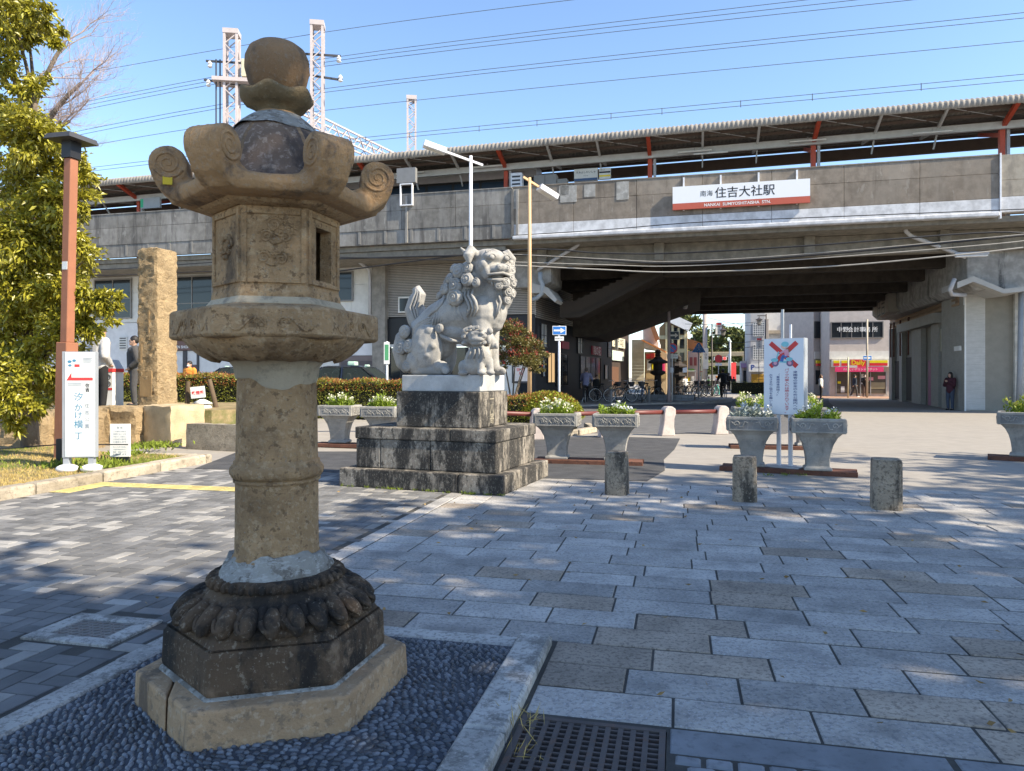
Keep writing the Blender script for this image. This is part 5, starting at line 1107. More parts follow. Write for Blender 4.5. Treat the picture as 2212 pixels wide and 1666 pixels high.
for c_, d_ in ((697,726),(745,776)):
    f = MB().bb(hx_(1627),hx_(1651),-0.08,-0.002,hz_(1640,d_),hz_(1640,c_)).build('glass_block_window', plain('block_grey',(0.20,0.215,0.23),0.3), g2)
    for q in range(6): xq = hx_(1627)+(hx_(1651)-hx_(1627))*q/5; MB().bb(xq-0.025,xq+0.025,-0.10,-0.081,hz_(1640,d_),hz_(1640,c_)).build('mullion', m_white, f)
    for q in range(7): zq = hz_(1640,d_)+(hz_(1640,c_)-hz_(1640,d_))*q/6; MB().bb(hx_(1627),hx_(1651),-0.10,-0.082,zq-0.025,zq+0.025).build('transom', m_white, f)
f = MB().bb(hx_(1617),hx_(1652),-0.7,-0.002,hz_(1640,803),hz_(1640,787)).build('shop_awning', m_white, g2); text('P', plain('logo_blue',(0.03,0.07,0.3),0.5), f, (hx_(1625),-0.71,hz_(1625,794)), size=0.8, fit_h=0.5, bold=0.03); text('Bakery Cafe', MATS['logo_blue'], f, (hx_(1640),-0.71,hz_(1640,794)), size=0.4, fit_w=0.9)
for q in range(10): MB().bb(hx_(1623),hx_(1650),-0.06-(q%2)*0.03,-0.001,0.2+q*0.16,0.35+q*0.16).build('shutter_slat', plain('orange_shutter',(0.50,0.29,0.04),0.6), g2)
# left of the shrine street
lh, ax_, az_, wl = bld('clapboard_house', 'cream clapboard shop house with orange tiled porch roof', 1365, 1391, 58.0, 0.1, m_cream2, 5)
for q in range(14): MB().bb(0,wl,-0.05-0.0,0.3,0.9+q*0.26,1.15+q*0.26).build('clapboard', mat('clapboard_cream',(0.50,0.44,0.31),0.8,bump=None,objvar=0.06), lh)
MB().extr([(ax_(1389),az_(1389,752)),(ax_(1389),az_(1389,713)),(ax_(1405),az_(1405,694)),(ax_(1422),az_(1422,742)),(ax_(1422),az_(1422,756))], 0.0, 4).build('gable_wall', plain('gable_white',(0.66,0.65,0.63),0.8), lh)
MB().bar((ax_(1405),-0.3,az_(1405,692)),(ax_(1421),-0.3,az_(1421,735)),0.9,0.35).build('barge_eave', plain('eave_brown',(0.20,0.10,0.05),0.8), lh)
rm = plain('orange_tile', (0.50,0.20,0.07), 0.7)
for q in range(8):
    f0 = q/8; f1 = (q+0.93)/8; xa_ = ax_(1390); xb_ = ax_(1440); z0_ = az_(1390,737); z1_ = az_(1440,762)
    MB().bar((xa_+(xb_-xa_)*f0,-1.2,z0_+(z1_-z0_)*f0),(xa_+(xb_-xa_)*f1,-1.2,z0_+(z1_-z0_)*f1),2.4,0.12).build('roof_tile_course', rm, lh)
MB().bb(ax_(1392),ax_(1440),0.2,3,0,az_(1420,760)).build('shop_interior_wall', plain('shop_tan',(0.48,0.36,0.22),0.8), lh)
for a, b_, c_, d_, mm in ((1396,1404,765,775,m_redp),(1405,1413,763,774,m_redp),(1398,1406,778,800,m_cream2),(1408,1420,776,798,m_y2),(1426,1436,780,806,MATS['banner_pink']),(1396,1440,806,818,plain('goods',(0.42,0.30,0.14),0.8))): MB().bb(ax_(a),ax_(b_),-0.02,0.199,az_(1415,d_),az_(1415,c_)).build('shop_goods', mm, lh)
bh, bx_, bz_, wb = bld('brick_shop_building', 'three storey brown brick building with white pilasters on the shrine street', 1424, 1484, 66.0, 0.1, m_cream2, 9)
m_brick = mat('brown_brick', (0.33,0.21,0.10), 0.85, bump=None)
MB().extr([(0,0),(0,bz_(1424,708)),(bx_(1443),bz_(1443,690)),(wb,bz_(1484,712)),(wb,0)], 0.0, 8).build('brick_wall', m_brick, bh)
MB().bar((bx_(1441),-0.2,bz_(1441,684)),(wb+0.3,-0.2,bz_(1484,708)),0.6,0.8).build('cornice', m_white, bh)
for px in (1440,1453,1466,1481): MB().bb(bx_(px)-0.10,bx_(px)+0.10,-0.25,-0.002,3.0,bz_(px,697+(px-1440)*0.45)).build('pilaster', plain('pilaster_cream',(0.60,0.50,0.28),0.7), bh)
for r_, (c_, d_) in enumerate(((708,722),(733,752),(762,782))):
    for a in (1443,1456,1469): MB().bb(bx_(a),bx_(a+8),-0.12,-0.003,bz_(a,d_),bz_(a,c_)).build('window', m_glass, bh)
MB().bb(0,wb,-0.2,-0.004,bz_(1450,733),bz_(1450,725)).build('spandrel', plain('pilaster_cream',(0.60,0.50,0.28),0.7), bh); MB().bb(0,wb,-0.2,-0.004,bz_(1450,762),bz_(1450,754)).build('spandrel', plain('pilaster_cream',(0.60,0.50,0.28),0.7), bh)
MB().bb(bx_(1436),wb,-0.3,-0.004,bz_(1450,805),bz_(1450,790)).build('shop_awning', m_white, bh)
oh, ox_, oz_, wo_ = bld('small_orange_roof_shop', 'low pink walled shop with an orange roof on the shrine street', 1486, 1512, 74.0, 4.2, plain('pinkish_wall',(0.58,0.45,0.40),0.8), 8)
MB().bar((-0.2,2,oz_(1486,740)),(wo_+0.3,2,oz_(1512,752)),4.4,0.9).build('roof', rm, oh)
for a in (1490,1499): MB().bb(ox_(a),ox_(a+6),-0.1,-0.002,oz_(a,790),oz_(a,772)).build('window', plain('arched_red',(0.3,0.08,0.08),0.6), oh)
MB().bb(ox_(1488),ox_(1500),-0.5,-0.2,oz_(1494,803),oz_(1494,797)).build('green_sign', plain('sign_green',(0.18,0.42,0.08),0.6), oh)
# far: stone steps, torii and the shrine precinct wall at the end of the street
stp = thing('stone_steps', 'broad pale stone steps at the far end of the shrine street', 'steps', Vector((XW(1560,98),98,0)), R(-20))
for q in range(9): MB().bb(-2.2,2.2,q*0.5,q*0.5+0.5+0.0,0,0.25+q*0.20).build('step', mat('pale_step_stone',(0.42,0.39,0.34),0.9,bump=None), stp)
to = thing('stone_torii', 'grey stone torii gate at the end of the shrine street', 'torii gate', Vector((XW(1565,93),93,0)), R(-20))
m_tor = mat('torii_stone', (0.42,0.34,0.22), 0.9, bump=None); hT = ZW(768,93)
for s_ in (-1,1): MB().lathe([(0.45,0),(0.38,hT)], 14, (s_*2.6,0,0)).build('pillar', m_tor, to, smooth=True)
MB().bb(-4.2,4.2,-0.35,0.35,hT-0.1,hT+0.45).build('lintel', m_tor, to, bevel=0.05); MB().bb(-3.4,3.4,-0.25,0.25,hT-1.35,hT-0.95).build('tie_beam', m_tor, to)
for i, px in enumerate((1577,)):
    fl = thing('shrine_banner', 'tall red vertical banner before the torii', 'banner', Vector((XW(px,88),88,0))); MB().tube([(0,0,0),(0,0,3.4)],0.04,6).build('pole', m_grey_metal, fl); MB().bb(0.05,0.75,-0.01,0.01,0.9,3.3).build('cloth', m_redp, fl)

aw = thing('striped_awning_shop', 'low shop with a mauve awning beside the tiled building', 'shop', Vector((XW(1602,76),76,0)), R(-14))
MB().bb(0,1.05,0,3,0,3.2).build('walls', m_cream2, aw); MB().bar((0.5,-0.6,2.5),(0.5,0.1,3.0),1.2,0.08).build('awning', plain('awning_mauve',(0.42,0.26,0.36),0.7), aw); MB().bb(0.15,0.9,-0.04,-0.001,0.2,2.2).build('shop_glazing', m_glass, aw)
for i, (px, Y, lab, mm) in enumerate(((1488,70.0,'pale goods stand under the orange roofed shop',m_cream2),(1503,78.0,'brown goods cabinet beside the utility pole',plain('cabinet_brown',(0.20,0.13,0.09),0.7)))):
    o = thing('goods_stand', lab, 'stand', Vector((XW(px,Y),Y,0)), R(-14)); MB().bb(-0.6,0.6,0,0.7,0,1.1).build('counter', mm, o, bevel=0.03)
    for q in range(3): MB().bb(-0.5+q*0.36,-0.2+q*0.36,0.1,0.5,1.11,1.4+0.1*q).build('goods_box', (m_redp,m_y2,m_white)[q], o)
    MB().bar((-0.7,-0.3,2.1),(0.7,-0.3,2.1),0.9,0.06).build('shade', m_redp if i else m_white, o); MB().tube([(-0.6,0,0),(-0.6,0,2.1)],0.03,6).build('pole', m_grey_metal, o); MB().tube([(0.6,0,0),(0.6,0,2.1)],0.03,6).build('pole', m_grey_metal, o)
# ---------------------------------------------------------------- planters, signs, rails, posts, lamps
rf_ = random.Random(21)
m_plc = mat('planter_concrete', (0.31,0.295,0.27), 0.88, [((0.22,0.215,0.205), 9, None, 0.5, 0.66, 0.7), ((0.10,0.098,0.095), 4, (1,1,0.3), 0.54, 0.68, 0.6)], (45,0.6,0.012))
m_pld = mat('planter_panel_dark', (0.20,0.195,0.19), 0.9, [((0.34,0.33,0.31), 25, None, 0.52, 0.66, 0.6)], (45,0.6,0.01))
m_soil2 = mat('planter_soil', (0.06,0.045,0.03), 0.95)
def frustum(t, w0, d0, z0, w1, d1, z1):
    t.add([(-w0/2,-d0/2,z0),(w0/2,-d0/2,z0),(w0/2,d0/2,z0),(-w0/2,d0/2,z0),(-w1/2,-d1/2,z1),(w1/2,-d1/2,z1),(w1/2,d1/2,z1),(-w1/2,d1/2,z1)], [(3,2,1,0),(4,5,6,7),(0,1,5,4),(1,2,6,5),(2,3,7,6),(3,0,4,7)])
def make_planter(pattern):
    o = bpy.data.objects.new('flower_planter', None); C.objects.link(o)
    W1, D1 = 0.76, 0.60
    t = MB(); ws = [(0.40,0.34,0.0),(0.40,0.34,0.045),(0.33,0.28,0.06),(0.335,0.285,0.16),(0.37,0.31,0.28),(0.43,0.36,0.40),(0.54,0.44,0.51),(0.66,0.54,0.575)]
    vs = []; fs = []
    for (a,b_,z) in ws: vs += [(-a/2,-b_/2,z),(a/2,-b_/2,z),(a/2,b_/2,z),(-a/2,b_/2,z)]
    for k in range(len(ws)-1):
        for i in range(4): fs.append((k*4+i,k*4+(i+1)%4,(k+1)*4+(i+1)%4,(k+1)*4+i))
    fs.append((3,2,1,0)); t.add(vs, fs); t.build('pedestal_body', m_plc, o, bevel=0.012)
    rm_ = MB(); z0, z1 = 0.575, 0.80; wall = 0.055
    rm_.bb(-W1/2,W1/2,-D1/2,-D1/2+wall,z0,z1).bb(-W1/2,W1/2,D1/2-wall,D1/2,z0,z1).bb(-W1/2,-W1/2+wall,-D1/2+wall,D1/2-wall,z0,z1).bb(W1/2-wall,W1/2,-D1/2+wall,D1/2-wall,z0,z1).bb(-W1/2+wall,W1/2-wall,-D1/2+wall,D1/2-wall,z0,z0+0.05)
    rm_.build('trough', m_plc, o, bevel=0.012, bseg=2)
    MB().bb(-W1/2+wall,W1/2-wall,-D1/2+wall,D1/2-wall,z0+0.05,z1-0.05).build('soil', m_soil2, o)
    for rot, hw in ((0,W1/2),(math.pi/2,D1/2),(math.pi,W1/2),(-math.pi/2,D1/2)):
        off = D1/2 if rot in (0,math.pi) else W1/2
        pn = MB().bb(-hw+0.05,hw-0.05,-off-0.004,-off-0.001,z0+0.03,z1-0.045).build('relief_panel', m_pld, o, (0,0,0), (0,0,rot))
        cv = MB(); zc0 = (z0+z1)/2-0.008; yy = -off-0.006
        if pattern == 0:
            for cx_ in ([-0.2,0,0.2] if hw > 0.35 else [-0.12,0.12]):
                for q in range(5):
                    a = R(90+72*q); cv.spiral((cx_+0.036*math.cos(a),yy,zc0+0.036*math.sin(a)),(1,0,0),(0,0,1),0.026,1.0,0.009,5,12)
                cv.ell((cx_,yy,zc0),(0.016,0.01,0.016),n=8,m=5); cv.tube([(cx_+0.06,yy,zc0-0.05),(cx_+0.1,yy,zc0),(cx_+0.14,yy,zc0-0.05)],0.008,5)
        else:
            for s_ in (-1,1):
                c_ = s_*hw*0.5
                cv.tube([(c_+s_*-0.13,yy,zc0+0.03),(c_+s_*-0.08,yy,zc0+0.045),(c_+s_*-0.05,yy,zc0-0.03),(c_+s_*0.0,yy,zc0-0.04)],0.010,5); cv.spiral((c_+s_*0.03,yy,zc0+0.01),(s_,0,0),(0,0,1),0.045,1.2,0.011,5,16); cv.tube([(c_+s_*0.05,yy,zc0-0.02),(c_+s_*0.12,yy,zc0+0.04)],0.010,5)
        for x0,x1,za_,zb_ in ((-hw+0.04,hw-0.04,z1-0.045,z1-0.03),(-hw+0.04,hw-0.04,z0+0.015,z0+0.03),(-hw+0.035,-hw+0.05,z0+0.03,z1-0.045),(hw-0.05,hw-0.035,z0+0.03,z1-0.045)): cv.bb(x0,x1,-off-0.010,-off-0.001,za_,zb_)
        cv.build('relief_carving', m_plc, o, (0,0,0), (0,0,rot)); 
    return o
protos = [None, None]; PLANTERS = []
def planter(pattern, px, py, rz, label, sc=1.0, X=None, Y=None, z=0.075):
    if protos[pattern] is None: protos[pattern] = make_planter(pattern); o = protos[pattern]
    else: o = copy_tree(protos[pattern])
    p = G(px, py) if X is None else Vector((X,Y,0)); zz = zg(p.x,p.y)
    o.location = (p.x, p.y, zz+z); o.rotation_euler = (0,0,rz); o.scale = (sc,sc,sc)
    tag(o, label, 'planter', 'concrete flower planters'); PLANTERS.append(o); return o
RZP = R(-8)
def beam(label, p0, p1, nm='steel_channel'):
    p0 = Vector(p0); p1 = Vector(p1); d = p1-p0; o = thing(nm, label, 'steel beam', p0, math.atan2(d.y,d.x)); L = d.length
    MB().bb(0,L,-0.23,-0.14,0.0,0.075).build('flange', m_rust, o, bevel=0.006); MB().bb(0,L,0.14,0.23,0.0,0.075).build('flange', m_rust, o, bevel=0.006); MB().bb(0.02,L-0.02,-0.139,0.139,0.045,0.073).build('web', m_rust, o)
    return o
planter(0, 1205, 1000, R(-12), 'grey flower planter closest to the lion pedestal, white blooms', X=0.80, Y=12.62); planter(0, 1330, 1000, R(-12), 'grey flower planter with three carved blossoms behind the first bollard', X=1.80, Y=12.40)
beam('rusty steel channel under the two planters beside the lion', (0.42,12.70,0), (2.25,12.28,0))
planter(1, 0, 0, R(-18), 'grey planter of silvery plants left of the motorcycle sign posts', X=3.86, Y=11.55); planter(1, 0, 0, R(-18), 'grey planter of green plants right of the motorcycle sign posts', X=4.70, Y=11.05)
beam('rusty steel channel under the motorcycle sign and its front planters', (3.42,11.72,0), (5.25,10.90,0))
planter(0, 0, 0, R(-12), 'pale planter with white blooms behind the left of the motorcycle sign', X=5.05, Y=15.15); planter(0, 0, 0, R(-12), 'pale planter with carved blossoms behind the right of the motorcycle sign', X=6.12, Y=14.95)
beam('rusty steel channel under the rear pair of planters', (4.62,15.25,0), (6.5,14.85,0))
planter(1, 0, 0, R(-35), 'concrete planter with yellow blooms at the right edge', X=9.22, Y=12.95)
beam('rusty steel channel under the planter at the right edge', (8.75,13.2,0), (10.4,12.1,0))
planter(0, 0, 0, R(-10), 'pale planter of white blooms just right of the lantern shaft', X=-3.68, Y=15.35, z=0.09); planter(0, 0, 0, R(-10), 'pale planter half hidden behind the lion pedestal', X=-2.72, Y=15.05, z=0.09)
beam('rusty steel channel under the planters behind the lantern', (-4.2,15.45,0.02), (-2.2,14.95,0.02))

# no-motorcycles sign
SB = Vector((4.36, 11.48, 0.0)); sgn = thing('motorcycle_ban_sign', 'white board with a crossed-out scooter rider and blue Japanese notice', 'sign', SB, R(-40))
MB().bb(-0.30,0.30,-0.25,0.2,0.05,0.085).build('base_plate', m_grey_metal, sgn)
for x in (-0.09,0.095): MB().bb(x-0.028,x+0.028,-0.03,0.03,0.085,0.95).build('leg', m_white_metal, sgn, bevel=0.004)
MB().bb(-0.10,-0.065,0.135,0.165,0.9,2.60).build('back_post', m_grey_metal, sgn); MB().bb(0.03,0.06,0.135,0.165,0.9,2.35).build('back_post', m_white_metal, sgn)
W_, H0, H1 = 0.64, 0.90, 2.12
MB().bb(-W_/2,W_/2,-0.04,0.13,H0,H1).build('cabinet', plain('cabinet_pale_grey',(0.27,0.29,0.32),0.5), sgn, bevel=0.004)
face = MB().bb(-W_/2+0.006,W_/2-0.006,-0.047,-0.041,H0+0.006,H1-0.006).build('face_panel', plain('face_white',(0.72,0.75,0.80),0.35,var=0.0), sgn)
m_lblue = plain('pale_blue_tint', (0.42,0.60,0.80), 0.4); m_skin_p = plain('print_skin', (0.75,0.5,0.42), 0.5); m_cyan = plain('print_cyan', (0.22,0.55,0.62), 0.5); m_pinkp = plain('print_pink', (0.70,0.33,0.42), 0.5); m_bluep = plain('print_blue', (0.05,0.16,0.45), 0.5); m_tyre = plain('print_purple', (0.18,0.13,0.24), 0.5); m_txt = plain('print_navy', (0.05,0.09,0.24), 0.5); m_rtxt = plain('print_crimson', (0.52,0.05,0.08), 0.5); m_brn = plain('print_brown', (0.30,0.14,0.06), 0.5)
def disc(c, rx_, rz2, m, nm, y, n=20, parent=None):
    t = MB(); vs = [(c[0]+rx_*math.cos(2*math.pi*i/n), y, c[1]+rz2*math.sin(2*math.pi*i/n)) for i in range(n)]
    vs2 = [(a,-0.0471,b_) for a,_,b_ in vs]
    t.add(vs+vs2, [tuple(range(n))]+[(i,n+i,n+(i+1)%n,(i+1)%n) for i in range(n)]); return t.build(nm, m, parent or face)
def strip(p0, p1, w, m, nm, y):
    d = Vector((p1[0]-p0[0],0,p1[1]-p0[1])); MB().bar((p0[0],y,p0[1]),(p1[0],y,p1[1]),0.002,w,up=(0,1,0) if False else d.cross(Vector((0,1,0)))).build(nm, m, face)
cz = 1.86
strip((-0.21,cz+0.19),(0.21,cz-0.19),0.075,m_redp,'cross_stroke',-0.0485); strip((-0.21,cz-0.19),(0.21,cz+0.19),0.075,m_redp,'cross_stroke',-0.0492)
for c in (-0.13,0.10): disc((c,cz-0.135),0.055,0.055,m_tyre,'wheel_print',-0.051); disc((c,cz-0.135),0.028,0.028,m_pinkp,'hub_print',-0.0517)
disc((-0.14,cz-0.085),0.06,0.03,m_cyan,'fender_print',-0.0525); disc((0.09,cz-0.075),0.055,0.032,m_cyan,'box_print',-0.0525); strip((-0.11,cz-0.07),(-0.075,cz+0.05),0.02,m_cyan,'stem_print',-0.0527); strip((-0.06,cz-0.11),(0.05,cz-0.12),0.03,m_cyan,'deck_print',-0.0527)
strip((-0.01,cz-0.03),(-0.03,cz-0.11),0.05,m_bluep,'leg_print',-0.0535); strip((0.06,cz-0.02),(-0.02,cz-0.03),0.05,m_bluep,'thigh_print',-0.0535); strip((0.06,cz-0.02),(0.04,cz+0.08),0.07,m_pinkp,'torso_print',-0.054); strip((0.03,cz+0.06),(-0.06,cz+0.02),0.03,m_pinkp,'arm_print',-0.0545)
strip((0.05,cz+0.10),(0.10,cz+0.04),0.035,m_brn,'hair_print',-0.0538); disc((0.01,cz+0.13),0.045,0.045,m_skin_p,'face_print',-0.0545); disc((0.025,cz+0.165),0.058,0.042,m_cyan,'helmet_print',-0.055)
for tx, x, z1_, z0_, m in (('来園者の安全のため公園内への',0.185,1.60,0.985,m_txt),('バイクの乗入れは禁止されています。',0.055,1.64,0.93,m_rtxt),('（業務用車両除く）',-0.085,1.56,1.20,m_txt),('みなさまのご協力をお願いします。',-0.20,1.55,0.96,m_txt)):
    text(tx, m, face, (x,-0.05,(z0_+z1_)/2), vertical=True, size=0.1, fit_h=z1_-z0_, fit_w=0.072 if m is not None and x > 0 else 0.055, bold=0.01)

# rail with curved concrete posts
m_post = mat('pinkish_concrete', (0.52,0.44,0.40), 0.85, [((0.28,0.24,0.22), 6, None, 0.56, 0.68, 0.7), ((0.45,0.40,0.37), 20, None, 0.52, 0.66, 0.5)], (40,0.4,0.01))
m_rail = plain('maroon_rail', (0.13,0.03,0.024), 0.45)
prof = [(-0.42,0.0),(-0.14,0.0),(-0.12,0.22),(-0.04,0.40),(0.06,0.52),(0.10,0.60),(0.09,0.69),(0.03,0.74),(-0.06,0.74),(-0.13,0.71),(-0.19,0.62),(-0.24,0.45),(-0.32,0.22)]
prof = [(-0.24,0),(0.13,0),(0.10,0.25),(0.11,0.45),(0.15,0.56),(0.14,0.69),(0.05,0.75),(-0.07,0.75),(-0.14,0.69),(-0.16,0.55),(-0.18,0.3)]
posts = [(-7.4,16.6),(-5.0,17.2),(-2.2,17.6),(0.62,17.3),(2.40,17.9),(4.02,18.45),(5.52,18.9)]
fence = []
for i, (x, y) in enumerate(posts):
    z = zg(x,y)
    o = MB().extr(prof, -0.15, 0.15).build('rail_post', m_post, None, (x,y,z), (0,0,R(10)), bevel=0.02, bseg=2)
    tag(o, ['curved concrete rail post behind the stone pillar block','curved concrete rail post behind the lantern shaft','curved concrete rail post hidden by the lion pedestal','square topped pink rail post left of the first carved planter','pink rail post behind the second planter','stained pink rail post standing clear in the middle of the rail','pale pink rail post at the right end of the rail'][i], 'post', 'concrete rail posts')
for i in range(len(posts)-1):
    a = Vector((*posts[i],zg(*posts[i])+0.60)); b_ = Vector((*posts[i+1],zg(*posts[i+1])+0.60))
    o = MB().tube([a,b_], 0.056, 10).build('guard_rail', m_rail, smooth=True)
    tag(o, 'maroon rail between the %s concrete posts from the left' % ['first two','second and third','third and fourth','fourth and fifth','fifth and sixth','last two'][i], 'rail', 'maroon guard rails')

# one-way sign post at the shrub
def road_post(nm, label, px, pyb, pyt, Y, m, r=0.038):
    o = thing(nm, label, 'road sign', Vector((XW(px,Y),Y,zg(XW(px,Y),Y)))); H_ = ZW(pyt,Y)-o.location.z; MB().tube([(0,0,0),(0,0,H_)], r, 10).build('pole', m, o, smooth=True); return o, H_
def arrow_plate(o, z, w, h, right=True, m=None, rz=0.0):
    p = MB().bb(-w/2,w/2,-0.055,-0.04,z-h/2,z+h/2).build('plate', m_white, o, (0,0,0), (0,0,rz), bevel=0.003); MB().bb(-w/2+0.02,w/2-0.02,-0.058,-0.0551,z-h/2+0.02,z+h/2-0.02).build('blue_field', m or m_blue, p)
    s = 1 if right else -1; ar = [(-0.40*w*s,-0.10*h),(0.08*w*s,-0.10*h),(0.08*w*s,-0.30*h),(0.42*w*s,0),(0.08*w*s,0.30*h),(0.08*w*s,0.10*h),(-0.40*w*s,0.10*h)]
    MB().extr([(x,z+zz) for x,zz in ar], -0.061, -0.0581).build('arrow', m_white, p); return p
o, H_ = road_post('one_way_sign', 'blue one-way arrow sign on a white pole above the red-tipped shrub', 1208, 870, 704, 24.0, m_white_metal)
arrow_plate(o, H_-0.16, 0.46, 0.30); t_ = MB().bb(-0.15,0.15,-0.05,-0.04,H_-0.50,H_-0.36).build('supplementary_plate', m_white, o); text('自転車を除く', m_ink, t_, (0,-0.052,H_-0.43), size=0.1, fit_w=0.26)
o, H_ = road_post('pole_number_sign', 'small white post sign with a green label left of the lion', 836, 830, 738, 23.0, m_white_metal); MB().bb(-0.09,0.09,-0.06,-0.04,H_-0.72,H_-0.02).build('plate', m_white, o); MB().bb(-0.06,0.06,-0.064,-0.061,H_-0.6,H_-0.1).build('green_label', plain('label_green',(0.08,0.3,0.14),0.5), o)
# under the viaduct: tall lamp post with lantern, no parking signs
def lantern_lamp(px, pyt, pyb, arm_px, lamp_py, Y, label, m, r=0.06):
    x = XW(px,Y); o = thing('street_lantern_lamp', label, 'street lamp', Vector((x,Y,0))); H_ = ZW(pyt,Y)
    MB().tube([(0,0,0),(0,0,0.9),(0,0,H_)], [r*1.5,r,r*0.8], 10).build('pole', m, o, smooth=True); ax = XW(arm_px,Y)-x; zl_ = ZW(lamp_py,Y)
    MB().bar((0,0,H_-0.15),(ax*1.25,0,H_-0.15),0.05,0.06).build('arm', m, o); s = 0.28
    MB().lathe([(0.02,s*1.6),(0.05,s*1.25),(s*1.05,s*0.75),(s*1.0,s*0.68)], 6, (ax,0,zl_)).build('lamp_cap', m, o); MB().lathe([(s*0.72,s*0.66),(s*0.45,-s*0.55)], 6, (ax,0,zl_)).build('lamp_glass', plain('lamp_glass_grey',(0.26,0.25,0.22),0.3), o)
    MB().lathe([(s*0.48,-s*0.56),(s*0.3,-s*0.75)], 6, (ax,0,zl_)).build('lamp_foot', m, o); MB().bar((ax,0,H_-0.15),(ax,0,zl_+s*1.6),0.03).build('hanger', m, o); return o
m_lamp = plain('lamp_post_brown', (0.055,0.045,0.042), 0.5)
lantern_lamp(1445, 624, 865, 1480, 660, 41.0, 'tall brown lamp post with hanging lantern under the viaduct', plain('lamp_post_mauve',(0.36,0.29,0.29),0.5), 0.10)
lantern_lamp(1538, 700, 850, 1562, 720, 52.0, 'black lamp post with hanging lantern beside the far cyclists', m_lamp)
lantern_lamp(1655, 678, 845, 1640, 697, 54.0, 'black street lamp in front of the grey apartment block', m_lamp); lantern_lamp(1608, 744, 848, 1622, 752, 78.0, 'small far street lamp near the torii', m_lamp)
o, H_ = road_post('no_parking_sign', 'round red and blue no parking sign on a white pole under the viaduct', 1452, 869, 736, 42.0, m_white_metal, 0.04)
q = MB().lathe([(0.30,0),(0.30,0.02)], 24); q.v = [(x,-0.05-z,y+H_-0.45) for x,y,z in q.v]; q = q.build('red_disc', m_redp, o); q2 = MB().lathe([(0.225,0),(0.225,0.01)], 24); q2.v = [(x,-0.071-z,y+H_-0.45) for x,y,z in q2.v]; q2.build('blue_disc', m_blue, q)
MB().bar((-0.16,-0.085,H_-0.29),(0.16,-0.085,H_-0.61),0.06,0.008,up=(0,1,0)).build('red_bar', m_redp, q); t_ = MB().bb(-0.32,0.32,-0.07,-0.05,H_-1.05,H_-0.80).build('supplementary_plate', m_white, o); text('ここから', m_ink, t_, (0,-0.073,H_-0.92), size=0.1, fit_w=0.5)
o, H_ = road_post('one_way_sign', 'dark one-way arrow plate on the pole above the no parking sign', 1456, 865, 716, 44.0, m_lamp, 0.04); arrow_plate(o, H_-0.25, 0.60, 0.5, True, plain('dusky_blue',(0.05,0.08,0.12),0.5))
o, H_ = road_post('crossing_sign', 'blue triangular pedestrian crossing sign beside the parked bicycles', 1509, 860, 740, 47.0, m_grey_metal, 0.04)
MB().extr([(-0.46,H_-0.66),(0.46,H_-0.66),(0.06,H_-0.02),(-0.06,H_-0.02)], -0.07, -0.05).build('triangle', m_blue, o)
pw_ = MB(); 
for a_, b_ in (((0,-0.22),(0,-0.40)),((0,-0.40),(-0.10,-0.58)),((0,-0.40),(0.09,-0.58)),((0,-0.27),(-0.11,-0.38)),((0,-0.27),(0.11,-0.36))): pw_.bar((a_[0],-0.075,H_+a_[1]),(b_[0],-0.075,H_+b_[1]),0.01,0.05,up=(0,1,0))
pw_.ell((0,-0.075,H_-0.17),(0.04,0.005,0.04),n=10,m=6); pw_.build('walker', m_white, o)
# far post signs near the store and along the street
o, H_ = road_post('one_way_sign', 'blue one-way arrow sign in front of the convenience store', 1873, 858, 690, 52.0, plain('tan_pole',(0.42,0.36,0.28),0.6), 0.07); arrow_plate(o, ZW(773.5,52), 0.64, 0.34)
o, H_ = road_post('street_name_post', 'thin yellowed post with a small plate before the store', 1832, 858, 772, 51.5, plain('yellowed_pole',(0.5,0.45,0.3),0.6), 0.05); MB().bb(0.06,0.65,-0.02,0.02,H_-0.75,H_-0.58).build('plate', m_grey_metal, o)
o, H_ = road_post('utility_pole', 'grey concrete utility pole beside the shrine street', 1523, 850, 676, 62.0, mat('pole_concrete',(0.40,0.35,0.32),0.8,bump=None), 0.20); MB().bb(-0.22,0.22,-0.24,-0.21,2.2,4.0).build('notice_board', m_cream, o)
text('住吉', m_ink, o, (0,-0.25,3.3), size=0.3, vertical=True, fit_w=0.24)
o, H_ = road_post('utility_pole', 'slim grey pole far down the shrine street', 1577, 848, 735, 84.0, m_grey_metal, 0.12)
o, H_ = road_post('utility_pole', 'dark pole with signboards before the grey apartment block', 1656, 850, 690, 58.0, mat('pole_dark',(0.12,0.11,0.11),0.8,bump=None), 0.16)
for k_, (px, py0, py1, Y) in enumerate(((1551,697,723,60.0),(1638,730,753,64.0),(1655,764,780,57.5))):
    z1_, z0_ = ZW(py0,Y), ZW(py1,Y); o = thing('shop_hanging_sign', ['white vertical kana sign high on the utility pole','white kana sign in front of the glass block window','white kana sign lower on the dark pole'][k_], 'sign', Vector((XW(px,Y),Y-0.2,0)))
    MB().bb(-0.26,0.26,-0.04,0.04,z0_,z1_).build('panel', m_cream, o); MB().bb(-0.2,0.2,-0.045,-0.041,z1_-0.22,z1_-0.05).build('red_mark', m_redp, o); text('みのや', m_ink, o, (0,-0.046,(z0_+z1_)/2-0.1), vertical=True, size=0.3, fit_h=(z1_-z0_)*0.62, bold=0.01)
    MB().tube([(0.0,0.05,0.0 if k_ == 1 else z0_-0.4),(0.0,0.05,z1_)],0.03,6).build('bracket', m_lamp, o)
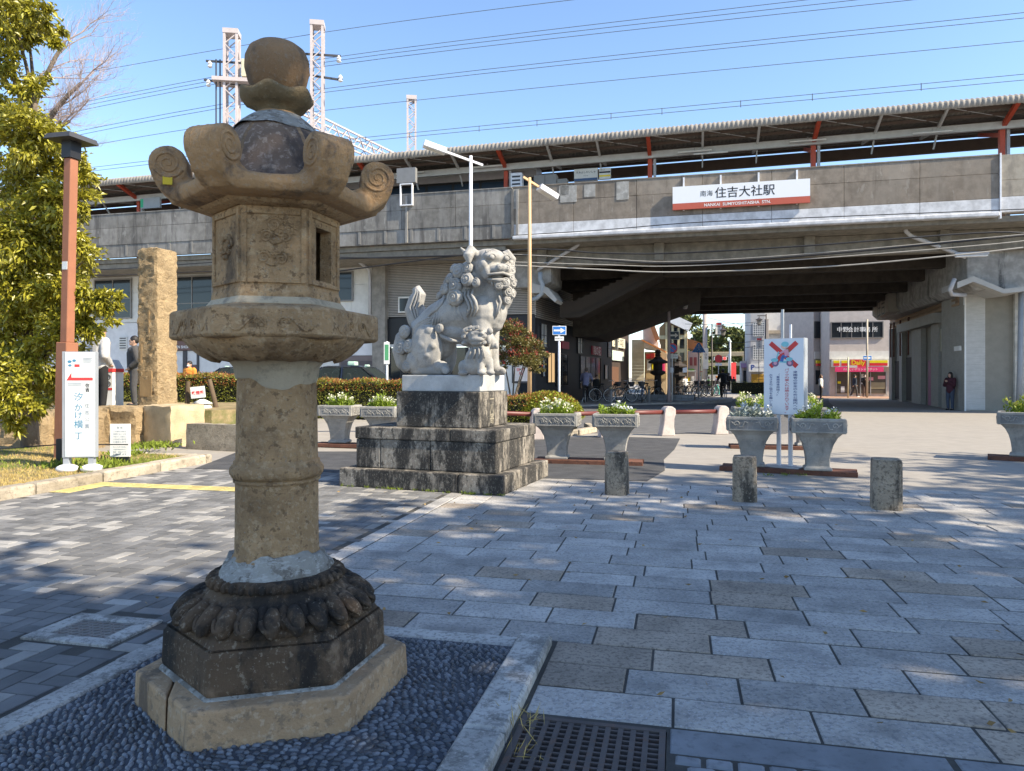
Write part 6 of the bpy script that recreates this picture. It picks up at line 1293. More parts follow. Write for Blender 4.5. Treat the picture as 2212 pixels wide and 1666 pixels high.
o, H_ = road_post('no_entry_sign', 'round red sign on the utility pole far down the street', 1552, 846, 765, 66.0, m_grey_metal, 0.04); q = MB().lathe([(0.36,0),(0.36,0.02)], 20); q.v = [(x,-0.05-z,y+ZW(775,66)) for x,y,z in q.v]; q.build('disc', m_redp, o); MB().bb(-0.3,0.3,-0.075,-0.055,ZW(790,66),ZW(785,66)).build('plate', m_white, o)
ts = thing('traffic_signal', 'horizontal traffic light across the shrine street', 'traffic light', Vector((XW(1556,86),86,0))); MB().bb(-0.75,0.75,-0.15,0.15,ZW(778,86),ZW(771,86)).build('housing', m_grey_metal, ts)
q = MB().lathe([(0.16,0),(0.16,0.03)], 14); q.v = [(x+0.48,-0.152-z,y+ZW(774.5,86)) for x,y,z in q.v]; q.build('red_lens', mat('lit_red',(0.5,0.02,0.02),0.4,bump=None,emit=((1,0.05,0.04),1.2)), ts); MB().tube([(1.0,0,0),(1.0,0,ZW(765,86)),(0.7,0,ZW(773,86))],0.07,8).build('pole', m_grey_metal, ts)
# steel post bollards with gold ball tops
for k_, (px, py) in enumerate(((1320,876),(1402,873),(1446,869),(1170,872),(1225,868))):
    c = G(px, py); o = thing('post_bollard', ['grey ball-topped bollard in front of the white-rimmed bicycle','grey ball-topped bollard beside the blue bicycle','dark ball-topped bollard beside the no parking pole','ball-topped bollard behind the red-tipped shrub','ball-topped bollard right of the clipped hedge'][k_], 'bollard', c, 0, 'ball-topped street bollards')
    MB().tube([(0,0,0),(0,0,0.80)],0.075,12).build('post', plain('bollard_grey',(0.17,0.165,0.165),0.5), o, smooth=40); MB().lathe([(0.08,0.80),(0.08,0.84),(0.04,0.85)],12).build('collar', m_dark_metal, o); MB().ell((0,0,0.92),0.085).build('ball', plain('brass_ball',(0.45,0.36,0.22),0.35,metal=0.6), o, smooth=True)

# street lights in front of the viaduct
def tlamp(label, px, pyt, Y, m, arm, head_px, py_head, col):
    x = XW(px,Y); o = thing('street_light', label, 'street light', Vector((x,Y,zg(x,Y)))); z0 = zg(x,Y); H_ = ZW(pyt,Y)-z0
    MB().tube([(0,0,0),(0,0,H_*0.6),(0,0,H_)], [0.085,0.075,0.06], 12).build('pole', m, o, smooth=True)
    a = Vector((arm[0],arm[1],H_-0.12+arm[2])); b_ = Vector((arm[3],arm[4],H_-0.12+arm[5])); MB().bar(a,b_,0.07,0.08).build('arm', m, o)
    d = (b_-a).normalized(); MB().bar(b_-d*0.1, b_+d*0.75, 0.36, 0.22).build('lamp_head', m_white_metal, o, bevel=0.02); MB().bar(b_+Vector((0,0,-0.115))-d*0.02, b_+d*0.65+Vector((0,0,-0.115)), 0.28, 0.02).build('lens', plain('lamp_lens',(0.62,0.60,0.55),0.3), o)
tlamp('tall white street light with angled head left of the lion statue', 1017, 337, 27.0, m_white_metal, (0.45,0.1,-0.20,-1.02,-0.3,0.22), 0, 0, None)
tlamp('tan street light with small head right of the lion statue', 1144, 384, 27.5, plain('tan_lamp_pole',(0.55,0.36,0.19),0.6), (-0.25,-0.1,0.12,0.45,0.25,-0.22), 0, 0, None)
# brown steel column with lamp housing in the lawn
o = thing('park_column', 'brown square steel park column behind the white guide sign', 'lamp column', Vector((XW(140,11.9),11.9,0.12)), R(-18)); o.rotation_euler[1] = R(1.6)
m_colb = mat('brown_steel', (0.30,0.125,0.07), 0.6, [((0.20,0.09,0.06), 8, None, 0.55, 0.7, 0.4)], None)
H_ = ZW(345,11.9)-0.12
MB().bb(-0.115,0.115,-0.115,0.115,0,ZW(740,11.9)-0.12).build('lower_shaft', m_colb, o, bevel=0.01); MB().bb(-0.075,0.075,-0.075,0.075,ZW(740,11.9)-0.121,H_).build('upper_shaft', m_colb, o, bevel=0.01)
MB().bb(-0.10,0.10,-0.10,0.10,H_+0.001,ZW(308,11.9)-0.12).build('lamp_housing', m_black, o); t = MB(); t.prism([(-0.28,-0.28),(0.28,-0.28),(0.28,0.28),(-0.28,0.28)],ZW(309,11.9)-0.12,ZW(298,11.9)-0.12,0.9); t.build('flat_roof', m_dark_metal, o)
MB().bb(-0.055,0.055,-0.08,-0.0755,ZW(584,11.9)-0.12,ZW(567,11.9)-0.12).build('label_plate', m_white, o)

# guide sign, notice and lawn objects
gs = thing('park_guide_sign', 'tall white park guide sign with a red arrow and blue characters', 'sign', Vector((XW(176,10.7),10.7,0.12)), R(6))
m_gs = plain('guide_white', (0.70,0.70,0.68), 0.4); gz0, gz1 = ZW(988,10.7)-0.12, ZW(760,10.7)-0.12
MB().bb(-0.25,0.22,-0.05,0.05,gz0,gz1).build('cabinet', plain('guide_grey',(0.30,0.32,0.35),0.5), gs, bevel=0.004); fc = MB().bb(-0.205,0.21,-0.056,-0.051,gz0+0.012,gz1-0.012).build('face_panel', m_gs, gs)
for x in (-0.19,0.16): MB().bb(x-0.05,x+0.03,-0.04,0.04,0.0,gz0).build('leg', MATS['guide_grey'], gs); MB().ell((x,-0.02,0.02),(0.16,0.13,0.07)).build('plaster_foot', m_white, gs, smooth=True)
m_teal = plain('guide_teal', (0.07,0.24,0.38), 0.5); m_gtext = plain('guide_greyblue', (0.16,0.21,0.27), 0.5); hh = gz1-gz0
for ch, f_ in (('汐',0.575),('か',0.475),('け',0.40),('横',0.315),('丁',0.205)): text(ch, m_teal, fc, (-0.015,-0.058,gz0+hh*f_), size=0.13, fit_h=0.125 if ch in '汐横' else 0.10, bold=0.006)
for ch, f_ in (('住',0.49),('吉',0.425),('公',0.36),('園',0.295)): text(ch, m_gtext, fc, (0.105,-0.058,gz0+hh*f_), size=0.07, fit_h=0.062)
MB().extr([(-0.185,gz0+hh*0.728),(-0.115,gz0+hh*0.80),(-0.115,gz0+hh*0.755),(0.185,gz0+hh*0.755),(0.185,gz0+hh*0.728)],-0.0585,-0.0565).build('red_arrow', m_redp, fc)
MB().bb(-0.07,0.0,-0.0585,-0.0565,gz0+hh*0.855,gz0+hh*0.88).build('red_tag', m_redp, fc)
for (x,f_,r_) in ((-0.14,0.905,0.03),(-0.075,0.915,0.028),(-0.135,0.87,0.025)): 
    t = MB(); n=8; t.add([(x+r_*math.cos(2*math.pi*i/n),-0.0585,gz0+hh*f_+r_*0.7*math.sin(2*math.pi*i/n)) for i in range(n)],[tuple(range(n))]); t.build('map_tree_print', m_teal, fc)
for q in range(4): MB().bb(0.05,0.05+0.13-0.02*(q%2),-0.0583,-0.0567,gz0+hh*(0.935-q*0.012),gz0+hh*(0.939-q*0.012)).build('legend_line', m_gtext, fc)
for q in range(2): MB().bb(-0.17,0.03,-0.0583,-0.0567,gz0+hh*(0.695-q*0.013),gz0+hh*(0.70-q*0.013)).build('legend_line', m_gtext, fc)
text('住吉', m_ink, fc, (0.11,-0.058,gz0+hh*0.66), vertical=True, size=0.06, fit_h=0.13, bold=0.03)
hl = [(-0.2,gz0+0.02),(-0.2,gz0+0.10),(-0.12,gz0+0.19),(-0.05,gz0+0.14),(0.0,gz0+0.12),(0.08,gz0+0.17),(0.13,gz0+0.15),(0.205,gz0+0.13),(0.205,gz0+0.02)]; MB().extr(hl,-0.0582,-0.0566).build('mountain_print', plain('pale_mountain',(0.52,0.58,0.60),0.5), fc)
nt_ = thing('park_notice', 'small white notice board standing in the grass before the stone block', 'notice', Vector((XW(260,11.6),11.6,0.12)), R(4))
z0_, z1_ = ZW(987,11.6)-0.12, ZW(916,11.6)-0.12; p_ = MB().bb(-0.155,0.155,-0.02,0.02,z0_,z1_).build('board', m_gs, nt_, bevel=0.004); MB().bb(-0.13,0.13,0.02,0.05,0.0,z1_*0.7).build('stake', m_dark_metal, nt_)
text('警 告', m_gtext, p_, (0,-0.022,z1_-0.06), size=0.05, fit_w=0.09)
for q, tx in enumerate(('この場所に物品を','放置することは','予告なしに撤去し','大阪府都市公園条例','に違反します')): text(tx, m_gtext, p_, (0,-0.022,z1_-0.12-q*0.042), size=0.035, fit_w=0.20)
for q, tx in enumerate(('粗大ごみ等の放置は','公園管理事務所まで','連絡・相談のうえ','お願いします')): text(tx, m_gtext, p_, (0,-0.022,z1_-0.37-q*0.04), size=0.035, fit_w=0.21)
stk = thing('lawn_stake', 'black post with a low wire at the left of the guide sign', 'post', Vector((XW(130,11.2),11.2,0.12))); MB().bb(-0.045,0.045,-0.045,0.045,0,0.42).build('post', m_black, stk, bevel=0.01); MB().tube([(-3.5,-1.2,0.22),(-1.6,-0.5,0.24),(0,0,0.33),(0.9,0.3,0.30)],0.010,6).build('wire', m_black, stk)

# rough stone pillar monument and stone blocks
m_rough = mat('rough_tan_stone', (0.42,0.305,0.175), 0.95, [((0.30,0.20,0.10), 9, None, 0.5, 0.66, 0.6), ((0.60,0.47,0.28), 30, None, 0.54, 0.68, 0.6)], (14,1.0,0.10))
m_rough_s = mat('dressed_tan_stone', (0.50,0.385,0.24), 0.92, [((0.42,0.30,0.16), 12, None, 0.52, 0.68, 0.5), ((0.66,0.53,0.33), 40, None, 0.55, 0.68, 0.5)], (35,0.8,0.03))
def rough_block(nm, parent, x0,x1,y0,y1,z0,z1, m, amp=0.03, n=5, seed=0, loc=(0,0,0), rz=0.0, step=0.12):
    r = np.random.default_rng(seed); nx = max(1,int((x1-x0)/step)); ny = max(1,int((y1-y0)/step)); nz = max(1,int((z1-z0)/step)); vid = {}; t = MB()
    def vert(i,j,k):
        if (i,j,k) in vid: return vid[i,j,k]
        x = x0+(x1-x0)*i/nx; y = y0+(y1-y0)*j/ny; z = z0+(z1-z0)*k/nz
        if k == 0: p = (x,y,z)
        else:
            a = amp*r.normal(0,0.45,3); e = (i in (0,nx))+(j in (0,ny))+(k == nz)
            if e >= 2: a[0] += (-1 if i==nx else 1 if i==0 else 0)*amp*0.8; a[1] += (-1 if j==ny else 1 if j==0 else 0)*amp*0.8; a[2] -= amp*0.8 if k==nz else 0
            p = (x+a[0],y+a[1],z+a[2])
        t.v.append(p); vid[i,j,k] = len(t.v)-1; return vid[i,j,k]
    def q(*ids): t.f.append(ids); t.mi.append(0)
    for i in range(nx):
        for k in range(nz): q(vert(i,0,k),vert(i+1,0,k),vert(i+1,0,k+1),vert(i,0,k+1)); q(vert(i+1,ny,k),vert(i,ny,k),vert(i,ny,k+1),vert(i+1,ny,k+1))
        for j in range(ny): q(vert(i,j,nz),vert(i+1,j,nz),vert(i+1,j+1,nz),vert(i,j+1,nz))
    for j in range(ny):
        for k in range(nz): q(vert(nx,j,k),vert(nx,j+1,k),vert(nx,j+1,k+1),vert(nx,j,k+1)); q(vert(0,j+1,k),vert(0,j,k),vert(0,j,k+1),vert(0,j+1,k+1))
    o = t.build(nm, m, parent, loc, (0,0,rz), smooth=18); return o
TER = 0.80
Yp = 16.4; pil = thing('stone_pillar', 'tall rough tan stone pillar monument standing behind hewn blocks', 'monument', Vector((XW(322,Yp),Yp,TER)), R(-18))
hp = ZW(536,Yp)-TER
rough_block('pillar_shaft', pil, -0.30,0.28,-0.05,0.58,-0.2,hp, m_rough, 0.020, seed=4, step=0.065)
MB().bb(-0.22,0.14,-0.060,-0.03,0.25,0.85).build('inscribed_plaque', mat('plaque_stone',(0.33,0.22,0.11),0.9,bump=(30,0.5,0.02)), pil, bevel=0.01)
for q, (x, z0_, z1_) in enumerate(((0.02,1.55,2.45),(-0.2,1.0,1.6))): MB().bb(x,x+0.05,-0.058,-0.02,z0_,z1_).build('carved_groove', MATS['plaque_stone'], pil)
blk = [(-6.38,15.45,0.62,1.0,0.86,R(-38),'squared tan stone block at the foot of the pillar',m_rough_s)]
bl = rough_block('stone_block', None, -0.52,0.50,-0.42,0.42,-0.1,0.90, m_rough_s, 0.022, seed=9, loc=(XW(372,15.6),15.7,0.0), rz=R(-32)); tag(bl,'large squared tan stone block in front of the pillar','stone block')
for k_, (px, Yb, w, h, lab) in enumerate(((268,15.9,0.62,0.86,'low hewn stone block behind the small notice'),(222,15.9,0.45,0.84,'hewn stone block between the guide sign and the notice'),(118,15.0,0.9,0.78,'dark hewn stone block behind the brown column'),(60,14.6,0.55,0.72,'hewn stone block under the evergreen tree'))):
    o = rough_block('stone_block', None, -w,w,-0.4,0.4,-0.1,h, m_rough, 0.04, seed=20+k_, loc=(XW(px,Yb),Yb,0.0), rz=R(-12+4*k_)); tag(o, lab, 'stone block', 'hewn stones edging the terrace')
struct(MB().prism([(-16,15.6),(-8.6,15.9),(-6.7,16.0),(-5.9,17.2),(-6.0,22),(-16,22)],-0.05,TER-0.04).build('terrace', m_soil))
rough_w = rough_block('retaining_wall', None, -0.9,0.9,-0.12,0.12,-0.05,0.55, m_kerb_w, 0.015, seed=40, loc=(XW(478,14.6),14.7,0.0), rz=R(-22), step=0.2); tag(rough_w,'low pale retaining wall between the stone block and the lantern','wall')
# timber stakes with a paper notice near the hedge
for k_, (px, py0, py1, lean) in enumerate(((404,824,880,0.02),(452,820,890,-0.25))):
    Yb = 17.6; o = MB().tube([(0,0,-0.3),(lean*0.5,0,0.3),(lean,0,ZW(py0,Yb)-ZW(py1,Yb))],[0.065,0.06,0.055],10).build('timber_stake', mat('bark_stake',(0.12,0.085,0.055),0.95,bump=(40,0.8,0.01)), None, (XW(px,Yb)+(-lean if lean<0 else 0),Yb,ZW(py1,Yb)), smooth=40); tag(o, ['upright timber stake by the hedge','leaning timber stake by the hedge'][k_], 'stake')
pn = thing('smoking_area_notice', 'white paper notice with red characters pinned before the hedge', 'notice', Vector((XW(428,17.5),17.5,ZW(860,17.5))), R(5)); p_ = MB().bb(-0.16,0.18,-0.01,0.01,0,0.28).build('paper', m_white, pn, (0,0,0),(0,R(-6),0)); text('喫煙所', m_redp, p_, (0.01,-0.013,0.13), size=0.1, fit_w=0.28, bold=0.02)
tb_ = thing('white_lamp_bowl', 'white rounded plastic ground lamp beside the stakes', 'ground lamp', Vector((XW(437,17.3),17.3,ZW(893,17.3)))); MB().lathe([(0.22,0),(0.24,0.1),(0.18,0.2)],16).build('bowl', m_white, tb_, smooth=True); MB().lathe([(0.10,0.21),(0.24,0.24),(0.05,0.34)],16).build('cap', m_white, tb_, smooth=True)
# waste station with pictograms
wb_ = thing('ashtray_station', 'white and orange smoking station box with pictograms behind the guide sign', 'bin', Vector((XW(236,16.9),16.9,TER-0.04)), R(-6))
MB().bb(-0.22,0.22,-0.2,0.2,0,0.92).build('cabinet', m_white, wb_); MB().bb(-0.23,0.23,-0.21,0.21,0.86,0.94).build('red_rim', m_redp, wb_); MB().extr([(-0.23,0.94),(0.23,0.94),(0.1,1.15),(-0.1,1.15)],-0.18,0.2).build('hood', m_grey_metal, wb_)
MB().bb(-0.20,0.04,-0.206,-0.201,0.52,0.80).build('orange_panel', m_yellow if False else plain('bin_orange',(0.68,0.25,0.05),0.5), wb_); MB().bb(-0.22,0.22,-0.206,-0.2011,0.44,0.49).build('red_stripe', m_redp, wb_)
for (x,z,r_) in ((0.12,0.74,0.055),(0.12,0.58,0.055),(-0.08,0.24,0.08)): 
    q = MB(); q.spiral((x,-0.206,z),(1,0,0),(0,0,1),r_,1.0,0.006,5,20); q.v = q.v; q2 = MB(); n=20; pts=[(x+r_*math.cos(2*math.pi*i/n),-0.206,z+r_*math.sin(2*math.pi*i/n)) for i in range(n+1)]; q2.tube(pts,0.008,5); q2.build('pictogram_ring', m_redp if z < 0.3 else m_ink, wb_)
for (px, lab) in ((560,'a'),):
    pass
# dark stone lanterns and tiled planter bed under the viaduct
def far_lantern(px, pyt, pyb, label, sc=1.0):
    c = G(px, pyb); o = thing('street_stone_lantern', label, 'stone lantern', c, R(20)); H_ = ZW(pyt, c.y); k = H_/3.6; m = mat('lantern_dark',(0.055,0.046,0.043),0.9,bump=(20,0.6,0.02))  # whole lantern takes a single very dark stone colour
    MB().lathe([(0.75*k,0),(0.75*k,0.28*k)],6).build('base', m, o); MB().lathe([(0.62*k,0.281*k),(0.55*k,0.45*k),(0.35*k,0.55*k)],6).build('plinth', m, o)
    MB().lathe([(0.28*k,0.55*k),(0.25*k,1.1*k),(0.29*k,1.13*k),(0.29*k,1.2*k),(0.25*k,1.22*k),(0.24*k,1.7*k)],20).build('shaft', m, o, smooth=40); MB().lathe([(0.3*k,1.7*k),(0.62*k,1.85*k),(0.62*k,2.0*k),(0.42*k,2.06*k)],6).build('platform', m, o)
    MB().lathe([(0.38*k,2.061*k),(0.38*k,2.55*k)],6).build('firebox', m, o); MB().lathe([(0.45*k,2.551*k),(0.78*k,2.6*k),(0.80*k,2.72*k),(0.4*k,2.9*k),(0.22*k,3.1*k)],6).build('roof', m, o)
    MB().lathe([(0.14*k,3.1*k),(0.26*k,3.2*k),(0.15*k,3.26*k),(0.24*k,3.38*k),(0.18*k,3.54*k),(0.03*k,3.6*k)],16).build('jewel', m, o, smooth=True)
far_lantern(1421, 755, 862, 'dark stone lantern with a broad roof beside the no parking sign'); far_lantern(1466, 768, 860, 'slimmer black stone lantern with a round finial further down the street')
tpb = thing('tiled_planting_bed', 'low grey tiled planting bed around the dark street lanterns', 'planter', G(1437,868), R(-16)); m_tl = mat('bed_tile',(0.25,0.26,0.285),0.6,bump=None,objvar=0.2)
for r_ in range(2):
    for i in range(12): MB().bb(-2.6+i*0.36,-2.6+i*0.36+0.345,-0.02,0.06,0.01+r_*0.21,0.21+r_*0.21).build('tile', m_tl, tpb)
MB().bb(-2.6,1.7,0.06,3.2,0,0.38).build('bed_core', plain('bed_soil',(0.03,0.03,0.022),0.95), tpb)
struct(MB().prism([(1.6,35.2),(11.6,41.8),(14.2,47.0),(30,88),(26,92),(8,60),(1.2,38.5)],0.0,0.09).build('sidewalk', mat('sidewalk_slab',(0.30,0.28,0.26),0.85,bump=(60,0.3,0.005))))
# ---------------------------------------------------------------- vegetation
def leaf_mesh(name, pts, dirs, L, Wd, mats, fold=0.25, seed=1, droop=0.0):
    r = np.random.default_rng(seed); n = len(pts); pts = np.asarray(pts, float); d = np.asarray(dirs, float)
    d /= np.linalg.norm(d,axis=1,keepdims=True)+1e-9
    rnd = r.normal(0,1,(n,3)); w = np.cross(d, rnd); w /= np.linalg.norm(w,axis=1,keepdims=True)+1e-9; nn = np.cross(w, d)
    Ls = (L*r.uniform(0.65,1.25,n))[:,None]; Ws = (Wd*r.uniform(0.7,1.2,n))[:,None]
    v = np.empty((n,4,3)); v[:,0] = pts; v[:,1] = pts+d*Ls*0.5+w*Ws*0.5+nn*Ws*fold; v[:,2] = pts+d*Ls+np.array([0,0,-1])*Ls*droop; v[:,3] = pts+d*Ls*0.5-w*Ws*0.5+nn*Ws*fold
    me = bpy.data.meshes.new(name); me.vertices.add(n*4); me.vertices.foreach_set('co', v.reshape(-1))
    f = np.empty((n,2,3), dtype=np.int32); b = np.arange(n)*4; f[:,0] = np.stack([b,b+1,b+2],1); f[:,1] = np.stack([b,b+2,b+3],1)
    me.loops.add(n*6); me.loops.foreach_set('vertex_index', f.reshape(-1)); me.polygons.add(n*2); me.polygons.foreach_set('loop_start', np.arange(n*2)*3); me.polygons.foreach_set('loop_total', np.full(n*2,3))
    for m in mats: me.materials.append(m)
    me.update(); me.validate(); return me
def cloud(clusters, per, clump=0.35, shell=0.55, sub=14, seed=2, up=0.4):
    # leaves gathered on twigs: sub-clumps spread through each ellipsoid
    r = np.random.default_rng(seed); P_, D_ = [], []
    for (c, rad, wgt) in clusters:
        c = np.array(c, float); rad = np.array(rad if hasattr(rad,'__len__') else (rad,rad,rad), float); ns = max(3, int(sub*wgt)); nl = max(3, int(per*wgt/ns))
        for _ in range(ns):
            q = r.normal(0,1,3); q /= np.linalg.norm(q); q *= r.uniform(shell,1.0)**0.7; cc = c+q*rad; out = q*rad/np.linalg.norm(q*rad)
            rr = rad.mean()*clump*r.uniform(0.6,1.3); p = cc+r.normal(0,1,(nl,3))*np.array([rr,rr,rr*0.6])*0.6
            dd = out*0.8+np.array([0,0,up])+r.normal(0,0.75,(nl,3)); P_.append(p); D_.append(dd)
    return np.concatenate(P_), np.concatenate(D_)
def branch(mb, pts, r0, r1, n=6):
    m = len(pts); mb.tube(pts, [r0+(r1-r0)*i/(m-1) for i in range(m)], n)
def bez(a, b, c, n=7): return [a*(1-t)**2+b*2*t*(1-t)+c*t*t for t in [i/n for i in range(n+1)]]
m_leaf = mat('evergreen_leaf', (0.31,0.285,0.03), 0.35, islvar=0.45, bump=None, spec=0.5, translucent=0.25)
m_leaf_sh = mat('shade_leaf', (0.06,0.09,0.025), 0.5, islvar=0.35, bump=None, translucent=0.1)
m_bark = mat('bark', (0.17,0.135,0.10), 0.95, [((0.08,0.065,0.05), 12, (1,1,0.3), 0.5, 0.66, 0.7)], (25,0.8,0.03))
m_twig = mat('bare_twig', (0.40,0.31,0.28), 0.9, bump=None)
# broadleaf evergreen on the left
ET = thing('evergreen_tree', 'glossy yellow-green evergreen tree filling the left edge', 'tree', (XW(40,13.2),13.2,0.15)); base = Vector(ET.location)
raw = [(20,30,85,0),(95,40,38,-.3),(60,75,45,.3),(115,85,20,-.2),(15,150,45,0),(20,250,70,.3),(70,190,38,-.2),(60,290,75,-.4),(115,330,62,.2),(165,370,42,-.1),(60,400,90,.2),(130,440,70,-.3),(175,440,32,-.2),(55,510,95,-.2),(120,540,75,.3),(165,520,38,-.1),(195,552,20,-.3),(50,620,100,0),(130,630,60,-.2),(185,640,45,-.4),(225,650,32,-.4),(255,642,15,-.4),(50,720,90,.2),(135,720,62,-.2),(180,700,36,-.3),(222,694,14,-.4),(60,800,70,-.2),(140,790,42,-.2),(15,860,50,-.6),(50,880,35,-.6),(20,920,30,-.6),(100,850,35,.2)]
cl = []
for px, py, rp, dy in raw:
    Y = 13.0+dy*1.8; c = P(px,py,Y)-base; rr = rp/FPX*Y; cl.append((c,(rr,max(rr*0.9,0.35),rr*0.85),(rp/60)**2))
pts, dd = cloud(cl, 1750, clump=0.30, shell=0.10, sub=26, seed=5, up=0.1)
link('crown', leaf_mesh('crown', pts, dd, 0.115, 0.048, [m_leaf], seed=6, droop=0.25), ET)
t = MB(); top = Vector((0.1,0.3,6.5)); trunk = bez(Vector((0.1,0.2,-0.2)), Vector((-0.3,0.5,3)), top, 9); branch(t, trunk, 0.16, 0.05, 10); t.build('trunk', m_bark, ET, smooth=True)
for i, (c, rr, w_) in enumerate(cl):
    if i % 2: continue
    s = trunk[min(9,max(1,int((c.z-0.6)/0.75)))]; t = MB(); branch(t, bez(s, s*0.4+c*0.6+Vector((0,0,0.35)), Vector(c), 6), 0.045, 0.012, 6); t.build('limb', m_bark, ET, smooth=True)
# bare tree behind it
BT = thing('bare_tree', 'leafless tree with fine pinkish twigs behind the evergreen', 'tree', (XW(0,23),23.0,0.2)); bb_ = Vector(BT.location); rb_ = random.Random(4)
t = MB(); root = Vector((0,0,0)); crotch = P(25,420,23)-bb_; branch(t, bez(root, Vector((0.3,0,3)), crotch, 6), 0.30, 0.20, 10); t.build('trunk', m_bark, BT, smooth=True)
tw = MB()
def grow(mb, p, d, L, r, depth):
    q = p+d*L*0.5+Vector((rb_.uniform(-.1,.1),rb_.uniform(-.1,.1),rb_.uniform(-.05,.12)))*L; e = p+d*L+Vector((rb_.uniform(-.15,.15),rb_.uniform(-.15,.15),rb_.uniform(-.05,.15)))*L
    mb.tube([p,q,e],[r,r*0.8,r*0.55],4 if depth < 3 else 6, cap=False)
    if depth == 0: return
    for s, f in ((q,0.7),(e,0.85),(e,0.75),(q,0.55)):
        nd = (d+Vector((rb_.uniform(-.8,.8),rb_.uniform(-.8,.8),rb_.uniform(-.35,.75)))).normalized(); grow(mb, s, nd, L*f*rb_.uniform(0.75,1.05), r*0.5, depth-1)
for tx, ty, k in ((150,262,1),(60,250,1),(140,90,1),(175,180,1),(90,160,1)):
    e = P(tx,ty,23+rb_.uniform(-1,1))-bb_; t = MB(); mid = crotch*0.45+e*0.55+Vector((-0.4,0,0.4)); c_ = bez(crotch, mid, e, 7); branch(t, c_, 0.13, 0.05, 7); t.build('limb', m_bark, BT, smooth=True)
    for s in (3,5,6,7): 
        d = (Vector((0.75,rb_.uniform(-.3,.3),rb_.uniform(-0.15,0.75)))).normalized(); grow(tw, c_[s], d, 0.95, 0.024, 4)
o = tw.build('twigs', m_twig, BT); o['kind'] = 'stuff'
# red-tipped shrub tree
PT = thing('photinia_tree', 'cloud-pruned shrub tree with red leaf tips beside the lion', 'tree', (XW(1108,21.2),21.2,0.0)); pb = Vector(PT.location)
raw = [(1105,712,26),(1082,745,18),(1125,735,28),(1150,750,22),(1095,775,22),(1135,775,30),(1165,768,16),(1115,752,20),(1078,790,12),(1158,795,14)]
cl = [(P(px,py,21.2+rb_.uniform(-.4,.4))-pb,(rp/FPX*21.2*1.12,rp/FPX*21.2*1.1,rp/FPX*21.2*0.72),(rp/20)**2) for px,py,rp in raw]
m_ph = mat('photinia_leaf', (0.15,0.13,0.035), 0.4, islvar=0.45, bump=None, spec=0.5, translucent=0.2); m_phr = mat('photinia_red_leaf', (0.30,0.06,0.04), 0.45, islvar=0.4, bump=None, translucent=0.2)
pts, dd = cloud(cl, 1100, 0.34, 0.2, 16, 8, 0.3); link('crown', leaf_mesh('crown', pts, dd, 0.075, 0.036, [m_ph], seed=9), PT)
cl2 = [(c+Vector((0,0,r_[2]*0.55)),(r_[0]*0.95,r_[1]*0.95,r_[2]*0.55),w_) for c,r_,w_ in cl]; pts, dd = cloud(cl2, 110, 0.3, 0.6, 12, 10, 0.7); link('red_tips', leaf_mesh('red_tips', pts, dd, 0.07, 0.03, [m_phr], seed=11), PT)
t = MB(); fork = Vector((-0.02,0,0.62)); branch(t, [Vector((0.02,0,-0.1)),Vector((-0.03,0,0.3)),fork],0.06,0.05,8); t.build('trunk', m_bark, PT, smooth=True)
for c, r_, w_ in cl[1:9:2]: t = MB(); branch(t, bez(fork, fork*0.5+c*0.5+Vector((0,0,0.1)), c, 5), 0.03, 0.01, 6); t.build('limb', m_bark, PT, smooth=True)
# clipped hedges
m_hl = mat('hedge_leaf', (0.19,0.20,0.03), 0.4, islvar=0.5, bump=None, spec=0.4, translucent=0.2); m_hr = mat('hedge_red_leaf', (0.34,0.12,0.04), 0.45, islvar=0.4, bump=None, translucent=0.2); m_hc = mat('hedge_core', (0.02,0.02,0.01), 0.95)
def hedge(label, loc, rz, lx, ly, h, n, red=0.25, rnd=0.0, seed=1, yel=None):
    o = thing('hedge', label, 'hedge', loc, rz); r = np.random.default_rng(seed)
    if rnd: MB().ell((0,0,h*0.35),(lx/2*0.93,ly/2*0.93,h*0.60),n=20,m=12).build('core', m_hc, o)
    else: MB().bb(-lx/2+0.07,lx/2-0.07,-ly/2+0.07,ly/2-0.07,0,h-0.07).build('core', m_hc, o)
    def samp(n):
        if rnd:
            q = r.normal(0,1,(n,3)); q /= np.linalg.norm(q,axis=1,keepdims=True); q[:,2] = np.abs(q[:,2])*1.0; k = r.uniform(0.93,1.03,(n,1)); return q*np.array([lx/2,ly/2,h*0.65])*k+np.array([0,0,h*0.35-0.02]), q
        a = [lx*h,lx*h,ly*h,ly*h,lx*ly]; f = r.choice(5,n,p=np.array(a)/sum(a)); p = r.uniform(-0.5,0.5,(n,3))*np.array([lx,ly,h])+np.array([0,0,h/2]); d = np.zeros((n,3))
        for i,(ax,s) in enumerate(((1,-1),(1,1),(0,-1),(0,1),(2,1))):
            k = f == i; p[k,ax] = (s*(lx/2 if ax==0 else ly/2) if ax < 2 else h)+r.normal(0,0.025,k.sum()); d[k,ax] = s
        p[:,2] += 0.04*np.sin(p[:,0]*5+seed)*(p[:,2]/h); return p, d
    p, d = samp(n); link('leaves', leaf_mesh('leaves', p-d*0.02, d*0.7+r.normal(0,0.6,(n,3))+np.array([0,0,0.35]), 0.065, 0.032, [yel or m_hl], seed=seed), o)
    p, d = samp(int(n*red*2)); k = p[:,2] > h*0.72; link('red_shoots', leaf_mesh('red_shoots', p[k], d[k]*0.5+r.normal(0,0.5,(k.sum(),3))+np.array([0,0,0.8]), 0.06, 0.026, [m_hr], seed=seed+1), o); return o
hedge('long clipped hedge with reddish shoots between the lantern and the lion', (XW(765,20.3),20.4,zg(-4.5,20.4)), R(-4), 4.3, 1.1, 1.02, 13000, 0.28, seed=31)
hedge('clipped reddish hedge behind the stone pillar', (XW(420,21),21.8,0.30), R(-4), 5.2, 1.0, 1.25, 13000, 0.32, seed=32)
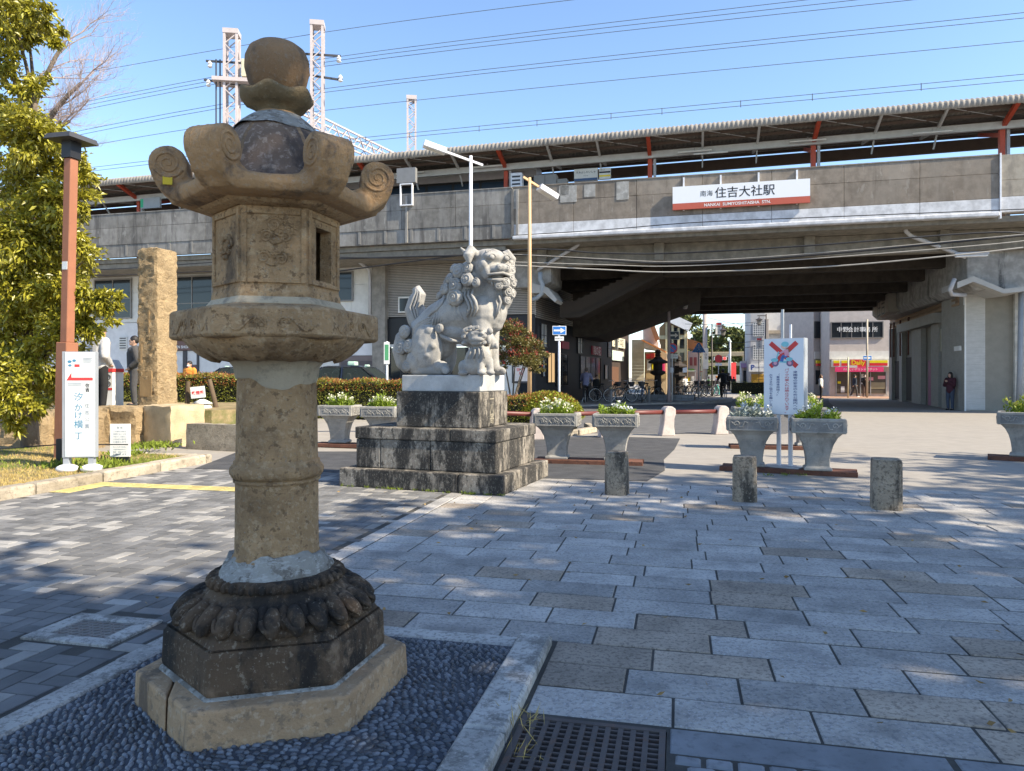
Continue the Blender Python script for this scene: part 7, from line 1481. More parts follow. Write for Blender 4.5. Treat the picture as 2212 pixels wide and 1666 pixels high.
hedge('clipped hedge behind the person in the pale jacket', (XW(200,22),22.6,0.35), R(-4), 4.5, 1.0, 1.2, 8000, 0.5, seed=33)
m_hy = mat('hedge_yellow_leaf', (0.27,0.285,0.03), 0.4, islvar=0.45, bump=None, spec=0.4, translucent=0.2)
hedge('round clipped yellow-green hedge at the foot of the red-tipped tree', (XW(1185,19.8),20.2,0), R(-6), 2.0, 1.6, 1.10, 9000, 0.12, rnd=1, seed=34, yel=m_hy); hedge('clipped hedge directly behind the lion plinth', (XW(1085,20),20.4,0), R(-6), 1.6, 1.3, 0.95, 5000, 0.3, seed=35)
hedge('low dark hedge by the orange shutter on the shrine street', (XW(1650,62),62,0), R(-14), 5.5, 1.2, 1.1, 1500, 0.0, seed=36)
# dry grass hump by the hedge
hk = MB(); pts = [(XW(1100,18.4),18.6),(XW(1180,18.2),18.3),(XW(1245,18.6),18.5),(XW(1282,19.6),19.6),(XW(1270,21.0),21.2)]
t = thing('round_bed_kerb', 'pale rounded kerb curving round the clipped yellow-green hedge', 'kerb')
for i in range(len(pts)-1): MB().bar((*pts[i],0.07),(*pts[i+1],0.07),0.2,0.16).build('kerb_stone', m_kerb_w, t, bevel=0.02)
# planter flowers
m_stem = mat('snapdragon_leaf', (0.24,0.32,0.035), 0.5, islvar=0.35, bump=None, translucent=0.3); m_silver = mat('silver_leaf', (0.30,0.34,0.30), 0.6, islvar=0.3, bump=None); m_bl_w = mat('white_blossom', (0.75,0.73,0.55), 0.6, islvar=0.15, bump=None, translucent=0.2); m_bl_y = mat('yellow_blossom', (0.72,0.66,0.14), 0.6, islvar=0.15, bump=None, translucent=0.2); m_bl_l = mat('pale_blossom', (0.60,0.62,0.62), 0.6, islvar=0.2, bump=None)
kinds = [(m_stem,m_bl_w,0.20,'white snapdragons'),(m_stem,m_bl_l,0.17,'green plants with tiny pale blooms'),(m_silver,m_bl_l,0.16,'silvery foliage plants'),(m_stem,m_bl_l,0.15,'low green bushy plants'),(m_stem,m_bl_w,0.25,'white snapdragons'),(m_stem,m_bl_w,0.22,'white snapdragons'),(m_stem,m_bl_y,0.26,'pale yellow snapdragons'),(m_stem,m_bl_w,0.22,'white snapdragons'),(m_stem,m_bl_w,0.22,'white snapdragons')]
where = ['in the planter nearest the lion pedestal','in the planter behind the first bollard','in the planter left of the sign posts','in the planter right of the sign posts','in the rear planter left of the sign board','in the rear planter right of the sign board','in the planter at the right edge','in the planter right of the lantern shaft','in the planter half hidden by the pedestal']
for i, po in enumerate(PLANTERS):
    lm, bm, hh_, nm_ = kinds[i]; r = np.random.default_rng(50+i); o = thing('planter_flowers', nm_+' '+where[i], 'flowers', Vector(po.location)+Vector((0,0,0.75)), po.rotation_euler.z, 'flowers in the planters')
    ns = 46; xy = r.uniform(-1,1,(ns,2))*np.array([0.27,0.19]); keep = []
    hts = 1.35*hh_*(0.55+0.6*r.random(ns))*np.where(np.sin(xy[:,0]*17+i)>-0.2,1.0,0.6)*(1.15-0.5*np.abs(xy[:,0])/0.27*r.random(ns)); P_, D_ = [], []; Pb, Db = [], []
    for (x,y), h in zip(xy, hts):
        nl = 14; z = r.uniform(0,h*0.85,nl); a = r.uniform(0,6.28,nl); P_.append(np.stack([x+0.012*np.cos(a),y+0.012*np.sin(a),z],1)); D_.append(np.stack([np.cos(a),np.sin(a),np.full(nl,0.9)],1))
        if r.random() < (0.55 if bm is not m_bl_l else 0.22):
            nb_ = 9; z = h*0.8+r.uniform(0,0.07,nb_); a = r.uniform(0,6.28,nb_); Pb.append(np.stack([x+0.014*np.cos(a),y+0.014*np.sin(a),z],1)); Db.append(np.stack([np.cos(a),np.sin(a),np.full(nb_,0.5)],1))
    link('foliage', leaf_mesh('foliage', np.concatenate(P_), np.concatenate(D_), 0.085, 0.026, [lm], seed=60+i), o); link('blossoms', leaf_mesh('blossoms', np.concatenate(Pb), np.concatenate(Db), 0.042, 0.040, [bm], seed=80+i), o)
# lawn grass, dry and green, and weeds in joints
m_dry = mat('dry_grass', (0.48,0.36,0.13), 0.8, islvar=0.3, bump=None, translucent=0.2); m_grs = mat('green_grass', (0.19,0.24,0.03), 0.7, islvar=0.35, bump=None, translucent=0.25)
r = np.random.default_rng(99); n = 26000
u = -8.25-3.6*r.random(n)**1.4; v = r.uniform(5.0,11.0,n); gmask = (np.sin(u*2.1+v*1.3)+np.sin(v*1.9-u)+r.normal(0,0.6,n)) > 0.35
for nm_, k, mm, hh_ in (('dry_grass', ~gmask, m_dry, 0.05), ('green_grass', gmask, m_grs, 0.06)):
    uu_, vv_ = u[k], v[k]; z = 0.10+0.10*np.clip((-8.1-uu_)/3.9,0,1)**2*(3-2*np.clip((-8.1-uu_)/3.9,0,1))+0.02*np.sin(uu_*3+vv_*2)-0.01
    pts = np.stack([E1.x*uu_+E2.x*vv_, E1.y*uu_+E2.y*vv_, z],1); d = r.normal(0,0.55,(k.sum(),3))+np.array([0,0,0.8])
    o = link(nm_, leaf_mesh(nm_, pts, d, hh_, 0.008, [mm], seed=3)); struct(o,'stuff')
# herbs at the stones, weeds at the pedestal foot, needles by the grate
def weeds(name, spots, mm, L, Wd, seed):
    r = np.random.default_rng(seed); P_, D_ = [], []
    for (x,y,z,rad,nn_) in spots: P_.append(np.stack([x+r.normal(0,rad,nn_),y+r.normal(0,rad,nn_),np.full(nn_,z)],1)); D_.append(r.normal(0,0.6,(nn_,3))+np.array([0,0,0.8]))
    o = link(name, leaf_mesh(name, np.concatenate(P_), np.concatenate(D_), L, Wd, [mm], seed=seed)); struct(o,'stuff')
sp_ = [(XW(px,Y),Y,0.14,0.16,120) for px,Y in ((290,13.5),(310,13.9),(335,14.4),(275,12.5),(230,11.2),(215,10.9),(190,11.6),(120,11.0),(350,14.0))]; weeds('leafy_weeds', sp_, m_grs, 0.10, 0.035, 5)
sp_ = []
for q in range(26): f = rb_.random(); p = K0-KA*(2.42*f)-KB*0.015; sp_.append((p.x,p.y,0.0,0.025,14))
weeds('joint_weeds', sp_, m_grs, 0.045, 0.008, 6)
weeds('fallen_needles', [(W(-0.63,3.05).x,W(-0.63,3.05).y,0.005,0.05,26),(W(-0.60,2.8).x,W(-0.60,2.8).y,0.004,0.05,14)], m_dry, 0.10, 0.004, 7)
sp_ = [(XW(1700,10.9)+dx,10.85,0.01,0.03,20) for dx in (-0.3,-0.05,0.2)]; weeds('beam_weeds', sp_, m_grs, 0.05, 0.012, 8)
# shade trees that stand out of view to the right and throw the dappled shade over the paving
rs = np.random.default_rng(77)
def shade_tree(label, x, y, h, rad, seed, wg=1.0):
    o = thing('shade_tree', label, 'tree', (x,y,0)); r = np.random.default_rng(seed); cl = []
    for q in range(11):
        a = r.uniform(0,6.28); k = rad*0.62*math.sqrt(r.random()); cl.append((Vector((k*math.cos(a),k*math.sin(a),h+r.uniform(-1.3,1.5))),(rad*0.42,rad*0.42,rad*0.30),1.0))
    pts, dd = cloud(cl, 340*wg, 0.27, 0.2, 13, seed, 0.2); link('crown', leaf_mesh('crown', pts, dd, 0.42, 0.21, [m_leaf_sh], seed=seed), o)
    t = MB(); branch(t, bez(Vector((0,0,-0.1)),Vector((0.2,0.1,h*0.5)),Vector((0,0,h)),8),0.28,0.12,10); t.build('trunk', m_bark, o, smooth=True)
    for c,_,_ in cl[:7]: t = MB(); branch(t, bez(Vector((0,0,h*0.55)),Vector((c.x*0.5,c.y*0.5,h*0.75)),c,5),0.10,0.04,6); t.build('limb', m_bark, o, smooth=True)
EL = 1.0/math.tan(SUN_EL); SX, SY = math.cos(SUN_AZ)*EL, math.sin(SUN_AZ)*EL
for i, (gx_, gy_, rad, h, lab) in enumerate(((-0.6,4.6,4.3,8.8,'broad tree out of view whose shade covers the tall lantern'),(3.2,6.0,4.2,9.2,'broad tree out of view shading the middle of the granite paving'),(8.6,9.4,5.0,9.6,'broad tree out of view shading the paving at the right'),(1.0,0.2,4.4,8.6,'broad tree out of view shading the drain grate'),(6.2,3.6,4.4,9.6,'broad tree out of view shading the lower right paving'),(14.5,11.0,4.8,9.8,'broad tree out of view shading beyond the right edge'))):
    shade_tree(lab, gx_+SX*h, gy_+SY*h, h, rad, 100+i, (1.2,1.0,1.0,1.2,0.95,1.0)[i])
# far pines beyond the street
m_pine = mat('pine_needles', (0.11,0.125,0.035), 0.7, islvar=0.4, bump=None)
for i, (px, py, w_, h_, Y, lab) in enumerate(((1500,755,64,150,106.0,'tall pine left of the utility pole'),(1545,770,55,110,118.0,'dense pine behind the torii'),(1598,765,66,125,114.0,'spreading pine right of the slim pole'),(1625,745,40,150,124.0,'pine beside the glass block building'),(1560,795,110,80,140.0,'dark low trees behind the stone steps'),(1470,745,50,140,110.0,'pine behind the brick building'))):
    o = thing('pine_tree', lab, 'tree', (XW(px,Y),Y,0)); r = random.Random(i); cl = []
    for q in range(13): c = P(px+r.uniform(-0.45,0.45)*w_, py+r.uniform(-0.5,0.45)*h_, Y+r.uniform(-2,2))-Vector(o.location); rr = w_*0.24/FPX*Y; cl.append((c,(rr,rr,rr*0.5),1.0))
    pts, dd = cloud(cl, 420, 0.42, 0.1, 14, 200+i, 0.3); link('crown', leaf_mesh('crown', pts, dd, 0.75, 0.35, [m_pine], seed=i), o)
    MB().tube([(0,0,0),(0.3,0,ZW(py,Y)*0.6),(0,0,ZW(py-h_*0.3,Y))],[0.35,0.25,0.1],8).build('trunk', m_bark, o, smooth=True)

# a few fallen leaves on the paving
r = np.random.default_rng(314); n = 90; pts = np.stack([r.uniform(-2.6,3.6,n), r.uniform(2.8,9.5,n), np.full(n,0.004)],1); k = (pts[:,0] > -0.55*pts[:,1]) & ((pts[:,0]+1.125)**2+(pts[:,1]-3.44)**2 > 0.5); pts = pts[k]
o = link('fallen_leaves', leaf_mesh('fallen_leaves', pts+np.array([0,0,0.02]), r.normal(0,1,(len(pts),3))*np.array([1,1,0.12]), 0.045, 0.02, [mat('dead_leaf',(0.26,0.17,0.07),0.8,islvar=0.5,bump=None)], seed=12)); struct(o,'stuff')
# ---------------------------------------------------------------- people, taxis, bicycles
m_skin = plain('skin', (0.50,0.31,0.23), 0.6); m_hair = plain('black_hair', (0.018,0.015,0.014), 0.6)
CLO = {}
def cloth(name, c): 
    return mat('cloth_'+name, c, 0.9, bump=(14,0.5,0.02), var=0.08, vscale=6)
def person(label, loc, rz, H=1.65, top=None, legs=None, pose='stand', hair=m_hair, shoes=m_black, puffy=0.0, longhair=False, hood=False, bag=None, mask=False, skirt=False, arms=None, legpose=None):
    o = thing('person', label, 'person', loc, rz); k = H/1.70
    def v(x,y,z): return Vector((x,y,z))*k
    # joints; the person faces local -y
    hip = v(0,0,0.92); ch = v(0,0,1.30); nk = v(0,0.005,1.45); hd = v(0,-0.02,1.585)
    A = {'L': [v(-0.18,0,1.38), v(-0.23,0.02,1.10), v(-0.22,-0.08,0.86)], 'R': [v(0.18,0,1.38), v(0.23,0.02,1.10), v(0.22,-0.08,0.86)]}
    Lg = {'L': [v(-0.09,0,0.90), v(-0.10,-0.03,0.49), v(-0.10,0.0,0.07)], 'R': [v(0.09,0,0.90), v(0.10,-0.03,0.49), v(0.10,0.0,0.07)]}
    if pose == 'phone': A = {'L': [v(-0.17,0,1.38), v(-0.21,-0.08,1.12), v(-0.05,-0.28,1.28)], 'R': [v(0.17,0,1.38), v(0.21,-0.08,1.12), v(0.05,-0.28,1.28)]}
    if pose == 'walk': Lg = {'L': [v(-0.09,0,0.90), v(-0.09,-0.12,0.50), v(-0.09,-0.16,0.07)], 'R': [v(0.09,0,0.90), v(0.09,0.06,0.50), v(0.09,0.26,0.12)]}; A['L'][2] = v(-0.22,0.16,0.90); A['R'][2] = v(0.22,-0.22,0.92)
    if pose == 'pocket': A = {s: [A[s][0], v((-1 if s=='L' else 1)*0.27,0.06,1.10), v((-1 if s=='L' else 1)*0.17,-0.10,0.95)] for s in 'LR'}
    if pose == 'bike':
        hip = v(0,0.10,0.95); ch = v(0,-0.06,1.28); nk = v(0,-0.12,1.42); hd = v(0,-0.17,1.555)
        A = {'L': [v(-0.18,-0.08,1.36), v(-0.26,-0.22,1.14), v(-0.24,-0.46,1.05)], 'R': [v(0.18,-0.08,1.36), v(0.26,-0.22,1.14), v(0.24,-0.46,1.05)]}
        Lg = {'L': [v(-0.09,0.08,0.92), v(-0.11,-0.30,0.72), v(-0.11,-0.16,0.36)], 'R': [v(0.09,0.08,0.92), v(0.11,-0.22,0.55), v(0.11,-0.06,0.16)]}
    if pose == 'sit': Lg = {'L': [v(-0.09,0,0.90), v(-0.11,-0.42,0.92), v(-0.11,-0.46,0.5)], 'R': [v(0.09,0,0.90), v(0.11,-0.42,0.92), v(0.11,-0.46,0.5)]}; A = {s: [A[s][0], v((-1 if s=='L' else 1)*0.22,-0.12,1.12), v((-1 if s=='L' else 1)*0.14,-0.38,1.18)] for s in 'LR'}
    b = MB()
    b.ell(hd, (0.078*k,0.095*k,0.118*k)); b.cap(nk-v(0,0,0.06), hd-v(0,0,0.08), 0.055*k, 0.05*k); b.ell(hd+v(0,-0.095,-0.005),(0.014*k,0.02*k,0.022*k)); b.ell(hd+v(0,-0.06,-0.075),(0.045*k,0.04*k,0.035*k))
    for s in (-1,1): b.ell(hd+v(s*0.08,0.005,-0.005),(0.014*k,0.025*k,0.032*k))
    b.cap(hip, ch, 0.13*k, 0.14*k); b.ell(ch+v(0,0,0.03),(0.17*k,0.10*k,0.13*k))
    for s in 'LR':
        a = A[s]; b.cap(a[0],a[1],0.05*k,0.04*k); b.cap(a[1],a[2],0.04*k,0.03*k); d = (a[2]-a[1]).normalized()
        b.ell(a[2]+d*0.05*k,(0.03*k,0.03*k,0.045*k)); side = Vector((1 if s=='L' else -1,0,0))
        for f_ in range(4): b.cap(a[2]+d*0.08*k+Vector((0,0.012*(f_-1.5)*k*2,0)), a[2]+d*0.135*k+Vector((0,0.012*(f_-1.5)*k*2,0))+side*0.02*k, 0.011*k, 0.009*k, 6)
        b.cap(a[2]+d*0.03*k, a[2]+d*0.08*k+side*0.045*k, 0.013*k, 0.01*k, 6)
        l = Lg[s]; b.cap(l[0],l[1],0.085*k,0.058*k); b.cap(l[1],l[2],0.055*k,0.04*k); b.cap(l[2]+v(0,0.02,-0.02), l[2]+v(0,-0.13,-0.035), 0.04*k, 0.035*k)
    b.build('body', m_skin, o, rem=0.016, sm=1)
    p = puffy
    j = MB(); j.cap(hip-v(0,0,0.02), ch, (0.155+p*0.5)*k, (0.165+p*0.5)*k, 14); j.ell(ch+v(0,0,0.05),((0.20+p)*k,(0.135+p)*k,0.12*k)); j.ell(hip+v(0,0,-0.02),((0.165+p*0.7)*k,(0.14+p*0.7)*k,0.13*k)); j.cap(ch+v(0,0,0.08), nk-v(0,0,0.02), 0.11*k, 0.075*k)
    for s in 'LR':
        a = A[s]; j.cap(a[0],a[1],(0.072+p*0.6)*k,(0.062+p*0.6)*k); j.cap(a[1],a[2]-(a[2]-a[1])*0.08,(0.06+p*0.5)*k,(0.048+p*0.4)*k)
    if hood: j.ell(nk+v(0,0.08,-0.01),(0.13*k,0.10*k,0.08*k)); j.ell(nk+v(0,0.02,0.0),(0.12*k,0.11*k,0.05*k))
    j.build('jacket', top, o, rem=0.018, sm=1)
    t = MB()
    for s in 'LR': l = Lg[s]; t.cap(l[0],l[1],0.105*k,0.08*k); t.cap(l[1],l[2]+(l[1]-l[2])*0.06,0.078*k,0.062*k)
    t.ell(hip-v(0,0,0.05),(0.16*k,0.125*k,0.10*k))
    if skirt: t.cap(hip-v(0,0,0.1), v(0,0,0.35), 0.17*k, 0.22*k)
    t.build('trousers', legs, o, rem=0.018, sm=1)
    sh = MB()
    for s in 'LR': l = Lg[s]; sh.cap(l[2]+v(0,0.03,-0.03), l[2]+v(0,-0.14,-0.04), 0.045*k, 0.038*k)
    sh.build('shoes', shoes, o, smooth=True)
    h = MB(); h.ell(hd+v(0,0.018,0.028),(0.092*k,0.105*k,0.112*k))
    if longhair: h.ell(hd+v(0,0.05,-0.10),(0.10*k,0.07*k,0.16*k)); h.ell(hd+v(-0.07,0.0,-0.08),(0.035*k,0.06*k,0.13*k)); h.ell(hd+v(0.07,0.0,-0.08),(0.035*k,0.06*k,0.13*k))
    h.build('hair', hair, o, rem=0.012, sm=1)
    if mask: MB().ell(hd+v(0,-0.075,-0.05),(0.05*k,0.035*k,0.038*k)).build('face_mask', m_white, o, smooth=True)
    else:
        e = MB()
        for s in (-1,1): e.ell(hd+v(s*0.03,-0.086,0.012),(0.011*k,0.008*k,0.007*k),n=8,m=5)
        e.build('eyes', m_black, o); MB().ell(hd+v(0,-0.095,-0.058),(0.022*k,0.008*k,0.006*k),n=8,m=5).build('mouth', plain('lips',(0.35,0.12,0.1),0.6), o)
    if bag: MB().ell(ch+v(0,0.20,-0.08),(0.14*k,0.09*k,0.20*k)).build('backpack', bag, o, smooth=True)
    return o
K_blk = cloth('black',(0.02,0.02,0.022)); K_gry = cloth('silver',(0.46,0.45,0.45)); K_dg = cloth('charcoal',(0.07,0.068,0.07)); K_jean = cloth('denim',(0.06,0.075,0.11)); K_or = cloth('orange',(0.62,0.22,0.04)); K_mauve = cloth('mauve',(0.20,0.20,0.30)); K_brn = cloth('brown',(0.09,0.06,0.05)); K_wht = cloth('white',(0.62,0.62,0.6)); K_teal = cloth('teal',(0.05,0.35,0.30)); K_burg = cloth('burgundy',(0.06,0.02,0.03)); K_grn = cloth('lime',(0.15,0.5,0.06))
zt_ = TER-0.04
person('person in a pale grey puffer jacket seen from behind by the smoking station', (XW(216,16.4),16.4,zt_), R(150), 1.9, K_gry, K_blk, 'pocket', puffy=0.045, hood=True)
person('person in a charcoal jacket mostly hidden behind the stone pillar', (XW(291,18.3),18.3,zt_), R(-60), 1.78, K_dg, K_dg, 'pocket', puffy=0.03)
pO = person('masked person in an orange jacket walking beyond the hedge', (XW(410,27),27.0,zg(-12,27)), R(-15), 1.72, K_or, K_blk, 'walk', puffy=0.03, mask=True)
wp = G(2053,886); person('person in dark clothes leaning at the wall and looking at a phone', (wp.x,wp.y,0), R(-62), 1.72, K_burg, K_jean, 'phone', longhair=True, puffy=0.03)
ph = thing('mobile_phone', 'dark phone held by the person at the right wall', 'phone', (wp.x-0.27,wp.y-0.13,1.30), R(-62)); MB().bb(-0.04,0.04,-0.006,0.006,-0.07,0.07).build('case', m_black, ph, bevel=0.004)
person('person with long hair and black backpack beside the store corner', (XW(1773,50.5),50.5,0), R(60), 1.66, K_wht, K_blk, 'stand', longhair=True, hair=plain('brown_hair',(0.10,0.05,0.025),0.6), bag=K_blk)
person('person in a dark blue jacket stepping before the store door', (XW(1846,54),54.0,0), R(90), 1.68, cloth('navy',(0.03,0.04,0.06)), K_dg, 'walk', shoes=m_white)
person('masked person in black standing in the store doorway', (XW(1868,54.6),54.6,0), R(-10), 1.72, K_blk, K_brn, 'phone', mask=True)
person('person in dark clothes near the black shop entrance', (XW(1288,44),44.0,0), R(30), 1.62, K_blk, K_blk, 'stand')
person('person in a grey skirt walking away on the shrine street', (XW(1585,80),80.0,0), R(170), 1.55, K_dg, K_dg, 'walk', skirt=True, bag=K_blk)
person('person in black walking away beside the far cyclist', (XW(1574,74),74.0,0), R(170), 1.6, K_blk, K_blk, 'walk')
person('person in teal trousers and pale top by the black lamp post', (XW(1548,58),58.0,0), R(100), 1.6, cloth('lilac',(0.35,0.30,0.38)), K_teal, 'walk', hair=plain('ginger_hair',(0.35,0.14,0.03),0.6))
person('person in a white jacket among the parked bicycles', (XW(1480,60),60.0,0), R(20), 1.6, K_wht, K_jean, 'stand'); person('person in a lime vest beyond the parked bicycles', (XW(1531,66),66.0,0), R(10), 1.55, K_grn, K_blk, 'stand')

# bicycles
m_tyr = plain('tyre_black',(0.02,0.02,0.02),0.8); m_rim = plain('chrome_rim',(0.55,0.55,0.55),0.35,metal=0.6)
def circle(c, r, tr, mname, o, m, n=28):
    pts = [(0,c[1]+r*math.cos(2*math.pi*i/n),c[2]+r*math.sin(2*math.pi*i/n)) for i in range(n+1)]; return MB().tube(pts, tr, 6, cap=False).build(mname, m, o, smooth=True)
def bicycle(label, loc, rz, frame, rim=m_rim, group='parked bicycles', basket=True):
    o = thing('bicycle', label, 'bicycle', loc, rz, group); r = 0.33
    for y in (-0.53,0.53):
        w = circle((0,y,r), r-0.018, 0.019, 'wheel', o, m_tyr); circle((0,y,r), r-0.042, 0.013, 'rim', w, rim)
        sp_ = MB()
        for q in range(9): a = math.pi*q/9; sp_.tube([(0,y+(r-0.04)*math.cos(a),r+(r-0.04)*math.sin(a)),(0,y-(r-0.04)*math.cos(a),r-(r-0.04)*math.sin(a))],0.0025,4)
        sp_.build('spokes', m_rim, w)['kind'] = 'stuff'
    f = MB(); bbk = (0,0.05,0.30); seat = (0,0.20,0.78); head = (0,-0.36,0.80)
    for a, b_ in ((bbk,seat),(bbk,head),(bbk,(0,0.53,r)),(seat,(0,0.53,r)),((0,0.12,0.55),(0,-0.34,0.70))): f.tube([a,b_],0.017,8)
    f.build('frame', frame, o, smooth=True); MB().tube([head,(0,-0.53,r)],0.016,8).build('fork', frame, o, smooth=True)
    MB().tube([(0,-0.34,0.74),(0,-0.32,0.96)],0.014,8).build('stem', m_rim, o, smooth=True); MB().tube([(-0.27,-0.10,0.97),(-0.24,-0.26,1.0),(0,-0.32,0.97),(0.24,-0.26,1.0),(0.27,-0.10,0.97)],0.012,8).build('handlebar', m_rim, o, smooth=True)
    MB().ell((0,0.24,0.83),(0.075,0.13,0.04)).build('saddle', m_black, o, smooth=True)
    if basket: MB().lathe([(0.10,0.0),(0.16,0.22)],8,(0,-0.52,0.72),cap=False).build('basket', m_dark_metal, o)
    MB().tube([(0,0.15+0.38*math.cos(R(a)),0) for a in (0,)]+[(0,0,0.001)],0.001,3) if False else None
    MB().bb(-0.03,0.03,0.42,0.75,0.70,0.72).build('rear_rack', m_dark_metal, o); MB().bar((-0.09,0.05,0.30),(0.09,0.05,0.30),0.05,0.02).build('pedals', m_black, o)
    MB().tube([(0.06,0.50,0.30),(0.16,0.55,0.0)],0.012,6).build('kickstand', m_rim, o); return o
fr_b = plain('frame_black',(0.02,0.02,0.025),0.4); fr_bl = plain('frame_blue',(0.04,0.13,0.35),0.4); fr_s = plain('frame_silver',(0.45,0.45,0.46),0.35,metal=0.4); wr_ = plain('white_rim',(0.6,0.6,0.6),0.4)
def bk(px, Y, rz, fr, lab, **k): return bicycle(lab, (XW(px,Y),Y,0.095), R(rz), fr, **k)
bk(1311,40.5,78,fr_b,'black bicycle with bright rims left of the steel bollard',rim=wr_); bk(1341,40.2,100,fr_b,'black bicycle with bright rims just right of the steel bollard',rim=wr_)
bk(1387,39.8,-12,fr_bl,'blue bicycle seen from the front between two bollards'); bk(1362,43.0,60,fr_s,'silver bicycle behind the bright-rimmed pair')
labs = ['parked bicycle nearest the crossing sign','second parked bicycle right of the crossing sign','third parked bicycle right of the crossing sign','parked bicycle closest to the black lamp post','dark bicycle behind the dark lanterns','dark bicycle left of the broad stone lantern']
for i, (px, Y, rz) in enumerate(((1497,50.5,70),(1512,51.5,55),(1524,52.5,50),(1532,53.5,48),(1484,49.5,80),(1405,45.0,40))): bk(px, Y, rz, fr_b, labs[i])
c1 = Vector((XW(1266,40.6),40.6,0.005)); bicycle('bicycle ridden by the person in a mauve jacket', c1, R(168), fr_b, group='ridden bicycles'); person('cyclist in a mauve jacket riding away past the shops', c1, R(168), 1.72, K_mauve, K_dg, 'bike', hair=plain('grey_brown_hair',(0.12,0.09,0.07),0.6))
c2 = Vector((XW(1563,50.0),50.0,0.005)); bicycle('bicycle ridden by the dark cyclist on the shrine street', c2, R(175), fr_b, group='ridden bicycles'); person('cyclist in black riding away down the shrine street', c2, R(175), 1.74, K_blk, K_blk, 'bike', puffy=0.04)

for o_ in list(C.objects):
    n_ = o_.name.split('.')[0]
    if o_.parent is None and n_ == 'bicycle': o_.scale = (1.22,)*3
    if o_.parent is None and n_ == 'person' and 'cyclist' in o_['label']: o_.scale = (1.2,)*3
# taxis beyond the hedge
def taxi(label, loc, rz, paint, lampc):
    o = thing('taxi', label, 'taxi', loc, rz); s = 1.0
    prof = [(-2.35,0.30),(-2.38,0.62),(-2.30,0.86),(-1.55,0.96),(1.05,0.96),(2.15,0.84),(2.36,0.66),(2.36,0.30)]
    MB().extr(prof,-0.84,0.84).build('body', paint, o, bevel=0.06, bseg=3, smooth=40)
    # greenhouse: roof, pillars, panes
    rfp = [(-0.98,1.50),(-0.80,1.535),(0.30,1.535),(0.48,1.50)]; MB().extr([(-1.05,1.47)]+rfp+[(0.55,1.47)],-0.66,0.66).build('roof', paint, o, bevel=0.03, bseg=2, smooth=40)
    for y in (-1,1):
        for (x0,z0,x1,z1) in ((1.22,0.95,0.52,1.48),(-1.60,0.95,-1.02,1.48),(-0.25,0.95,-0.25,1.49)): MB().bar((x0,y*0.80,z0),(x1,y*0.66,z1),0.05,0.06).build('pillar', paint, o)
        for pts in ([(-0.21,0.96),(1.12,0.96),(0.50,1.46),(-0.21,1.46)],[(-1.50,0.96),(-0.29,0.96),(-0.29,1.46),(-0.98,1.46)]):
            yb, yt = y*0.79, y*0.66; t = MB(); vs = [(x, yb+(yt-yb)*(z-0.96)/0.5, z) for x,z in pts]; t.add(vs, [(0,1,2,3)] if y < 0 else [(3,2,1,0)]); t.build('side_window', m_taxiglass, o)
    t = MB(); t.add([(1.20,-0.78,0.96),(1.20,0.78,0.96),(0.52,0.64,1.47),(0.52,-0.64,1.47)],[(0,1,2,3)]); t.build('windscreen', m_taxiglass, o); t = MB(); t.add([(-1.58,-0.78,0.96),(-1.58,0.78,0.96),(-1.0,0.64,1.47),(-1.0,-0.64,1.47)],[(3,2,1,0)]); t.build('rear_window', m_taxiglass, o)
    for x in (-1.42,1.40):
        for y in (-0.80,0.80):
            w = MB().lathe([(0.20,-0.1),(0.31,-0.1),(0.32,-0.07),(0.32,0.07),(0.31,0.1),(0.20,0.1)],20); w.v = [(a,c_,b_) for a,b_,c_ in w.v]; wo_ = w.build('wheel', m_tyr, o, (x,y,0.32)); h_ = MB().lathe([(0.20,-0.105),(0.20,0.105)],16); h_.v = [(a,c_,b_) for a,b_,c_ in h_.v]; h_.build('hubcap', m_rim, wo_)
    for y in (-0.6,0.6): MB().ell((2.34,y,0.70),(0.06,0.16,0.09)).build('headlight', m_lamp_g, o, smooth=True); MB().ell((-2.36,y,0.72),(0.04,0.16,0.09)).build('tail_light', m_redp, o, smooth=True)
    MB().bb(-0.25,0.05,-0.18,0.18,1.54,1.70).build('roof_lamp', lampc, o, bevel=0.04, bseg=2); MB().bb(0.38,0.52,-0.12,0.12,1.50,1.58).build('meter_sign', lampc, o, bevel=0.02)
    for y in (-0.92,0.92): MB().ell((0.98,y,1.02),(0.05,0.10,0.07)).build('wing_mirror', paint, o, smooth=True)
    for x in (-0.05,-0.95):
        for y in (-0.38,0.38): MB().bb(x-0.08,x+0.08,y-0.22,y+0.22,0.5,1.28).build('seat', m_cream, o, bevel=0.05)
    return o
m_taxiglass = mat('car_glass', (0.05,0.065,0.065), 0.05, bump=None, var=0.0, spec=0.6)
nt = m_taxiglass.node_tree; nt.nodes['Principled BSDF'].inputs['Transmission Weight'].default_value = 0.55; nt.nodes['Principled BSDF'].inputs['IOR'].default_value = 1.02
m_lamp_g = plain('lamp_clear', (0.7,0.7,0.68), 0.2); m_navyp = mat('taxi_navy', (0.012,0.016,0.03), 0.2, bump=None, coat=0.6); m_grnlamp = plain('taxi_lamp_green', (0.45,0.62,0.5), 0.3)
t1 = Vector((XW(768,26.5),26.5,zg(-6,26.5))); taxi('dark navy taxi with its driver visible above the hedge', t1, R(-8), m_navyp, m_grnlamp)
t2 = Vector((XW(515,29.5),29.5,0.38)); taxi('dark taxi partly hidden behind the lantern shaft', t2, R(186), m_navyp, m_grnlamp)
t3 = Vector((XW(205,28.5),28.5,0.38)); taxi('pale green taxi with a yellow roof lamp behind the evergreen', t3, R(-6), mat('taxi_mint',(0.25,0.55,0.40),0.25,bump=None,coat=0.5), m_yellow)
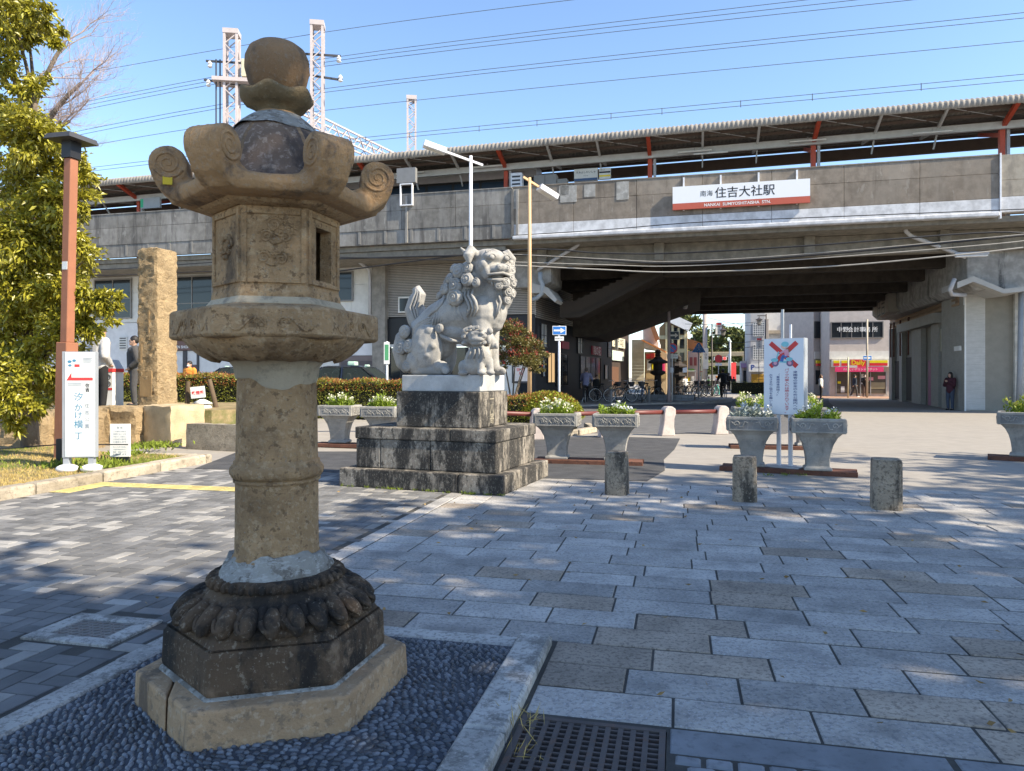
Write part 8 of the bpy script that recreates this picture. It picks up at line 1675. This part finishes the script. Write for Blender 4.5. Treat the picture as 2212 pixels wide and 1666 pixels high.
dr = person('taxi driver in a white shirt at the wheel of the navy taxi', t1+Vector((0.02,-0.34,-0.33)), R(60), 1.62, K_wht, K_blk, 'sit')
# ---------------------------------------------------------------- gantry masts and wires
m_mast = plain('pale_lattice_steel', (0.47,0.41,0.40), 0.5)
def mast(label, px, Y, pyt, w, z0=9.0, extras=True):
    x = XW(px,Y); zt = ZW(pyt,Y); o = thing('catenary_mast', label, 'lattice mast', (x,Y,0), R(8)); h = w/2
    for sx in (-1,1):
        for sy in (-1,1): MB().bb(sx*h-0.06,sx*h+0.06,sy*h-0.06,sy*h+0.06,z0,zt).build('leg', m_mast, o)
    t = MB(); z = z0; k = 0
    while z < zt-0.2:
        z2 = min(z+w*0.95, zt)
        for s in (-1,1):
            a, b_ = (-h,h) if k%2 else (h,-h)
            t.bar((a,s*h,z),(b_,s*h,z2),0.05,0.05); t.bar((s*h,a,z),(s*h,b_,z2),0.05,0.05)
        z = z2; k += 1
    t.build('lacing', m_mast, o)['kind'] = 'stuff'
    MB().bb(-h-0.08,h+0.08,-h-0.08,h+0.08,zt,zt+0.25).build('cap', m_mast, o)
    if extras:
        for q, (zz, L) in enumerate(((zt-1.4,1.0),(zt-2.4,1.1))):
            MB().bar((-h-L,0,zz),(h+L*0.9,0,zz-0.25*q),0.08,0.10).build('cross_arm', m_dark_metal, o)
            for s in (-1,1): MB().lathe([(0.06,-0.35),(0.13,-0.3),(0.08,-0.2),(0.13,-0.14),(0.06,0)],8,(s*(h+L*0.8),0,zz)).build('insulator', m_white, o)
    return o
M1 = mast('left pale lattice catenary mast seen beside the lantern jewel', 501, 38.0, 78, 0.62); M2 = mast('right pale lattice catenary mast seen beside the lantern jewel', 686, 37.2, 60, 0.55); M3 = mast('short pale lattice mast rising above the canopy', 889, 46.0, 218, 0.50, 9.0, False)
# access ladder and box on the first mast
MB().tube([(-0.75,-0.2,10.5),(-0.75,-0.2,18.2)],0.04,6).build('ladder_rail', m_dark_metal, M1); MB().tube([(-0.55,-0.2,10.5),(-0.55,-0.2,18.2)],0.04,6).build('ladder_rail', m_dark_metal, M1)
MB().bb(0.55,1.5,-0.4,0.4,ZW(170,38),ZW(132,38)).build('equipment_box', plain('box_cream',(0.55,0.50,0.36),0.6), M1, bevel=0.02); MB().bb(-0.9,1.7,-0.5,0.5,ZW(178,38)-0.1,ZW(174,38)).build('platform', m_mast, M1)
# gantry beam towards the far side
gb_ = thing('gantry_beam', 'pale lattice beam crossing the tracks behind the lantern', 'gantry beam', (0,0,0)); a = P(515,190,38.2); b_ = P(845,345,56.0)
up = Vector((0,0,1)); d = (b_-a).normalized(); sd = d.cross(up).normalized(); hw, hh = 0.38, 0.42; n = 22; t = MB()
for s in (-1,1):
    for q in (-1,1): MB().bar(a+sd*hw*s+up*hh*q, b_+sd*hw*s+up*hh*q, 0.11, 0.11).build('chord', m_mast, gb_)
    for i in range(n):
        p0 = a.lerp(b_,i/n)+sd*hw*s; p1 = a.lerp(b_,(i+1)/n)+sd*hw*s; sg_ = 1 if i%2 else -1; t.bar(p0+up*hh*sg_, p1-up*hh*sg_, 0.05, 0.05); t.bar(p0+up*hh*sg_-sd*hw*s*1.0+sd*hw, p1+up*hh*sg_-sd*hw*s-sd*hw, 0.04, 0.04)
t.build('lacing', m_mast, gb_)['kind'] = 'stuff'
m_wire = plain('wire_dark', (0.10,0.12,0.15), 0.5)
def wire(pts, label, r=0.018, m=None, nm='overhead_wire', group='overhead wires in the sky', sag=0.0, n=24):
    (x0,y0,Y0),(x1,y1,Y1) = pts[0], pts[-1]
    if len(pts) == 2:
        A_, B_ = P(x0,y0,Y0), P(x1,y1,Y1); w = [A_.lerp(B_,i/n)-Vector((0,0,sag*4*(i/n)*(1-i/n))) for i in range(n+1)]
    else:
        pw = [P(*p) for p in pts]; w = []
        for i in range(len(pw)-1):
            p0 = pw[max(0,i-1)]; p1 = pw[i]; p2 = pw[i+1]; p3 = pw[min(len(pw)-1,i+2)]
            for q in range(8): t_ = q/8; w.append(0.5*((2*p1)+(p2-p0)*t_+(2*p0-5*p1+4*p2-p3)*t_*t_+(3*p1-p0-3*p2+p3)*t_**3))
        w.append(pw[-1])
    o = MB().tube(w, r, 5).build(nm, m or m_wire); tag(o, label, 'wire', group); return o
wl_ = [((60,180,44),(700,70,37),(1400,-20,32),'highest thin wire behind the lantern jewel'),((60,245,44),(700,127,37),(2000,-30,30),'upper of the three close feeder wires'),((60,253,44),(700,135,37),(2010,-18,30),'middle of the three close feeder wires'),((60,262,44),(705,143,37),(2100,-14,30),'lower of the three close feeder wires'),
       ((60,305,44),(700,192,37),(2300,18,29),'upper of the paired wires crossing to the right edge'),((60,314,44),(700,200,37),(2300,30,29),'lower of the paired wires crossing to the right edge'),((60,338,44),(690,240,38),(2300,80,30),'single wire midway above the canopy'),((60,378,44),(740,302,38),(2300,152,30),'catenary wire just above the canopy roof'),((60,386,44),(740,310,38),(2300,165,30),'contact wire lowest above the canopy roof')]
for a_, b2, c2_, lab in wl_: wire([a_,b2,c2_], lab, 0.015)
ca, cb = wl_[7], wl_[8]
dp = thing('catenary_droppers', 'short droppers joining the two lowest catenary wires', 'wire')
for px in (790,885,1035,1160,1320,1430,1600,1755,1990):
    f = (px-740)/(2300-740); Y = 38+(30-38)*f; y1 = 302+(152-302)*f; y2 = 310+(165-310)*f; MB().tube([P(px,y1-2,Y),P(px,y2+2,Y)],0.02,5).build('dropper', m_wire, dp)
m_cab = plain('cable_black', (0.02,0.02,0.022), 0.5); m_cabg = plain('cable_grey', (0.32,0.30,0.27), 0.6)
cabs = [([(700,590,34.5),(1101,541,32.2),(1300,547,31.5),(1460,547,31),(1747,531,29),(2150,502,27),(2290,520,26.5)],0.035,m_cab,'thick black cable across the front of the girder'),([(700,560,34.5),(1101,551,32.2),(1300,562,31.5),(1460,569,30.8),(1736,553,29),(2139,516,27),(2290,500,26.5)],0.04,m_cab,'black bundled cable below the thick cable'),([(1101,549,32.1),(1300,559,31.4),(1460,565,30.7),(1736,549,28.9),(2139,513,26.9),(2290,498,26.4)],0.015,m_cabg,'thin support wire above the bundled cable'),
        ([(1101,566,32.0),(1300,572,31.4),(1462,575,30.7),(1740,560,28.9),(2139,528,26.9),(2290,510,26.4)],0.02,m_cabg,'thin pale cable below the bundled cable'),([(1101,573,31.9),(1290,582,31.3),(1462,588,30.6),(1772,577,28.8),(2048,553,27),(2210,535,26.3)],0.028,m_cabg,'lowest pale cable under the girder'),([(1107,509,32.0),(1300,497,30.8),(1500,481,29.6),(1760,470,28.5),(2212,452,26.5)],0.02,m_cab,'thin cable along the painted white band'),
        ([(0,592,38),(270,580,37),(480,566,36),(700,560,34.5)],0.025,m_cab,'cable along the white wall at the left'),([(0,600,38),(270,594,37),(480,586,36),(700,590,34.5)],0.02,m_cab,'lower cable along the white wall at the left'),([(735,556,33.8),(900,560,33),(1100,566,32)],0.02,m_cab,'cable crossing the louvres behind the lion')]
for pts_, r_, m_, lab in cabs: wire(pts_, lab, r_, m_, 'utility_cable', 'cables along the viaduct')
for k_, (p0_, p1_) in enumerate((((1480,700,62),(1650,694,60)),((1480,712,63),(1650,722,60)),((1500,740,66),(1655,735,60)),((1525,685,62),(1640,705,68)),((1500,752,70),(1640,748,66)))):
    wire([p0_,p1_], ['highest','second','third','slanting','lowest'][k_]+' wire strung across the shrine street', 0.02, m_cab, 'street_wire', 'wires over the shrine street', sag=0.15)
